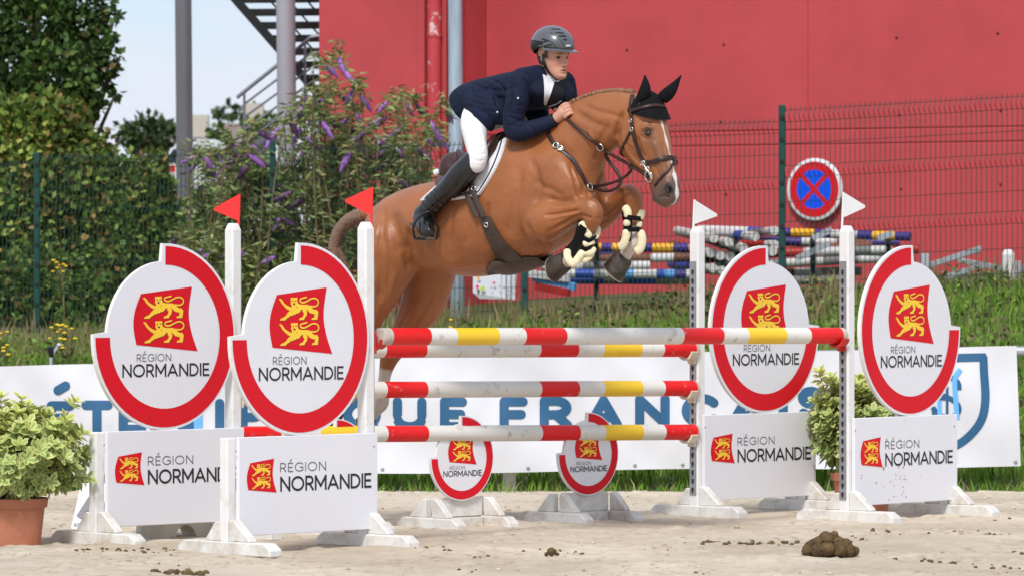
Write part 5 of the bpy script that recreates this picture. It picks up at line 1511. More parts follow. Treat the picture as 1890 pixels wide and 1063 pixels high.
def ring3(name, px, py, R, r, m, parent, bvh=None, Y=None, off=0.012):
    p, n_ = surf(bvh or HB, px, py, off) if Y is None else (P(px, py, Y), V((0, -1, 0)))
    if p is None: p, n_ = P(px, py, 25.5), V((0, -1, 0))
    x = n_.orthogonal().normalized(); y = n_.cross(x)
    mb = MB(); k = 16
    rings = []
    for i in range(k + 1):
        a = 2 * math.pi * i / k; d = x * math.cos(a) + y * math.sin(a)
        rings.append([p + d * (R + r * math.cos(2 * math.pi * j / 6)) + n_ * (r * math.sin(2 * math.pi * j / 6)) for j in range(6)])
    mb.loft(rings, False); return build(name, mb, m, parent, smooth=True)

# saddle pad: a quilted sheet over the back, both sides
def body_patch(name, corners_fn, nu, nv, off, m, parent, th=0.012, mirror=True, bvh=None):
    """grid of photo pixels dropped on the body; mirrored to the other flank when asked"""
    bvh = bvh or HB
    pts = []; last = None
    for i in range(nu):
        row = []
        for j in range(nv):
            px, py = corners_fn(i / (nu - 1), j / (nv - 1))
            p, n_ = surf(bvh, px, py, off)
            if p is None:
                p = P(px, py, (row[-1] if row else last).y if (row or last) else 26.0)
            row.append(p)
        last = row[0]; pts.append(row)
    for _ in range(2):
        q = [[p.copy() for p in r] for r in pts]
        for i in range(1, nu - 1):
            for j in range(1, nv - 1):
                q[i][j] = (pts[i][j] * 2 + pts[i - 1][j] + pts[i + 1][j] + pts[i][j - 1] + pts[i][j + 1]) / 6
        pts = q
    flat = [p for r in pts for p in r]
    mb = MB()
    def shell(fl, flip):
        n = len(fl)
        # thickness along local normals
        nor = []
        for i in range(nu):
            for j in range(nv):
                du = fl[min(i + 1, nu - 1) * nv + j] - fl[max(i - 1, 0) * nv + j]; dv = fl[i * nv + min(j + 1, nv - 1)] - fl[i * nv + max(j - 1, 0)]
                nn = du.cross(dv); nn = nn.normalized() if nn.length > 1e-9 else V((0, -1, 0))
                nor.append(nn)
        sgn = 1 if sum(n_.y for n_ in nor) < 0 else -1
        if flip: sgn = -1 if sum((n_.dot(-rv)) for n_ in nor) < 0 else 1
        inner = [p - nor[k] * (th * sgn) for k, p in enumerate(fl)]
        fs = []
        for i in range(nu - 1):
            for j in range(nv - 1):
                a = i * nv + j; f = (a, a + nv, a + nv + 1, a + 1)
                fs.append(f); fs.append(tuple(x + n for x in f)[::-1])
        edge = [(i * nv, (i + 1) * nv) for i in range(nu - 1)] + [((i + 1) * nv + nv - 1, i * nv + nv - 1) for i in range(nu - 1)] + [(j + 1, j) for j in range(nv - 1)] + [((nu - 1) * nv + j, (nu - 1) * nv + j + 1) for j in range(nv - 1)]
        for a, b_ in edge: fs.append((a, b_, b_ + n, a + n))
        mb.add(fl + inner, fs)
    shell(flat, False)
    if mirror:
        mm = []
        for p in flat:
            b_ = (p - M0).dot(rv); mm.append(p - rv * (2 * b_))
        shell(mm, True)
    o = build(name, mb, m, parent, smooth='auto')
    bm = bmesh.new(); bm.from_mesh(o.data); bmesh.ops.recalc_face_normals(bm, faces=bm.faces); bm.to_mesh(o.data); bm.free()
    return pts
def quad(tl, tr, br, bl, bow=(0, 0, 0, 0)):
    """bilinear patch, u along top->bottom, v left->right; bow bends the edges (top, right, bottom, left)"""
    def f(u, v):
        x = (tl[0] * (1 - v) + tr[0] * v) * (1 - u) + (bl[0] * (1 - v) + br[0] * v) * u
        y = (tl[1] * (1 - v) + tr[1] * v) * (1 - u) + (bl[1] * (1 - v) + br[1] * v) * u
        x += bow[1] * 4 * u * (1 - u) * v + bow[3] * 4 * u * (1 - u) * (1 - v)
        y += bow[0] * 4 * v * (1 - v) * (1 - u) + bow[2] * 4 * v * (1 - v) * u
        return x, y
    return f
pad = thing('saddle_pad', H(870, 380), 'white saddle pad with dark piping under the saddle', 'saddle pad')
padf = quad((822, 336), (936, 258), (887, 361), (778, 373), (-2, 7, 4, 0))
pad_pts = body_patch('quilted_sheet', padf, 22, 26, 0.014, M['pad_white'], pad, 0.012)
for (ins, r_, m_) in ((0.006, 0.0045, 'pad_white'), (0.018, 0.0035, 'pad_dark')):
    u1 = 1 - ins * 4.0; v1 = 1 - ins * 3.2; v0 = ins * 3.2
    path = [padf(0.02 + 0.98 * k / 20 * u1, v1) for k in range(21)] + [padf(u1, v1 + (v0 - v1) * k / 20) for k in range(1, 21)] + [padf(u1 - (u1 - 0.05) * k / 12, v0) for k in range(1, 13)]
    P3 = [surf(HB, x, y, 0.0175)[0] for x, y in path]; P3 = [p for p in P3 if p is not None]
    mb = MB(); mb.tube(P3, r_, 6); build('piping', mb, M[m_], pad, smooth=True)

# saddle
sad = thing('saddle', H(880, 330), 'dark brown leather jumping saddle with girth under the rider', 'saddle')
tpx = np.array([q[0] for q in tr_s]); tyt = np.array([q[1] for q in tr_s]); tyb = np.array([q[2] for q in tr_s]); tww = np.array([q[3] for q in tr_s])
def trunk_pt(px, phi, off):
    """point on the barrel: column of the spine, angle from the right flank (0) up to the spine (90 degrees)"""
    T = H(px, float(np.interp(px, tpx, tyt))); B = H(px, float(np.interp(px, tpx, tyb))); w = float(np.interp(px, tpx, tww))
    a = math.radians(phi); c = (T + B) / 2; up = (T - B) / 2; cs, sn = math.cos(a), math.sin(a)
    x = math.copysign(abs(cs) ** (2 / 2.15), cs); y = math.copysign(abs(sn) ** (2 / 2.15), sn)
    n_ = (rv * (cs / w) + up.normalized() * (sn / up.length)).normalized()
    return c + up * y + rv * (x * w * (1 - .06 * y)) + n_ * off
seat = [(832, 298, .06), (838, 285, .12), (848, 280, .155), (860, 288, .160), (876, 298, .145), (894, 290, .125), (908, 272, .11), (920, 252, .095), (930, 243, .07), (936, 248, .04)]
rings = []
for (px, py, w) in smooth_curve(seat, 4):
    rings.append(section(H(px, py), H(px, float(np.interp(px, tpx, tyt)) + 34), w, rv, 22, 2.3, -0.12))
mb = MB(); mb.loft(rings); build('seat', mb, M['leather_red'], sad, smooth=True)
mb = MB(); sm = smooth_curve([tuple(H(846 + abs(b_) * 40, 280 + abs(b_) ** 1.6 * 800, b_)) for b_ in (-.15, -.09, 0, .09, .15)], 5)
mb.tube(sm, [0.014] * len(sm), 8); build('cantle_roll', mb, M['leather'], sad, smooth=True)
for sgn in (1, -1):
    def tp(px, phi, off):
        p = trunk_pt(px, phi, off); return p if sgn > 0 else p - rv * (2 * (p - M0).dot(rv))
    for nm, fr, re, p0, p1, off, th, m_ in (('flap', ((72, 950), (45, 962), (17, 946)), ((72, 905), (45, 893), (17, 898)), 72, 15, .036, .010, 'leather'), ('panel', ((70, 902), (50, 900), (34, 896)), ((70, 846), (50, 850), (34, 866)), 70, 36, .040, .020, 'leather_red')):
        nu, nv = 14, 12; g = []
        for i in range(nu):
            ph = p0 + (p1 - p0) * i / (nu - 1)
            a = float(np.interp(-ph, [-q[0] for q in re], [q[1] for q in re])); b_ = float(np.interp(-ph, [-q[0] for q in fr], [q[1] for q in fr]))
            rnd_c = 10 * max(0, i - (nu - 4)) / 3
            for j in range(nv): g.append((a + rnd_c + (b_ - rnd_c - a - rnd_c) * j / (nv - 1), ph))
        mb = MB(); outer = [tp(px, ph, off) for px, ph in g]; inner = [tp(px, ph, off - th) for px, ph in g]; n = nu * nv
        fs = [(i * nv + j, i * nv + j + 1, (i + 1) * nv + j + 1, (i + 1) * nv + j) for i in range(nu - 1) for j in range(nv - 1)]
        ed = [(i * nv, (i + 1) * nv) for i in range(nu - 1)] + [((i + 1) * nv + nv - 1, i * nv + nv - 1) for i in range(nu - 1)] + [((nu - 1) * nv + j, (nu - 1) * nv + j + 1) for j in range(nv - 1)] + [(j + 1, j) for j in range(nv - 1)]
        mb.add(outer + inner, fs + [tuple(x + n for x in f)[::-1] for f in fs] + [(a, b_, b_ + n, a + n) for a, b_ in ed])
        o = build(nm, mb, M[m_], sad, smooth='auto')
        bm = bmesh.new(); bm.from_mesh(o.data); bmesh.ops.recalc_face_normals(bm, faces=bm.faces); bm.to_mesh(o.data); bm.free()
    mb = MB(); sm = [tp(px, ph, .045) for px, ph in ((934, 72), (948, 60), (952, 48), (948, 36), (938, 26))]
    sm = smooth_curve([tuple(p) for p in sm], 4); mb.tube(sm, [.012 + .010 * math.sin(math.pi * i / (len(sm) - 1)) for i in range(len(sm))], 8); build('knee_roll', mb, M['leather_red'], sad, smooth=True)
mb = MB(); p = H(806, 319, .06); mb.ball(p, 0.02); build('fleece_tuft', mb, M['pad_white'], pad, smooth=True)
for dx in (0, 13):
    strap('girth_strap', [(862 + dx, 340), (872 + dx, 372), (886 + dx, 400)], 0.030, 0.004, M['leather_girth'], sad, 0.030)
for (px, py) in ((870, 352), (882, 350)): ring3('buckle', px, py, 0.014, 0.003, M['metal'], sad, off=0.036)
def girth_fn(u, v):
    L = smooth_curve([(885, 398), (902, 440), (921, 486), (926, 506)], 8); R = smooth_curve([(906, 400), (934, 448), (975, 481), (1004, 487)], 8)
    i = min(int(u * (len(L) - 1)), len(L) - 1)
    a = L[i]; b_ = R[i]; return (a[0] + (b_[0] - a[0]) * v, a[1] + (b_[1] - a[1]) * v)
body_patch('girth', girth_fn, 25, 12, 0.017, M['leather_girth'], sad, 0.012)
# belly guard under the breastbone
mb = MB(); rings = []
for (px, py, w, t_) in smooth_curve([(914, 500, .10, .012), (935, 503, .15, .016), (962, 499, .14, .016), (988, 491, .10, .014), (1006, 486, .06, .010)], 4):
    c = H(px, py)
    rings.append([c + rv * (w * math.cos(a)) + V((0, 0, 1)) * (t_ * math.sin(a) + 0.9 * w * abs(math.cos(a)) ** 2.2 * 0.55) for a in np.linspace(0, 2 * math.pi, 25)[:-1]])
mb.loft(rings); build('belly_guard', mb, M['leather_girth'], sad, smooth=True)
ring3('stud', 902, 414, 0.012, 0.004, M['metal'], sad, off=0.022)

# breastplate and running martingale
bpl = thing('breastplate', H(1060, 300), 'brown leather breastplate and martingale on the horse chest', 'breastplate')
strap('shoulder_strap', [(1012, 246), (1022, 264), (1040, 281), (1058, 297), (1070, 318), (1082, 340)], 0.024, 0.004, M['leather'], bpl, 0.006)
for (px, py) in ((1027, 270), (1034, 276)): ring3('buckle', px, py, 0.014, 0.0035, M['metal'], bpl)
mb = MB(); p, n_ = surf(HB, 1036, 278, 0.012); mb.ball(p, (0.02, 0.006, 0.009)); build('buckle_plate', mb, M['metal'], bpl, smooth=True)
ring3('ring', 1086, 346, 0.018, 0.0035, M['metal'], bpl)
strap('chest_strap', [(1084, 343), (1094, 345), (1106, 346)], 0.022, 0.004, M['leather'], bpl, 0.006)
c0 = surf(HB, 1100, 344, 0.01)[0]; yb_ = c0.y if c0 else 25.4
cord('martingale_strap', [(1098, 344, yb_), (1118, 341, yb_ - .06), (1138, 335, yb_ - .10), (1156, 325, yb_ - .12), (1166, 314, yb_ - .12)], 0.008, M['leather'], bpl)
cord('martingale_strap', [(1098, 346, yb_), (1112, 352, yb_ - .05), (1128, 352, yb_ - .08), (1142, 344, yb_ - .10), (1145, 330, yb_ - .10), (1136, 314, yb_ - .08), (1124, 298, yb_ - .06), (1111, 274, yb_ - .06)], 0.009, M['leather'], bpl)

# bridle
brd = thing('bridle', HH(1190, 250), 'brown leather bridle with noseband and metal bit on the horse head', 'bridle')
strap('cheekpiece', [(1168, 178), (1165, 196), (1167, 220), (1170, 244), (1176, 268), (1184, 288), (1191, 300)], 0.021, 0.004, M['leather'], brd, 0.009)
strap('throatlatch', [(1166, 240), (1158, 256), (1150, 272), (1146, 282)], 0.012, 0.003, M['leather'], brd, 0.006)
strap('noseband', [(1186, 299), (1200, 300), (1216, 296), (1232, 292), (1244, 293)], 0.024, 0.005, M['leather'], brd, 0.007)
strap('flash_strap', [(1243, 300), (1236, 311), (1225, 324), (1214, 336), (1209, 344)], 0.013, 0.003, M['leather'], brd, 0.006)
ring3('nose_button', 1246, 300, 0.012, 0.006, M['leather'], brd, off=0.006)
ring3('bit_ring', 1200, 326, 0.028, 0.0045, M['metal'], brd, off=0.010)
ring3('bit_ring', 1190, 301, 0.014, 0.004, M['metal'], brd, off=0.012)
ring3('bit_ring', 1198, 312, 0.014, 0.004, M['metal'], brd, off=0.014)
strap('bit_cheek', [(1188, 298), (1194, 308), (1201, 318), (1206, 330)], 0.010, 0.005, M['metal'], brd, 0.012)
for (px, py) in ((1167, 224), (1169, 240)): ring3('buckle', px, py, 0.010, 0.003, M['metal'], brd, off=0.014)
rp_ = []
for q in smooth_curve([(1043, 214), (1060, 231), (1079, 246), (1094, 259), (1108, 270), (1122, 280)], 4):
    p, n_ = surf(HB, q[0], q[1], 0.012); rp_.append(p if p is not None else P(q[0], q[1], rp_[-1].y))
e_ = surf(HB, 1198, 328, 0.012)[0]
st_ = rp_[-1]
rp_ += [P(x, y, st_.y + (e_.y - st_.y) * t_) for x, y, t_ in ((1137, 290, .2), (1152, 299, .4), (1170, 309, .65), (1184, 319, .85), (1197, 327, 1.0))]
for _ in range(2): rp_ = [rp_[0]] + [(rp_[i - 1] + rp_[i] * 2 + rp_[i + 1]) / 4 for i in range(1, len(rp_) - 1)] + [rp_[-1]]
mb = MB(); mb.tube(rp_, 0.0085, 8); build('rein', mb, M['leather'], brd, smooth=True)
mb = MB(); q_ = [(p - rh * (2 * (p - MH).dot(rh)) if i > 12 else p - rv * (2 * (p - M0).dot(rv))) for i, p in enumerate(rp_)]
mb.tube(q_, 0.0085, 8); build('rein', mb, M['leather'], brd, smooth=True)
ring3('rein_stop', 1165, 307, 0.012, 0.006, M['leather'], brd, Y=(st_.y + (e_.y - st_.y) * .6))
ring3('rein_ring', 1110, 271, 0.020, 0.005, M['metal'], bpl, off=0.014)

# black ear bonnet: a skull cap taken from the head's own surface plus two ear covers
bon = thing('ear_bonnet', HH(1200, 190), 'black ear bonnet with two pointed ears on the horse head', 'ear bonnet')
bn = [((1196, 166), (1169, 200), .046), ((1205, 172), (1166, 203), .066), ((1212, 181), (1165, 206), .081), ((1217, 194), (1167, 209), .0915), ((1221, 208), (1171, 210), .0965), ((1225, 222), (1178, 207), .0985)]
rings = []
for q in smooth_curve([(t[0], t[1], b_[0], b_[1], w) for t, b_, w in bn], 3):
    rings.append(section(HH(q[0], q[1]), HH(q[2], q[3]), q[4], rh, 26, 2.5, -0.05))
mb = MB(); mb.loft(rings); cap_o = build('cap', mb, M['black_cloth'], bon, smooth='auto')
def ear(base_l, base_r, tip, b0, bt, wmax):
    """pointed ear: cupped leaf lofted from base to tip; points are (px, py)"""
    mb = MB(); rings = []
    B0 = HH(*base_l, b0); B1 = HH(*base_r, b0); T = HH(*tip, bt)
    c0 = (B0 + B1) / 2; half = (B1 - B0) / 2
    side = half.normalized(); ax = (T - c0).normalized(); dp = side.cross(ax).normalized()
    for k in range(13):
        t_ = k / 12
        prof_ = [1.0, 1.10, 1.16, 1.15, 1.10, 1.0, .88, .75, .60, .45, .30, .16, .02][k]
        c = c0.lerp(T, t_) + side * (0.010 * math.sin(t_ * 3.0))
        w = half.length * prof_ * .84; d2 = w * 0.6 + 0.004
        rings.append([c + side * (w * math.cos(a)) + dp * (d2 * math.sin(a)) for a in np.linspace(0, 2 * math.pi, 15)[:-1]])
    mb.loft(rings); return build('ear_cover', mb, M['black_cloth'], bon, smooth=True)
ear((1173, 196), (1196, 184), (1190, 139), .055, .06, 1)
ear((1212, 178), (1230, 192), (1257, 139), -.05, -.09, 1)
BNB = bvh_of(cap_o.data)
strap('browband', [(1166, 205), (1180, 201), (1196, 197), (1212, 195), (1226, 197)], 0.016, 0.004, M['leather'], brd, 0.005, 6, BNB)
mb = MB(); mb.tube([HH(1180, 212, .075), HH(1180, 198, .078), HH(1182, 184, .066), HH(1186, 172, .04), HH(1192, 168, 0), HH(1190, 172, -.04)], 0.012, 8); build('headpiece', mb, M['leather'], brd, smooth=True)

# tendon boots on the fore legs
def tendon_boot(axis, back, label, cream, shell, straps, Yo):
    t_ = thing('tendon_boot', axis[0], label, 'tendon boot', 'tendon boots on the fore legs')
    mb = MB(); n = 12; rings = []
    for k in range(9):
        u = k / 8; c = axis[0].lerp(axis[1], u); d = (axis[1] - axis[0]).normalized()
        bk = (back - d * back.dot(d)).normalized(); s = d.cross(bk)
        R = 0.056 + 0.006 * math.cos(u * 6) + (0.014 * smooth01(np.array((u - .6) / .4)))
        ro = [c + bk * (R * math.cos(a)) + s * (R * 0.92 * math.sin(a)) for a in np.linspace(-2.1, 2.1, n)]
        ri = [c + bk * ((R - .007) * math.cos(a)) + s * ((R - .007) * 0.92 * math.sin(a)) for a in np.linspace(2.1, -2.1, n)]
        rings.append(ro + ri)
    mb.loft(rings); o = build('shell', mb, M['black_cloth'], t_, smooth='auto')
    bm = bmesh.new(); bm.from_mesh(o.data); bmesh.ops.recalc_face_normals(bm, faces=bm.faces); bm.to_mesh(o.data); bm.free()
    for path, r in cream:
        sm_ = smooth_curve([tuple(P(x, y, Yo + dy)) for x, y, dy in path], 5)
        mb = MB(); pts_ = [V(q) for q in sm_]; rg_ = []
        for i, p in enumerate(pts_):
            tt = (pts_[min(i + 1, len(pts_) - 1)] - pts_[max(i - 1, 0)]).normalized(); vd = (p - CAMP).normalized() * -1
            n_ = (vd - tt * vd.dot(tt)).normalized(); sd = tt.cross(n_); k_ = .55 if i in (0, len(pts_) - 1) else (.9 if i in (1, len(pts_) - 2) else 1)
            rg_.append([p + sd * (r * 1.22 * k_ * math.cos(a)) + n_ * (r * .8 * k_ * math.sin(a)) for a in np.linspace(0, 2 * math.pi, 13)[:-1]])
        mb.loft(rg_)
        build('fleece_edge', mb, M['fleece'], t_, smooth=True)
    for path in straps:
        mb = MB(); sm_ = [P(x, y, Yo + dy) for x, y, dy in path]
        rings = []
        sm2 = [V(q) for q in smooth_curve([tuple(q) for q in sm_], 5)]
        d = (axis[1] - axis[0]).normalized()
        for i, p in enumerate(sm2):
            tt = (sm2[min(i + 1, len(sm2) - 1)] - sm2[max(i - 1, 0)]).normalized(); nn_ = tt.cross(d).normalized()
            rings.append([p + d * .012 - nn_ * .004, p + d * .012 + nn_ * .004, p - d * .012 + nn_ * .004, p - d * .012 - nn_ * .004])
        mb.loft(rings); build('strap', mb, M['black_cloth'], t_)
YN = H(1078, 440, .125).y; YF = H(1168, 415, -.135).y
tendon_boot((H(1087, 416, .13), H(1062, 474, .12)), -hv + V((0, 0, -.35)), 'black tendon boot with cream fleece on the foreleg nearer the girth',
    [([(1072, 410, -.045), (1080, 424, -.055), (1089, 440, -.055)], .017), ([(1103, 418, -.01), (1103, 430, -.02), (1098, 440, -.04)], .013), ([(1076, 452, -.058), (1088, 449, -.055), (1094, 444, -.04)], .017),
     ([(1047, 460, -.03), (1048, 476, -.045), (1058, 487, -.055), (1068, 476, -.060), (1076, 467, -.060), (1090, 466, -.05), (1095, 456, -.035)], .017), ([(1072, 482, -.05), (1086, 476, -.045), (1094, 464, -.03)], .014)],
    None, [[(1078, 440, -.062), (1088, 445, -.070), (1099, 437, -.05)], [(1072, 456, -.062), (1082, 461, -.072), (1094, 453, -.05)]], YN)
tendon_boot((H(1168, 392, -.135), H(1168, 446, -.135)), -hv, 'black tendon boot with cream fleece on the foreleg raised under the horse muzzle',
    [([(1152, 382, -.03), (1158, 390, -.05), (1159, 402, -.055)], .018), ([(1183, 388, -.02), (1183, 396, -.03), (1180, 404, -.04)], .017), ([(1157, 406, -.056), (1157, 418, -.056)], .016), ([(1180, 408, -.04), (1179, 420, -.04)], .014),
     ([(1157, 424, -.056), (1155, 440, -.056), (1150, 452, -.05), (1142, 458, -.04)], .019), ([(1180, 426, -.04), (1185, 440, -.045), (1182, 458, -.045), (1172, 466, -.04)], .019)],
    None, [[(1152, 399, -.04), (1164, 402, -.072), (1182, 404, -.05)], [(1152, 421, -.04), (1164, 424, -.072), (1180, 424, -.05)]], YF)
# ------------------------------------------------------------------ rider
TH3 = math.radians(45)
hr_ = V((math.cos(TH3), -math.sin(TH3), 0)); rr_ = V((-math.sin(TH3), -math.cos(TH3), 0))
_p = H(1012, 125); MR = V((_p.x, _p.y, 0))
def HR(px, py, b=0.0): return plane_pt(px, py, b, MR, hr_, rr_)
kr = dict(h_=hr_, r_=rr_)
def mirror_b(p): return p - rv * (2 * (p - M0).dot(rv))
def limb3(mb, pts, sub=4, n=12):
    sm = smooth_curve(pts, sub)
    mb.tube([q[:3] for q in sm], [float(q[3]) for q in sm], n)
    mb.ball(sm[0][:3], float(sm[0][3]), None, n, 8); mb.ball(sm[-1][:3], float(sm[-1][3]), None, n, 8)
def c3(chain, k=1.0):
    out = []
    for (px, py, b, r) in chain:
        p = H(px, py, b); out.append((p.x, p.y, p.z, r * k))
    return out
def mir(pts): return [(*mirror_b(V(q[:3])), q[3]) for q in pts]

heel = H(772, 400, .315); toe = heel + hv * .17 + rv * .10 + V((0, 0, -.085)); ball_ = heel + hv * .115 + rv * .065 + V((0, 0, -.062))
arm = [(962, 152, .165, .074), (955, 182, .195, .066), (948, 218, .21, .058), (950, 243, .21, .054), (973, 241, .20, .050), (998, 233, .165, .043), (1021, 223, .125, .035)]
leg = [(893, 203, .10, .095), (878, 226, .18, .080), (877, 256, .255, .060), (882, 286, .305, .052), (879, 302, .315, .050)]
shin = [(872, 300, .315, .058), (850, 324, .335, .064), (827, 348, .335, .055), (805, 371, .325, .047), (790, 386, .32, .046)]
# body: one continuous figure under the clothes
rb_ = MB()
limb3(rb_, c3([(893, 200, 0, .085), (915, 188, 0, .085), (950, 172, 0, .085), (985, 162, 0, .085), (1008, 155, 0, .07)]))
limb3(rb_, c3([(1008, 158, 0, .062), (1016, 136, 0, .056), (1022, 116, 0, .056)]))
for f in (lambda q: q, mir):
    limb3(rb_, f(c3(arm, .72))); limb3(rb_, f(c3(leg, .75))); limb3(rb_, f(c3(shin, .8)))
    limb3(rb_, f([(*heel, .034), (*ball_, .034), (*toe, .026)]))
    limb3(rb_, f(c3([(962, 156, .15, .05), (985, 157, .05, .065)])))
# head: stacked cross-sections with the features of the face as smooth swellings
HO = HR(1021.5, 107.5)                         # between the ears at eye level
def hp(f, l, z): return HO + hr_ * f + rr_ * l + V((0, 0, z))
zk = np.array([-.120, -.117, -.110, -.100, -.085, -.068, -.05, -.03, -.01, .01, .03, .055, .08, .098, .110, .117])
ffk = np.array([.050, .062, .072, .078, .079, .079, .079, .080, .081, .086, .091, .088, .074, .054, .032, .006])
fbk = np.array([.040, .034, .024, .010, -.012, -.038, -.060, -.080, -.091, -.096, -.099, -.098, -.088, -.072, -.052, -.022])
wk_ = np.array([.008, .019, .029, .038, .047, .054, .060, .066, .070, .073, .074, .072, .060, .045, .030, .012])
rings = []
G = lambda x, c, s: math.exp(-((x - c) / s) ** 2)
for z_ in np.linspace(-.120, .117, 80):
    f1 = float(np.interp(z_, zk, ffk)); f0 = float(np.interp(z_, zk, fbk)); w_ = float(np.interp(z_, zk, wk_)); rg = []
    for a in np.linspace(0, 2 * math.pi, 73)[:-1]:
        cs, sn = math.cos(a), math.sin(a)
        l = w_ * math.copysign(abs(sn) ** (2 / 2.2), sn)
        mid = f0 * .45 + f1 * .55 if False else (f0 + f1) / 2
        f = mid + (f1 - f0) / 2 * math.copysign(abs(cs) ** (2 / 2.35), cs)
        if cs > 0:
            nz_ = float(np.interp(z_, [-.056, -.050, -.044, -.036, -.02, .0, .012, .02], [0, .006, .022, .026, .016, .008, .004, 0]))
            sg = float(np.interp(z_, [-.05, -.036, .0], [.0135, .0125, .009]))
            d = nz_ * G(l, 0, sg)
            for s in (1, -1):
                d += -.011 * G(l, .031 * s, .015) * G(z_, .0, .011)            # eye socket
                d += .005 * G(l, .028 * s, .020) * G(z_, .019, .007)           # brow
                d += .005 * G(l, .044 * s, .014) * G(z_, -.024, .012)          # cheek bone
                d += -.004 * G(l, .040 * s, .014) * G(z_, -.055, .014)         # cheek hollow
                d += .007 * G(l, .0125 * s, .006) * G(z_, -.043, .006)         # nostril wing
            d += .0065 * G(l, 0, .020) * G(z_, -.0635, .0045) + .0065 * G(l, 0, .018) * G(z_, -.0765, .005) - .004 * G(l, 0, .024) * G(z_, -.070, .003)
            d += -.003 * G(l, 0, .018) * G(z_, -.087, .005) + .006 * G(l, 0, .020) * G(z_, -.102, .009)
            f += d
        rg.append(hp(f, l, z_))
    rings.append(rg)
rb_.loft(rings)
for s in (1, -1):
    rb_.ball(hp(-.008, .072 * s, -.022), (.017, .007, .030), (hr_, rr_, V((0, 0, 1))), 12, 10)
# hands: palm, four bent fingers and a thumb closed on the rein
def hand(mb, f):
    W_p = H(1023, 222, .125); K = H(1039, 209, .105)
    ax = (K - W_p).normalized(); sd = rv; up = ax.cross(sd).normalized()
    if up.z < 0: up = -up
    pts = [(*W_p, .027), (*W_p.lerp(K, .5), .030), (*K, .033)]
    limb3(mb, f(pts), 3, 10)
    a_ = V((hv.x * .75, hv.y * .75, .55)).normalized(); dn = V((hv.x * .3, hv.y * .3, -.9)).normalized()
    for i in range(4):
        k0 = K + up * (0.026 - 0.021 * i) + rv * 0.016 + ax * (0.012 - .002 * i)
        k1 = k0 + ax * 0.030 + rv * 0.006 - up * .002; k2 = k1 - rv * 0.026 + ax * 0.008; k3 = k2 - ax * 0.026 - rv * 0.004
        r = (.0100, .0102, .0098, .0085)[i]
        limb3(mb, f([(*k0, r), (*k1, r), (*k2, r * .95), (*k3, r * .85)]), 3, 8)
    t0 = K + up * 0.020 - rv * 0.006 - ax * .02; t1 = t0 + up * 0.018 + ax * 0.022; t2 = t1 + ax * 0.030 - up * .002
    limb3(mb, f([(*t0, .012), (*t1, .0105), (*t2, .0085)]), 3, 8)
hand(rb_, lambda q: q); hand(rb_, mir)
rme = remeshed(rb_, 0.0036, 2, 0.5)
rc = mesh_np(rme).astype(np.float64)
col = np.tile(np.array((0.56, 0.29, 0.205)), (len(rc), 1))
hc = rc
q_ = rc - np.array(HO); hf = q_ @ np.array(hr_); hl = np.abs(q_ @ np.array(rr_)); hz2 = q_[:, 2]
ishead = (hz2 > -.13) & (hz2 < .13) & (np.abs(hf) < .13) & (hl < .09)
def paint(m_, c): blendc(np.where(ishead, m_, 0), c)
fr_ = hf > .02
paint(np.where(fr_, 1.2 - np.hypot((hl - .042) / .026, (hz2 + .035) / .030), 0) * .6, (0.60, 0.255, 0.185))
paint(np.where(hf > .07, 1.3 - np.hypot(hl / .024, (hz2 + .070) / .0125), 0), (0.42, 0.17, 0.135))
paint(np.where(hf > .06, 1.6 - np.hypot(hl / .018, (hz2 + .070) / .0035), 0), (0.10, 0.035, 0.03))
paint(np.where(fr_, 1.5 - np.hypot((hl - .032) / .015, (hz2 - .001) / .008), 0) * .6, (0.25, 0.115, 0.08))
paint(np.where(fr_, 1.6 - np.hypot((hl - .031) / .017, (hz2 - .0195) / .0042), 0) * .85, (0.13, 0.065, 0.04))
paint(np.where(hf > .07, 1.5 - np.hypot((hl - .008) / .0045, (hz2 + .049) / .003), 0) * .8, (0.16, 0.07, 0.05))
hair = (0.055, 0.030, 0.018)
paint(np.minimum((.020 - np.abs(hf - .016)) / .014, (hz2 + .012) / .015) * (hl > .045), hair)
paint((-.012 - hf) / .015 * (hz2 > -.075) * (hl < .068), hair)
set_col(rme, col)
M['skin'] = mat('skin', (1, 1, 1), 0.55, 0.05, 30, attr='Col', bump=0.04, bscale=200, spec=0.35)
rme.materials.append(M['skin'])
person = tag(link_mesh('person', rme), 'rider in navy jacket, white breeches and grey helmet leaning forward on the horse', 'person')
RB = bvh_of(rme)
for s in (1, -1):
    mb = MB(); mb.ball(hp(.0660, .031 * s, -.0005), (0.010, 0.0115, 0.0058), (hr_, rr_, V((0, 0, 1))), 12, 8); build('eye', mb, M['eye'], person, smooth=True)

# breeches
M['breeches'] = mat('breeches_white', (0.80, 0.79, 0.82), 0.75, 0.03, 12, bump=0.25, bscale=22)
mbx = MB()
blob(mbx, H, 893, 203, 0, .15, .17, .115, -15)
for f in (lambda q: q, mir): limb3(mbx, f(c3(leg, 1.05)), 5, 16)
bme = remeshed(mbx, 0.0055, 6)
sculpt(bme, [([(868, 268), (882, 272), (896, 270)], .004, .005), ([(868, 280), (882, 286), (896, 284)], .004, .005), ([(870, 294), (884, 298), (894, 296)], .004, .005), ([(856, 205), (868, 214), (884, 214)], .005, .007), ([(856, 222), (866, 230), (878, 232)], .004, .006), ([(858, 240), (864, 262), (866, 285)], -.003, .006), ([(884, 235), (890, 255), (892, 275)], .003, .006)])
bme.materials.append(M['breeches']); link_mesh('breeches', bme, person)
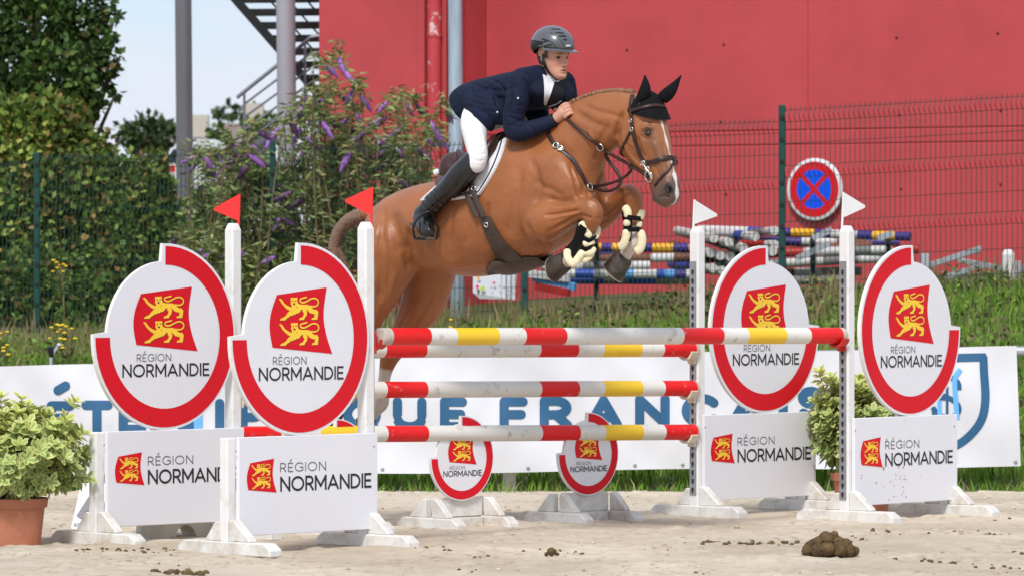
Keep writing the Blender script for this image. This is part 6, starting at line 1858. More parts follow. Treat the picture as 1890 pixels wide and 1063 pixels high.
# tall boots
M['boot'] = mat('boot_black', (0.010, 0.011, 0.013), 0.28, 0.2, 15, bump=0.12, bscale=30, spec=0.6)
M['boot_sole'] = mat('boot_sole', (0.10, 0.075, 0.05), 0.7, 0.1, 20)
def boot(f):
    mbx = MB()
    limb3(mbx, f(c3(shin, 1.03)), 5, 16)
    limb3(mbx, f([(*H(788, 388, .318), .047), (*(heel + hv * .02), .046), (*ball_, .045), (*toe, .035)]), 5, 14)
    me = remeshed(mbx, 0.006, 5); me.materials.append(M['boot'])
    # wrinkles at the ankle
    co = mesh_np(me).astype(np.float64); 
    A_ = np.array(f([(*H(827, 348, .335), 0)])[0][:3]); B_ = np.array(f([(*H(790, 386, .32), 0)])[0][:3]); d = B_ - A_; L = np.linalg.norm(d)
    t_ = ((co - A_) @ d) / (L * L); nr = np.empty(len(co) * 3, dtype=np.float32); me.vertices.foreach_get('normal', nr); nr = nr.reshape(-1, 3)
    amp = 0.0045 * np.clip(t_ * 3, 0, 1) * np.clip((1.15 - t_) * 4, 0, 1) * np.sin(t_ * 38 + 3 * np.sin(co[:, 2] * 30 + co[:, 0] * 22))
    co += nr * amp[:, None]; me.vertices.foreach_set('co', co.astype(np.float32).ravel()); me.update()
    o = link_mesh('boot', me, person)
    mb = MB(); up = V((0, 0, 1)); sol = [V(q[:3]) for q in f([(*(heel - hv * .03 - up * .040), 0), (*(heel + hv * .05 + rv * .03 - up * .058), 0), (*(ball_ - up * .044), 0), (*(toe + hv * .02 - up * .034), 0)])]
    sdv = V(f([(*(sol[0]), 0)])[0][:3]) ; lat = (sol[-1] - sol[0]).normalized().cross(V((0, 0, 1))).normalized()
    rings = []
    for i, p in enumerate(sol):
        w = (.030, .032, .040, .022)[i]
        rings.append([p + lat * w + up * .008, p - lat * w + up * .008, p - lat * w - up * .006, p + lat * w - up * .006])
    mb.loft(rings); build('sole', mb, M['boot_sole'], o)
    return o
bt_r = boot(lambda q: q); boot(mir)
mb = MB(); st = H(871, 303, .25)
# jacket
M['jacket'] = mat('jacket_navy', (0.0034, 0.0072, 0.0285), 0.8, 0.15, 14, bump=0.25, bscale=45, spec=0.3)
M['jacket_black'] = mat('jacket_black', (0.005, 0.006, 0.011), 0.75, 0.1, 14)
M['shirt'] = mat('shirt_white', (0.76, 0.76, 0.80), 0.7, 0.03, 14, bump=0.2, bscale=40)
mbx = MB(); rings = []
jk = [(862, 166, 896, 236, .205), (873, 155, 905, 232, .203), (892, 147, 926, 220, .188), (915, 141, 950, 210, .168), (945, 134, 982, 204, .176), (972, 130, 1010, 198, .186), (995, 129, 1030, 184, .180), (1008, 133, 1033, 170, .125), (1014, 137, 1028, 156, .070)]
for q in smooth_curve(jk, 3):
    rings.append(section(H(q[0], q[1]), H(q[2], q[3]), q[4], rv, 24, 2.4))
mbx.loft(rings)
for f in (lambda q: q, mir):
    limb3(mbx, f(c3(arm, 1.0)), 5, 16)
    limb3(mbx, f(c3([(966, 148, .15, .068), (990, 146, .06, .075)])))
# skirts of the coat hanging over the thighs
for f in (lambda q: q, mir):
    limb3(mbx, f(c3([(868, 176, .16, .055), (876, 196, .185, .055), (893, 214, .20, .050), (903, 228, .19, .036), (906, 236, .18, .022)])), 4, 14)
    limb3(mbx, f(c3([(890, 190, .17, .06), (915, 205, .17, .06), (925, 215, .15, .05)])), 4, 14)
jme = remeshed(mbx, 0.0052, 9)
# folds
JS = [([(855, 170), (880, 172), (905, 160), (925, 146)], 0.0045, .007), ([(860, 184), (888, 192), (915, 196)], 0.0040, .007), ([(878, 208), (900, 206), (925, 208)], 0.0035, .006), ([(895, 150), (912, 172), (916, 200)], 0.0040, .007), ([(920, 150), (930, 172), (932, 205)], 0.0045, .007), ([(938, 190), (950, 196), (968, 194)], 0.0030, .005), ([(936, 205), (952, 212), (968, 208)], 0.0030, .005), ([(940, 222), (956, 228), (972, 222)], 0.0030, .005), ([(985, 226), (992, 236), (996, 246)], 0.0025, .004), ([(1000, 222), (1006, 232), (1008, 240)], 0.0020, .004), ([(965, 135), (984, 140), (996, 150)], 0.0030, .007), ([(955, 150), (968, 170), (972, 195)], -0.0030, .010), ([(984, 160), (990, 180), (988, 200)], 0.0040, .008), ([(1030, 165), (1040, 180), (1036, 196)], 0.0030, .008), ([(870, 152), (895, 165), (925, 168), (950, 160)], .008, .010), ([(868, 175), (900, 185), (930, 180)], .008, .010), ([(905, 145), (925, 160), (935, 185)], .007, .009), ([(930, 140), (940, 160), (942, 185), (938, 215)], .012, .010),
      ([(958, 140), (976, 158), (980, 185), (976, 215)], .010, .010), ([(938, 215), (955, 222), (970, 226)], .007, .007), ([(934, 232), (950, 232), (968, 236)], .006, .006), ([(975, 228), (985, 240), (990, 250)], .005, .006), ([(862, 196), (880, 200), (900, 215)], .006, .008),
      ([(948, 165), (956, 185), (955, 205)], -.005, .012), ([(885, 160), (905, 175), (910, 200)], -.006, .012), ([(915, 190), (925, 205), (925, 222)], .007, .008)]
sculpt(jme, JS)
jme.materials.append(M['jacket']); jacket = link_mesh('jacket', jme, person)
JB = bvh_of(jme)
# cuff, collar, shirt front, lapels
w0 = H(1019, 224, .128); w1 = H(1024, 221, .122)
mb = MB(); mb.tube([w0, w1], [0.038, 0.037], 16); build('cuff', mb, M['jacket_black'], person, smooth='auto')
mb = MB(); cc = H(1011, 141); axn = (H(1018, 118) - H(1009, 150)).normalized(); x = rv; y = axn.cross(x).normalized()
mb.loft([[cc + axn * o + (x * math.cos(a) * .92 + y * math.sin(a)) * q for a in np.linspace(0, 2 * math.pi, 25)[:-1]] for q, o in ((.078, -.035), (.071, .0), (.067, .020), (.060, .020), (.062, -.03))], False)
build('shirt_collar', mb, M['shirt'], person, smooth='auto')
def jpatch(name, f, m, off, nu=10, nv=8): return body_patch(name, f, nu, nv, off, m, person, 0.004, False, JB)
jpatch('shirt_front', quad((1001, 138), (1026, 151), (1009, 196), (1004, 192), (0, -2, 0, 2)), M['shirt'], 0.006)
jpatch('lapel', quad((1024, 150), (1042, 156), (1022, 204), (1007, 197), (0, 4, 0, 0)), M['jacket_black'], 0.009)
M['mark_silver'] = mat('mark_silver', (0.62, 0.66, 0.68), 0.4, 0.1, 30)
strap('chest_mark', [(1012, 196), (1020, 193), (1028, 190), (1034, 185)], 0.014, 0.002, M['mark_silver'], person, 0.008, bvh=JB)
for (px, py) in ((956, 182), (918, 208)):
    p, n_ = surf(JB, px, py, 0.003)
    if p is not None:
        mb = MB(); mb.ball(p, 0.006); build('button', mb, M['mark_silver'], person, smooth=True)

# helmet
M['helmet'] = mat('helmet_grey', (0.085, 0.09, 0.10), 0.30, 0.08, 8, spec=0.6, coat=0.3)
M['helmet_black'] = mat('helmet_black', (0.010, 0.011, 0.012), 0.45, 0.1, 12)
hc0 = HR(1020, 83.5); tilt = math.radians(-7)
fx_ = hr_ * math.cos(tilt) + V((0, 0, 1)) * math.sin(tilt); ux_ = -hr_ * math.sin(tilt) + V((0, 0, 1)) * math.cos(tilt)
def shell_pt(th, ph, k=1.0):
    """th from crown, ph 0 front"""
    A_, B_, C_ = .128, .106, .104
    s_ = math.sin(th)
    return hc0 + fx_ * (A_ * k * s_ * math.cos(ph)) + rr_ * (B_ * k * s_ * math.sin(ph)) + ux_ * (C_ * k * math.cos(th))
nph = 40
rings = []
for j in range(14):
    rg = []
    for k in range(nph):
        ph = 2 * math.pi * k / nph
        low = math.radians(99 - 1 * math.cos(ph) + 8 * max(0, -math.cos(ph)))
        rg.append(shell_pt(0.04 + (low - 0.04) * j / 13, ph))
    rings.append(rg)
mb = MB(); inner = [[hc0 + (p - hc0) * 0.93 for p in rg] for rg in rings]
mb.loft(rings + inner[::-1], True)
me = MB(); helmet = thing('helmet', hc0, 'grey and black riding helmet with vents worn by the rider', 'helmet')
hsh = build('shell', mb, M['helmet'], helmet, smooth=True)
bm = bmesh.new(); bm.from_mesh(hsh.data); bmesh.ops.recalc_face_normals(bm, faces=bm.faces); bm.to_mesh(hsh.data); bm.free()
HLB = bvh_of(hsh.data)
# peak
mb = MB(); r0 = []; r1 = []
for k in range(15):
    ph = math.radians(-78 + 156 * k / 14)
    low = math.radians(97)
    p = shell_pt(low, ph, 0.99); out_ = (fx_ * math.cos(ph) * 1.0 + rr_ * math.sin(ph) * 0.25).normalized() * (0.036 * max(0.08, math.cos(ph)) ** 0.8)
    r0.append(p); r1.append(p + out_ - ux_ * 0.012)
n = 15
vs_ = r0 + r1 + [p - ux_ * .006 for p in r0] + [p - ux_ * .004 for p in r1]
fs = [(k, k + 1, n + k + 1, n + k) for k in range(n - 1)] + [(2 * n + k, 3 * n + k, 3 * n + k + 1, 2 * n + k + 1) for k in range(n - 1)] + [(n + k, n + k + 1, 3 * n + k + 1, 3 * n + k) for k in range(n - 1)]
mb.add(vs_, fs); build('peak', mb, M['helmet'], helmet, smooth='auto')
# dark lower back with cradle
rings = []
for j in range(6):
    rg = []
    for k in range(21):
        ph = math.radians(78 + 204 * k / 20)
        th = math.radians(80 + 46 * j / 5 * (0.35 + 0.65 * max(0, -math.cos(ph)) ** .7))
        rg.append(shell_pt(th, ph, 1.018 - 0.05 * max(0, j - 3) / 2))
    rings.append(rg)
mb = MB(); n = 21
flatv = [p for r in rings for p in r]; fs = [(j * n + k, j * n + k + 1, (j + 1) * n + k + 1, (j + 1) * n + k) for j in range(5) for k in range(n - 1)]
mb.add(flatv, fs); mb.add([hc0 + (p - hc0) * .95 for p in flatv], [f[::-1] for f in fs]); build('cradle', mb, M['helmet_black'], helmet, smooth=True)
for pts, w in (([(1017, 55), (1026, 54.5), (1034, 55)], .006), ([(1024, 61.5), (1032, 61.5), (1040, 62)], .008), ([(1031, 67.5), (1037, 67.5), (1044, 67.5)], .008), ([(1039, 74), (1044, 74), (1046, 74)], .007),
               ([(1001, 74), (1004, 73), (1008, 76)], .006), ([(1003, 78.5), (1008, 77), (1012, 76)], .006), ([(1005, 86), (1012, 84), (1019, 83)], .007), ([(1002, 72), (1012, 75), (1022, 82), (1027, 89)], .003), ([(1004, 88.5), (1014, 89.5), (1026, 89.5)], .003), ([(1016, 61), (1030, 71), (1041, 85)], .0025)):
    strap('vent', pts, w, 0.0012, M['helmet_black'], helmet, 0.0022, 4, HLB)
strap('badge', [(1044, 85.5), (1048, 85), (1052, 85)], 0.009, 0.0015, M['mark_silver'], helmet, 0.003, 3, HLB)
# harness
def face_strap(pts, w):
    return strap('harness_strap', pts, w, 0.0025, M['helmet_black'], helmet, 0.004, 5, RB, Ydef=hp(0, .08, 0).y)
face_strap([(1003, 100), (1003, 112), (1009, 126), (1017, 138), (1026, 146), (1034, 149)], 0.016)
face_strap([(996, 104), (1000, 116), (1008, 127)], 0.010)

# stirrup and leather
M['stirrup'] = mat('stirrup_metal', (0.03, 0.03, 0.033), 0.3, 0.1, 10, metal=0.6)
for f, lb in ((lambda q: q, 'black stirrup iron under the rider right boot'), (mir, 'stirrup iron on the far side of the horse under the rider left boot')):
    g = lambda v: V(f([(*v, 0)])[0][:3])
    up = V((0, 0, 1)); tr_dir = (rv * .85 - hv * .53).normalized() if f is not mir else None
    c = ball_ - up * .058; sd = (rv * .86 - hv * .5).normalized()
    L_ = c - sd * .062; R_ = c + sd * .062; top = c + up * .145 + (hv * .03)
    t_ = thing('stirrup', g(c), lb, 'stirrup', 'stirrups')
    mb = MB(); mb.bar(g(L_), g(R_), 0.05, 0.014, cham=0.003); build('tread', mb, M['stirrup'], t_)
    mb = MB(); arch = smooth_curve([tuple(g(q)) for q in (L_, L_ + up * .06 - sd * .008, L_ + up * .11 + sd * .02, top, R_ + up * .11 - sd * .02, R_ + up * .06 + sd * .008, R_)], 5)
    mb.tube(arch, 0.0075, 8); build('branch', mb, M['stirrup'], t_, smooth=True)
    mb = MB(); mb.bar(g(top), g(H(852, 338, .36)), 0.022, 0.004); build('leather', mb, M['leather'], t_)
# ------------------------------------------------------------------ vegetation
M['leaf'] = mat('leaf', (1, 1, 1), 0.6, 0.12, 3, attr='Col', trans=0.22, spec=0.25)
M['grass'] = mat('grass_blade', (1, 1, 1), 0.75, 0.10, 2, attr='Col', trans=0.25, spec=0.15)
M['bark'] = mat('bark', (0.075, 0.055, 0.038), 0.95, 0.3, 8, bump=0.6, bscale=20)
M['twig'] = mat('twig', (0.16, 0.12, 0.06), 0.9, 0.3, 8)
def unit(v): return v / (np.linalg.norm(v, axis=1, keepdims=True) + 1e-9)
def leaf_cloud(name, pos, L, Wd, col, mtl, parent, dirs=None, seed=1, kind='stuff'):
    """rhombic leaves at pos; L, Wd arrays; col (n,3)"""
    r = np.random.default_rng(seed); n = len(pos)
    d = unit(r.normal(size=(n, 3)) * np.array((1, 1, .8))) if dirs is None else unit(dirs + 0.25 * r.normal(size=(n, 3)))
    s = unit(np.cross(d, unit(r.normal(size=(n, 3)))))
    nn = np.cross(d, s)
    L = np.broadcast_to(L, (n,))[:, None]; Wd = np.broadcast_to(Wd, (n,))[:, None]
    v = np.stack([pos, pos + d * L * .45 + s * Wd + nn * L * .05, pos + d * L - nn * L * .06, pos + d * L * .45 - s * Wd + nn * L * .05], 1).reshape(-1, 3)
    f = np.arange(n * 4).reshape(n, 4)
    c = np.repeat(col, 4, axis=0)
    o = big_mesh(name, v, f, mtl, parent, col=c)
    if kind: o['kind'] = kind
    return o
def palette(n, cols, wts, seed, jit=0.25):
    r = np.random.default_rng(seed); w = np.array(wts, float); w /= w.sum()
    k = r.choice(len(cols), n, p=w); c = np.array(cols)[k]
    return c * (1 + jit * r.normal(size=(n, 1))).clip(.4, 1.8)
def clump_points(clumps, per, seed, shell=0.55):
    """clumps: (px, py, Y, r_px, flatten); returns points and outward directions"""
    r = np.random.default_rng(seed); out = []; dr = []; global CLUMP_TONE; tone = []
    for (px, py, Y, rp) in clumps:
        c = np.array(P(px, py, Y)); R = rp / F * Y
        n = int(per * (R / 0.5) ** 2)
        u = unit(r.normal(size=(n, 3)))
        # lumpy sub-clumps
        sub = unit(r.normal(size=(14, 3))); k = np.argmax(u @ sub.T + 0.25 * r.normal(size=(n, 14)), axis=1)
        rad = R * (shell + (1 - shell) * r.random(n)) * (0.72 + 0.38 * r.random(14)[k])
        tone.append((0.60 + 0.85 * r.random(14) ** 1.3)[k]); out.append(c + u * rad[:, None] * np.array((1, .9, 1))); dr.append(u)
    CLUMP_TONE = np.concatenate(tone)[:, None]
    return np.concatenate(out), np.concatenate(dr)
def tree(name, base, clumps, per, L, Wd, cols, wts, label, cat, seed, trunk_r=0.09, group=None, shell=0.45, limbs=True):
    t_ = thing(name, base, label, cat, group)
    pos, dr = clump_points(clumps, per, seed, shell)
    r = np.random.default_rng(seed + 50); n = len(pos)
    leaf_cloud('crown', pos, L * (0.7 + 0.6 * r.random(n)), Wd * (0.7 + 0.6 * r.random(n)), palette(n, cols, wts, seed) * CLUMP_TONE, M['leaf'], t_, dirs=dr * 0.5 + r.normal(size=(n, 3)) * .7 + np.array((0, 0, -.25)), seed=seed)
    b = V(base)
    for i, (px, py, Y, rp) in enumerate(clumps):
        if not limbs and i > 0: break
        c = P(px, py, Y); mid = b.lerp(c, .55) + V((rnd.uniform(-.1, .1), rnd.uniform(-.1, .1), .1))
        k = trunk_r * (1 if i == 0 else .45)
        mb = MB(); mb.tube(smooth_curve([tuple(b + V((0.03 * i, 0.02 * i, 0))), tuple(b.lerp(mid, .5)), tuple(mid), tuple(c)], 4), [k * (1 - .8 * q / 12) for q in range(13)], 7)
        build('trunk' if i == 0 else 'limb', mb, M['bark'], t_, smooth=True)
    return t_
gp = lambda px, Y: (at(px, Y).x, Y, float(gz(at(px, Y).x, Y)))
IVY = [(0.035, 0.070, 0.016), (0.060, 0.115, 0.025), (0.11, 0.175, 0.035), (0.15, 0.11, 0.04)]
HED = [(0.12, 0.195, 0.035), (0.20, 0.265, 0.05), (0.06, 0.11, 0.02), (0.26, 0.175, 0.055), (0.32, 0.33, 0.08)]
tree('ivy_tree', gp(30, 54.5), [(70, 40, 54.5, 95), (140, 55, 54.5, 62), (166, 118, 54.2, 44), (100, 150, 54, 90), (10, 130, 54.5, 110), (150, 165, 54, 44), (182, 40, 54.5, 26), (190, 8, 54.5, 24), (-120, 60, 55, 150), (60, -80, 55, 120), (150, -60, 55, 60), (-80, 220, 54.5, 140), (188, 96, 54.2, 24), (204, 70, 54.2, 15), (208, 128, 54.2, 14), (214, 172, 54.2, 11), (196, 150, 54.2, 18), (180, 196, 54, 20), (212, 30, 54.3, 13), (222, 104, 54.2, 9)],
     1100, 0.090, 0.034, IVY, (5, 5, 2, .5), 'tall dark ivy-clad tree at the upper left against the sky', 'tree', 11, 0.16)
tree('hedge_shrub', gp(60, 52.5), [(30, 265, 52.3, 105), (100, 240, 52.3, 78), (95, 330, 52, 100), (165, 290, 52.3, 62), (200, 350, 52.2, 62), (20, 420, 52, 120), (150, 430, 52, 100), (-140, 330, 52.5, 150), (-130, 520, 52, 140)],
     1300, 0.090, 0.034, HED, (4, 4, 2, 2.0, 1.0), 'broad green and rusty shrub behind the fence at left', 'shrub', 12, 0.08)
tree('hedge_shrub', gp(260, 52.0), [(250, 330, 52.2, 58), (290, 350, 52, 44), (250, 420, 51.8, 86), (310, 440, 51.8, 58), (240, 510, 51.5, 90), (330, 500, 51.5, 60), (290, 300, 52.2, 26), (312, 392, 52, 34)],
     1300, 0.085, 0.032, HED, (5, 3, 3, 1.2, .6), 'dense dark green shrub behind the fence, left of the dark column', 'shrub', 13, 0.06)
tree('hedge_shrub', gp(60, 51.2), [(60, 540, 51.3, 100), (150, 560, 51.2, 80), (0, 580, 51.2, 90), (230, 590, 51.2, 70), (330, 580, 51.0, 70), (400, 570, 50.5, 66), (-110, 590, 51, 120)],
     1200, 0.085, 0.030, HED, (5, 2, 5, 1.0, .3), 'low dark undergrowth behind the left end of the fence', 'shrub', 14, 0.05)
tree('hedge_shrub', gp(-420, 53.5), [(-330, 330, 53.5, 150), (-480, 360, 53.5, 150), (-330, 520, 53, 140), (-520, 540, 53, 150), (-650, 420, 54, 150)],
     700, 0.11, 0.042, HED, (4, 4, 2, 2, 1), 'shrub continuing the hedge beyond the left edge', 'shrub', 16, 0.07)
tree('hedge_shrub', gp(120, 54.0), [(-60, 360, 54, 120), (60, 380, 54, 120), (180, 400, 54, 110), (280, 430, 54, 80), (120, 500, 53.6, 120), (240, 520, 53.6, 110), (0, 520, 53.6, 120), (330, 520, 53.4, 70)],
     900, 0.13, 0.055, HED, (3, 1, 5, .4, .1), 'dark shadowed hedge deep behind the left shrubs', 'shrub', 15, 0.07, shell=0.2)
FAR = [(0.05, 0.085, 0.03), (0.075, 0.11, 0.04), (0.10, 0.12, 0.06)]
tree('far_tree', gp(270, 88), [(268, 245, 88, 36), (238, 250, 88, 28), (300, 250, 89, 30), (280, 228, 88, 20)], 260, 0.16, 0.07, FAR, (3, 3, 1), 'distant round tree between the hedge and the dark column', 'tree', 21, 0.12, 'distant trees')
tree('far_tree', gp(330, 120), [(300, 250, 121, 30), (335, 255, 121, 24), (262, 258, 121, 24)], 160, 0.26, 0.10, FAR, (2, 2, 4), 'pale distant tree line behind the dark column', 'tree', 22, 0.12, 'distant trees')
tree('far_tree', gp(430, 135), [(420, 208, 135, 16), (444, 206, 135, 14), (405, 214, 135, 10), (470, 212, 135, 12)], 130, 0.26, 0.10, FAR, (4, 2, 1), 'distant dark tree rising behind the grey roofed house', 'tree', 23, 0.10, 'distant trees')
tree('far_tree', gp(400, 100), [(398, 242, 100, 16), (385, 252, 100, 12), (412, 250, 100, 12), (470, 235, 100, 26), (500, 228, 100, 24)], 240, 0.18, 0.07, [(0.09, 0.15, 0.04), (0.12, 0.17, 0.05)], (1, 1), 'light green distant bush in front of the grey roofed house', 'tree', 24, 0.06, 'distant trees')

# buddleia: arching stems with narrow leaves and purple flower spikes
BUD = [(0.20, 0.28, 0.09), (0.28, 0.36, 0.13), (0.13, 0.20, 0.055), (0.32, 0.27, 0.12)]
flowers = [(608, 128), (640, 138), (672, 187), (650, 172), (635, 182), (560, 186), (582, 187), (578, 222), (540, 232), (590, 190), (552, 205), (487, 248), (472, 275), (505, 250), (452, 312), (392, 322), (412, 316), (420, 352), (380, 295), (363, 300), (440, 285), (462, 330), (405, 290),
           (660, 215), (690, 228), (706, 222), (735, 242), (752, 198), (772, 199), (738, 282), (742, 270), (795, 262), (828, 210), (812, 258), (668, 250), (640, 222), (600, 212), (620, 232), (700, 262), (716, 300), (640, 292), (592, 342), (525, 356), (555, 370), (516, 405), (515, 435), (504, 455), (500, 478), (545, 340), (430, 330), (480, 300), (724, 338), (760, 318), (610, 270), (575, 262), (655, 262), (322, 445), (336, 462), (366, 470), (384, 468), (440, 470)]
flowers += [(x_ + rnd.uniform(-40, 40), y_ + rnd.uniform(-12, 60)) for x_, y_ in flowers[::2]]
M['petal'] = mat('buddleia_petal', (0.58, 0.26, 0.82), 0.7, 0.3, 40, bump=0.5, bscale=120, color2=(0.40, 0.15, 0.62))
M['petal_dark'] = mat('buddleia_petal_old', (0.20, 0.08, 0.30), 0.8, 0.3, 40, bump=0.5, bscale=120, color2=(0.16, 0.08, 0.12))
spike = MB(); nsp = 9; rings = []
for k in range(nsp):
    u = k / (nsp - 1); rr = 0.26 * math.sin(math.pi * (0.10 + 0.88 * u)) ** .8 * (1 - .35 * u) + 0.01
    rings.append([V((rr * math.cos(2 * math.pi * j / 7 + k) * (1 + .25 * ((j + k) % 2)), rr * math.sin(2 * math.pi * j / 7 + k) * (1 + .25 * ((j + k) % 2)), u)) for j in range(7)])
spike.loft(rings)
spikes = []
for m_ in (M['petal'], M['petal_dark']):
    o = build('flower_spike', spike, m_, None, smooth=True); spikes.append(o.data); bpy.data.objects.remove(o)
def buddleia(fl, bases, label, seed, fillclumps, per):
    rr = random.Random(seed)
    cx = sum(bases) / len(bases)
    t_ = thing('buddleia', gp(cx, 47.9), label, 'bush', 'buddleia bushes along the fence')
    stems = MB(); lp = []; ld = []
    for (px, py) in fl:
        Y = rr.uniform(47.0, 48.8)
        bx = min(bases, key=lambda b_: abs(b_ - px) + rr.uniform(0, 90))
        g0 = V(gp(bx + rr.uniform(-40, 40), Y))
        tip = P(px, py, Y); side = 1 if tip.x > g0.x else -1
        top = tip + V((-side * rr.uniform(.05, .18), rr.uniform(-.1, .1), rr.uniform(.02, .12)))
        pts = smooth_curve([tuple(g0), tuple(g0.lerp(top, .45) + V((-side * .05, 0, .12))), tuple(top), tuple(tip)], 7)
        stems.tube(pts, [0.010 * (1 - .6 * i / len(pts)) for i in range(len(pts))], 5)
        for i in range(4, len(pts)):
            p = pts[i]
            for _ in range(5):
                a = rr.uniform(0, 2 * math.pi); d = np.array((math.cos(a), math.sin(a), rr.uniform(-.5, .5)))
                lp.append(p + d * .01 + np.array((rr.uniform(-.04, .04), rr.uniform(-.04, .04), rr.uniform(-.06, .06)))); ld.append(d)
        d = (tip - top).normalized(); d = (d + V((0, 0, rr.uniform(-.5, .1)))).normalized()
        ob = link_mesh('flower_spike', spikes[0 if rr.random() < .68 else 1], t_)
        ln = rr.uniform(.15, .26); q = d.to_track_quat('Z', 'Y').to_matrix().to_4x4()
        ob.matrix_basis = Matrix.Translation(tip - d * ln * .3) @ q @ Matrix.Diagonal((ln * .55, ln * .55, ln, 1))
    build('stems', stems, M['twig'], t_, smooth=True)
    lp = np.array(lp); ld = np.array(ld); n = len(lp)
    r = np.random.default_rng(seed)
    leaf_cloud('stem_leaves', lp, 0.085 + .05 * r.random(n), 0.012, palette(n, BUD, (3, 3, 1, 2), seed), M['leaf'], t_, dirs=ld + np.array((0, 0, -.2)), seed=seed)
    pos, dr = clump_points(fillclumps, per, seed + 3, 0.1); n = len(pos)
    leaf_cloud('foliage', pos, 0.08 + .06 * r.random(n), 0.012 + .008 * r.random(n), palette(n, BUD, (3, 3, 3, 2), seed + 1) * CLUMP_TONE, M['leaf'], t_, dirs=dr * .3 + r.normal(size=(n, 3)) * .6 + np.array((0, 0, .25)), seed=seed + 4)
buddleia([f for f in flowers if f[0] < 548], [400, 460, 520], 'buddleia with purple spikes left of the green post, below the pale column', 31,
         [(380, 385, 48.2, 50), (430, 370, 48.4, 60), (480, 350, 48.4, 64), (520, 340, 48.4, 58), (420, 440, 48, 70), (490, 430, 48, 76), (380, 480, 47.8, 60), (450, 510, 47.6, 70), (530, 500, 47.6, 70), (360, 430, 48.2, 40), (350, 545, 47.6, 50)], 900)
buddleia([f for f in flowers if f[0] >= 548], [600, 660, 730], 'larger buddleia with purple spikes in front of the red wall corner', 32,
         [(570, 330, 48.4, 60), (610, 290, 48.6, 54), (650, 310, 48.6, 60), (700, 300, 48.6, 54), (740, 300, 48.6, 46), (600, 390, 48.2, 76), (670, 380, 48.2, 76), (740, 370, 48.2, 64), (570, 460, 48, 70), (640, 460, 48, 80), (580, 530, 47.6, 70), (780, 320, 48.6, 36), (690, 470, 47.8, 60), (750, 450, 47.8, 60), (660, 545, 47.4, 60)], 820)
# low growth around the fence foot that the poles and the legs do not hide
tree('bramble_clump', gp(470, 45.6), [(420, 560, 45.8, 60), (480, 590, 45.6, 56), (540, 560, 45.8, 60), (380, 600, 45.6, 44), (600, 590, 45.6, 60), (660, 600, 45.6, 50)], 700, 0.07, 0.02, [(0.05, 0.09, 0.02), (0.085, 0.125, 0.03), (0.12, 0.11, 0.04)], (3, 2, 1), 'bramble growing before the fence behind the left signs', 'shrub', 41, 0.02)
tree('bramble_clump', gp(1080, 44.6), [(1060, 575, 44.8, 34), (1110, 580, 44.6, 30), (1180, 572, 44.4, 32), (1230, 560, 44.4, 40), (1290, 555, 44.2, 44), (1000, 590, 44.8, 26)], 380, 0.06, 0.02, [(0.06, 0.10, 0.022), (0.10, 0.14, 0.03), (0.15, 0.11, 0.05)], (3, 2, 1.5), 'leafy weeds at the fence foot below the horse forelegs', 'weeds', 42, 0.015)
tree('bramble_clump', gp(1480, 43.8), [(1470, 560, 43.8, 44), (1510, 545, 43.8, 44), (1540, 590, 43.4, 40), (1440, 600, 43.6, 36)], 420, 0.06, 0.014, [(0.08, 0.12, 0.03), (0.14, 0.14, 0.05), (0.18, 0.15, 0.07)], (2, 2, 2), 'tall weeds at the foot of the fence between the right wings', 'weeds', 43, 0.015)
tree('bramble_clump', gp(1820, 42.4), [(1860, 590, 42.4, 56), (1800, 600, 42.4, 44), (1890, 560, 42.6, 50), (1760, 590, 42.6, 36), (1900, 620, 42, 50)], 430, 0.10, 0.011, [(0.09, 0.16, 0.03), (0.13, 0.20, 0.04), (0.17, 0.17, 0.06)], (3, 3, 1), 'bright green weeds at the right edge above the banner', 'weeds', 44, 0.015)

# grass on the bank: short tufts, longer straw towards the fence
def grass(name, n, box, hgt, wid, cols, wts, seed, label, lean=0.35, tuft=0.35):
    r = np.random.default_rng(seed)
    x0, x1, y0, y1 = box
    y = y0 + (y1 - y0) * r.random(n) ** 0.8; x = (x0 + (x1 - x0) * r.random(n)) * (0.7 + 0.3 * y / y1)
    # gather into tufts
    nt = max(10, n // 22); tx = (x0 + (x1 - x0) * r.random(nt)); ty = y0 + (y1 - y0) * r.random(nt); k = r.integers(0, nt, n); m_ = r.random(n) < tuft
    x = np.where(m_, tx[k] + .05 * r.normal(size=n), x); y = np.where(m_, ty[k] + .05 * r.normal(size=n), y)
    h = hgt * (0.5 + 0.8 * r.random(n)) * np.where(m_, 1.25, .9)
    z = gz(x, y) - 0.02
    a = r.random(n) * 2 * math.pi; ln = lean * h * (0.3 + r.random(n))
    b = np.stack([x, y, z], 1); dirv = np.stack([np.cos(a) * ln, np.sin(a) * ln, h], 1)
    s = np.stack([-np.sin(a + .9), np.cos(a + .9) * .3, np.zeros(n)], 1) * (wid * (0.6 + .8 * r.random(n)))[:, None]
    mid = b + dirv * np.array((.35, .35, .6)); tip = b + dirv
    v = np.stack([b - s, b + s, mid + s * .8, mid - s * .8, tip + s * .12, tip - s * .12], 1).reshape(-1, 3)
    i = np.arange(n)[:, None] * 6
    f = np.stack([i + np.array((0, 1, 2, 3)), i + np.array((3, 2, 4, 5))], 1).reshape(-1, 4)
    c = np.repeat(palette(n, cols, wts, seed + 1, .22), 6, axis=0)
    return tag(big_mesh(name, v, f, M['grass'], None, col=c), label, 'grass', kind='stuff')
GR = [(0.13, 0.26, 0.03), (0.19, 0.33, 0.045), (0.085, 0.165, 0.022), (0.25, 0.29, 0.07), (0.33, 0.28, 0.14)]
grass('bank_grass', 40000, (-8.5, 8.5, 31.7, 36.5), 0.13, 0.006, GR, (5, 6, 3, 1, .3), 51, 'green grass growing on the bank behind the banner')
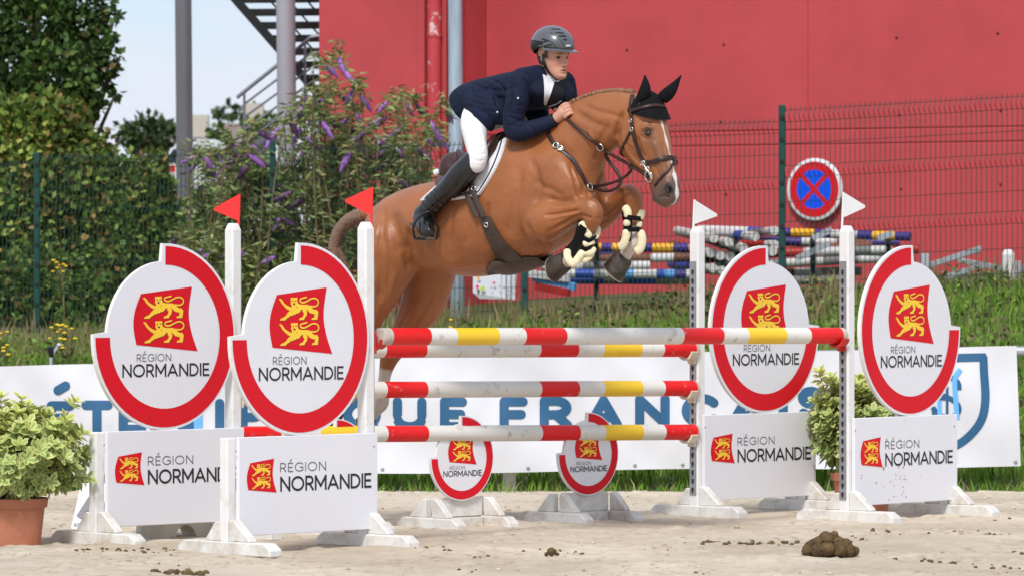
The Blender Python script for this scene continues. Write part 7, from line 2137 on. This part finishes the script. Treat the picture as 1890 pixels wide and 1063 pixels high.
grass('bank_grass', 42000, (-9.0, 9.0, 36.0, 46.0), 0.13, 0.008, GR, (5, 6, 3, 1.4, .5), 52, 'rough grass higher on the bank before the wire fence')
grass('dry_grass', 6000, (-9.0, 9.0, 43.0, 46.8), 0.24, 0.006, [(0.34, 0.27, 0.15), (0.26, 0.22, 0.10), (0.17, 0.19, 0.06), (0.25, 0.16, 0.10)], (3, 3, 3, 1), 53, 'long straw-coloured grass stems along the foot of the wire fence', 0.25, .6)
grass('edge_grass', 13000, (-8.0, 8.0, 31.2, 32.4), 0.07, 0.005, GR, (4, 3, 3, 1, 1), 54, 'short grass along the edge of the arena under the banner', .5)

r_ = np.random.default_rng(77); nt = 900
tx = -5.6 + 11.2 * r_.random(nt); ty = 32.0 + 13.5 * r_.random(nt) ** .9; k_ = r_.integers(0, nt, 24000)
sz = (0.05 + .14 * r_.random(nt) ** 2)[k_]
wp = np.stack([tx[k_] + sz * r_.normal(size=24000) * .8, ty[k_] + sz * r_.normal(size=24000) * .8, np.zeros(24000)], 1)
wp[:, 2] = gz(wp[:, 0], wp[:, 1]) + np.abs(r_.normal(size=24000)) * sz * .8
hue = palette(nt, [(0.10, 0.20, 0.03), (0.16, 0.25, 0.05), (0.07, 0.12, 0.025), (0.22, 0.18, 0.09), (0.17, 0.12, 0.08)], (4, 4, 2, .9, .6), 78, .2)[k_] * (1 + .2 * r_.normal(size=(24000, 1))).clip(.5, 1.6)
tag(leaf_cloud('bank_weeds', wp, 0.035 + .045 * r_.random(24000), 0.010 + .012 * r_.random(24000), hue, M['leaf'], None, dirs=r_.normal(size=(24000, 3)) + np.array((0, 0, .5)), seed=79), 'mixed low weeds and dead stalks among the grass of the bank', 'weeds')
# ragwort with yellow heads
M['ragwort'] = mat('ragwort_yellow', (0.72, 0.50, 0.02), 0.7, 0.15, 30)
def ragwort(px, ytop, ybase, Y, n, label):
    b = P(px, ybase, Y); b.z = float(gz(b.x, Y)) - .05
    t_ = thing('ragwort', b, label, 'wildflower', 'ragwort plants on the bank')
    st = MB(); heads = MB(); rr = random.Random(int(px * 7 + ytop))
    lp = []
    top = P(px, ytop, Y)
    st.tube(smooth_curve([tuple(b), tuple(b.lerp(top, .5) + V((.03, 0, 0))), tuple(top)], 5), 0.007, 5)
    for k in range(n):
        q = top + V((rr.uniform(-.07, .07), rr.uniform(-.05, .05), rr.uniform(-.06, .06)))
        st.tube([b.lerp(top, .75), q], 0.003, 4)
        mb = MB(); mb.ball(q, (.020, .020, .010), None, 7, 4); build('flower_head', mb, M['ragwort'], t_, smooth=True)
    build('stem', st, M['twig'], t_, smooth=True)
    r = np.random.default_rng(int(px)); m = 70
    u = r.random((m, 1)) ** 1.0; pos = np.array(b) * (1 - u) + np.array(top) * u * .95 + np.array(b) * 0
    leaf_cloud('leaves', pos, 0.09, 0.014, palette(m, [(0.09, 0.15, 0.03), (0.13, 0.17, 0.04)], (1, 1), 5), M['leaf'], t_, seed=int(px))
for (px, yt, yb, Y, n, lb) in ((112, 491, 660, 44.0, 9, 'tall ragwort with yellow heads standing highest at the left fence'), (121, 600, 675, 38.0, 8, 'ragwort with yellow heads right of the leftmost fence post'), (98, 612, 670, 40.0, 3, 'small ragwort just left of the yellow cluster near the fence post'), (127, 634, 680, 36.0, 5, 'ragwort lowest on the bank above the sprinkler'), (4, 613, 680, 39.0, 4, 'ragwort head at the left edge of the picture'), (3, 641, 690, 36.0, 4, 'lower ragwort at the left edge of the picture'), (826, 600, 650, 40.0, 2, 'few pale yellow flower heads in the grass below the horse belly')):
    ragwort(px, yt, yb, Y, n, lb)

# ------------------------------------------------------------------ variegated potted shrubs
M['terracotta'] = mat('terracotta', (0.46, 0.175, 0.10), 0.8, 0.10, 8, bump=0.15, bscale=50, dirt=(0.5, 0.33, 0.24), dirt_amt=0.4, dirt_scale=6)
M['var_leaf'] = mat('variegated_leaf', (1, 1, 1), 0.45, 0.08, 20, attr='Col', trans=0.18, spec=0.4)
def leaf_geo(L=1.0):
    v = np.array([(0, 0, 0), (-.21, .26, .05), (-.29, .64, .06), (0, 1, -.02), (.29, .64, .06), (.21, .26, .05), (0, .30, -.02), (0, .66, -.02)])
    f = [(0, 5, 6, 1), (1, 6, 7, 2), (5, 4, 7, 6), (2, 7, 4, 3)]
    return v, f
LV, LF = leaf_geo()
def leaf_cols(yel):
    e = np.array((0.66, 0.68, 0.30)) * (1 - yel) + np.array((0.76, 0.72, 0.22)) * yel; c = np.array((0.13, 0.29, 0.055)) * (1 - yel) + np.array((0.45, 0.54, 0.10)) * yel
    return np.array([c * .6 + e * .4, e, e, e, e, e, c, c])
leaf_meshes = []
for yel in (0.0, 0.15, 0.35, 0.7):
    o = big_mesh('leaf', LV, np.array(LF), M['var_leaf'], col=leaf_cols(yel)); leaf_meshes.append(o.data); bpy.data.objects.remove(o)
def potted(px, Y, yb, shoots_fn, label, pot_r, pot_h, seed, nshoot):
    rr = random.Random(seed); x = (px - 945) / F * Y; base = V((x, Y, 0))
    t_ = thing('potted_shrub', base, label, 'potted shrub', 'variegated potted shrubs by the wings')
    mb = MB(); n = 32; rg = []
    for (z_, r_) in ((0.0, .80), (0.004, .83), (pot_h * .80, .96), (pot_h * .80, 1.03), (pot_h * .985, 1.07), (pot_h, 1.05), (pot_h, .97), (pot_h * .9, .93)):
        rg.append([base + V((pot_r * r_ * math.cos(2 * math.pi * k / n), pot_r * r_ * math.sin(2 * math.pi * k / n), z_)) for k in range(n)])
    mb.loft(rg); build('pot', mb, M['terracotta'], t_, smooth='auto')
    mb = MB(); mb.ball(base + V((0, 0, pot_h * .86)), (pot_r * .92, pot_r * .92, .03), None, 16, 6); build('soil', mb, M['soil'], t_, smooth=True)
    stems = MB(); leaves = []
    crown0 = base + V((0, 0, pot_h))
    for k in range(nshoot):
        tip, yel = shoots_fn(rr, k)
        st0 = crown0 + V((rr.uniform(-.5, .5) * pot_r, rr.uniform(-.5, .5) * pot_r, -.02))
        mid = st0.lerp(tip, .55) + V((0, 0, .03))
        pts = smooth_curve([tuple(st0), tuple(mid), tuple(tip)], 5); stems.tube(pts, [0.006 * (1 - .6 * i / 10) for i in range(11)], 4)
        axis = (tip - mid).normalized()
        for ring in range(rr.choice((2, 3, 3))):
            c = tip - axis * (0.026 * ring); nl = 4
            ph = rr.uniform(0, 6.28)
            for q in range(nl):
                a = ph + ring * .8 + 2 * math.pi * q / nl
                xh = axis.orthogonal().normalized(); yh = axis.cross(xh)
                d = (axis * (0.75 - .38 * ring) + (xh * math.cos(a) + yh * math.sin(a))).normalized()
                nrm_ = (axis - d * axis.dot(d)).normalized(); sd = d.cross(nrm_)
                L = rr.uniform(.046, .072) * (1 + .10 * ring)
                m4 = Matrix((( sd.x, d.x, nrm_.x, c.x), (sd.y, d.y, nrm_.y, c.y), (sd.z, d.z, nrm_.z, c.z), (0, 0, 0, 1))) @ Matrix.Diagonal((L * 1.05, L, L, 1))
                leaves.append((c.y - 0.3 * (c.z) + rr.uniform(0, .05), m4, min(3, max(0, int(yel * 3.4 + rr.uniform(-.4, .8))))))
    build('branches', stems, M['twig'], t_, smooth=True)
    leaves.sort(key=lambda q: q[0])
    core = bpy.data.objects.new('crown', None); COL.objects.link(core); core.parent = t_; core.matrix_parent_inverse = parent_matrix(t_).inverted(); core.location = crown0
    pm = parent_matrix(core).inverted()
    for (_, m4, ci) in leaves[:280]:
        ob = bpy.data.objects.new('leaf', leaf_meshes[ci]); COL.objects.link(ob); ob.parent = core; ob.matrix_parent_inverse = pm; ob.matrix_basis = m4
    rest = leaves[280:]
    vv = []; cc = []; ff2 = []
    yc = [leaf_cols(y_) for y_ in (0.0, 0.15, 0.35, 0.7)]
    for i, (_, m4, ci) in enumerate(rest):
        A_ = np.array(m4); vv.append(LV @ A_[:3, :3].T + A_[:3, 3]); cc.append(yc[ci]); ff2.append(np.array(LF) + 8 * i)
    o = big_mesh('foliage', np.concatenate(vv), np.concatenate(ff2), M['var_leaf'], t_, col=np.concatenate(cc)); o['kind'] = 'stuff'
def shoots_left(rr, k):
    # rounded crown seen from px -115..165, y 730..935
    for _ in range(50):
        a = rr.uniform(-1, 1); b_ = rr.uniform(-1, 1); c_ = rr.uniform(-.85, 1)
        q = a * a + b_ * b_ + c_ * c_
        if 0.35 < q < 1: break
    p = V(((30 - 945) / F * 25.3 + a * .37, 25.3 + b_ * .34, 0.47 + c_ * .245))
    if k < 6: p = [P(137, 742, 25.25), P(120, 775, 25.2), P(40, 738, 25.2), P(150, 800, 25.2), P(160, 880, 25.2), P(2, 735, 25.2)][k]
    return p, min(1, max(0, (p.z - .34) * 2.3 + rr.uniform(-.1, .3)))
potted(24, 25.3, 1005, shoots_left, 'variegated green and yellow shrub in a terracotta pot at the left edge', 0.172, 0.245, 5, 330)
def shoots_right(rr, k):
    for _ in range(50):
        a = rr.uniform(-1, 1); b_ = rr.uniform(-1, 1); c_ = rr.uniform(-1, 1)
        q = a * a + b_ * b_ + c_ * c_
        if 0.3 < q < 1: break
    p = V(((1572 - 945) / F * 28.74 + a * .25 - .02 * c_, 28.74 + b_ * .24, 0.50 + c_ * .30))
    if k < 2: p = [P(1512, 688, 28.6), P(1535, 700, 28.6)][k]
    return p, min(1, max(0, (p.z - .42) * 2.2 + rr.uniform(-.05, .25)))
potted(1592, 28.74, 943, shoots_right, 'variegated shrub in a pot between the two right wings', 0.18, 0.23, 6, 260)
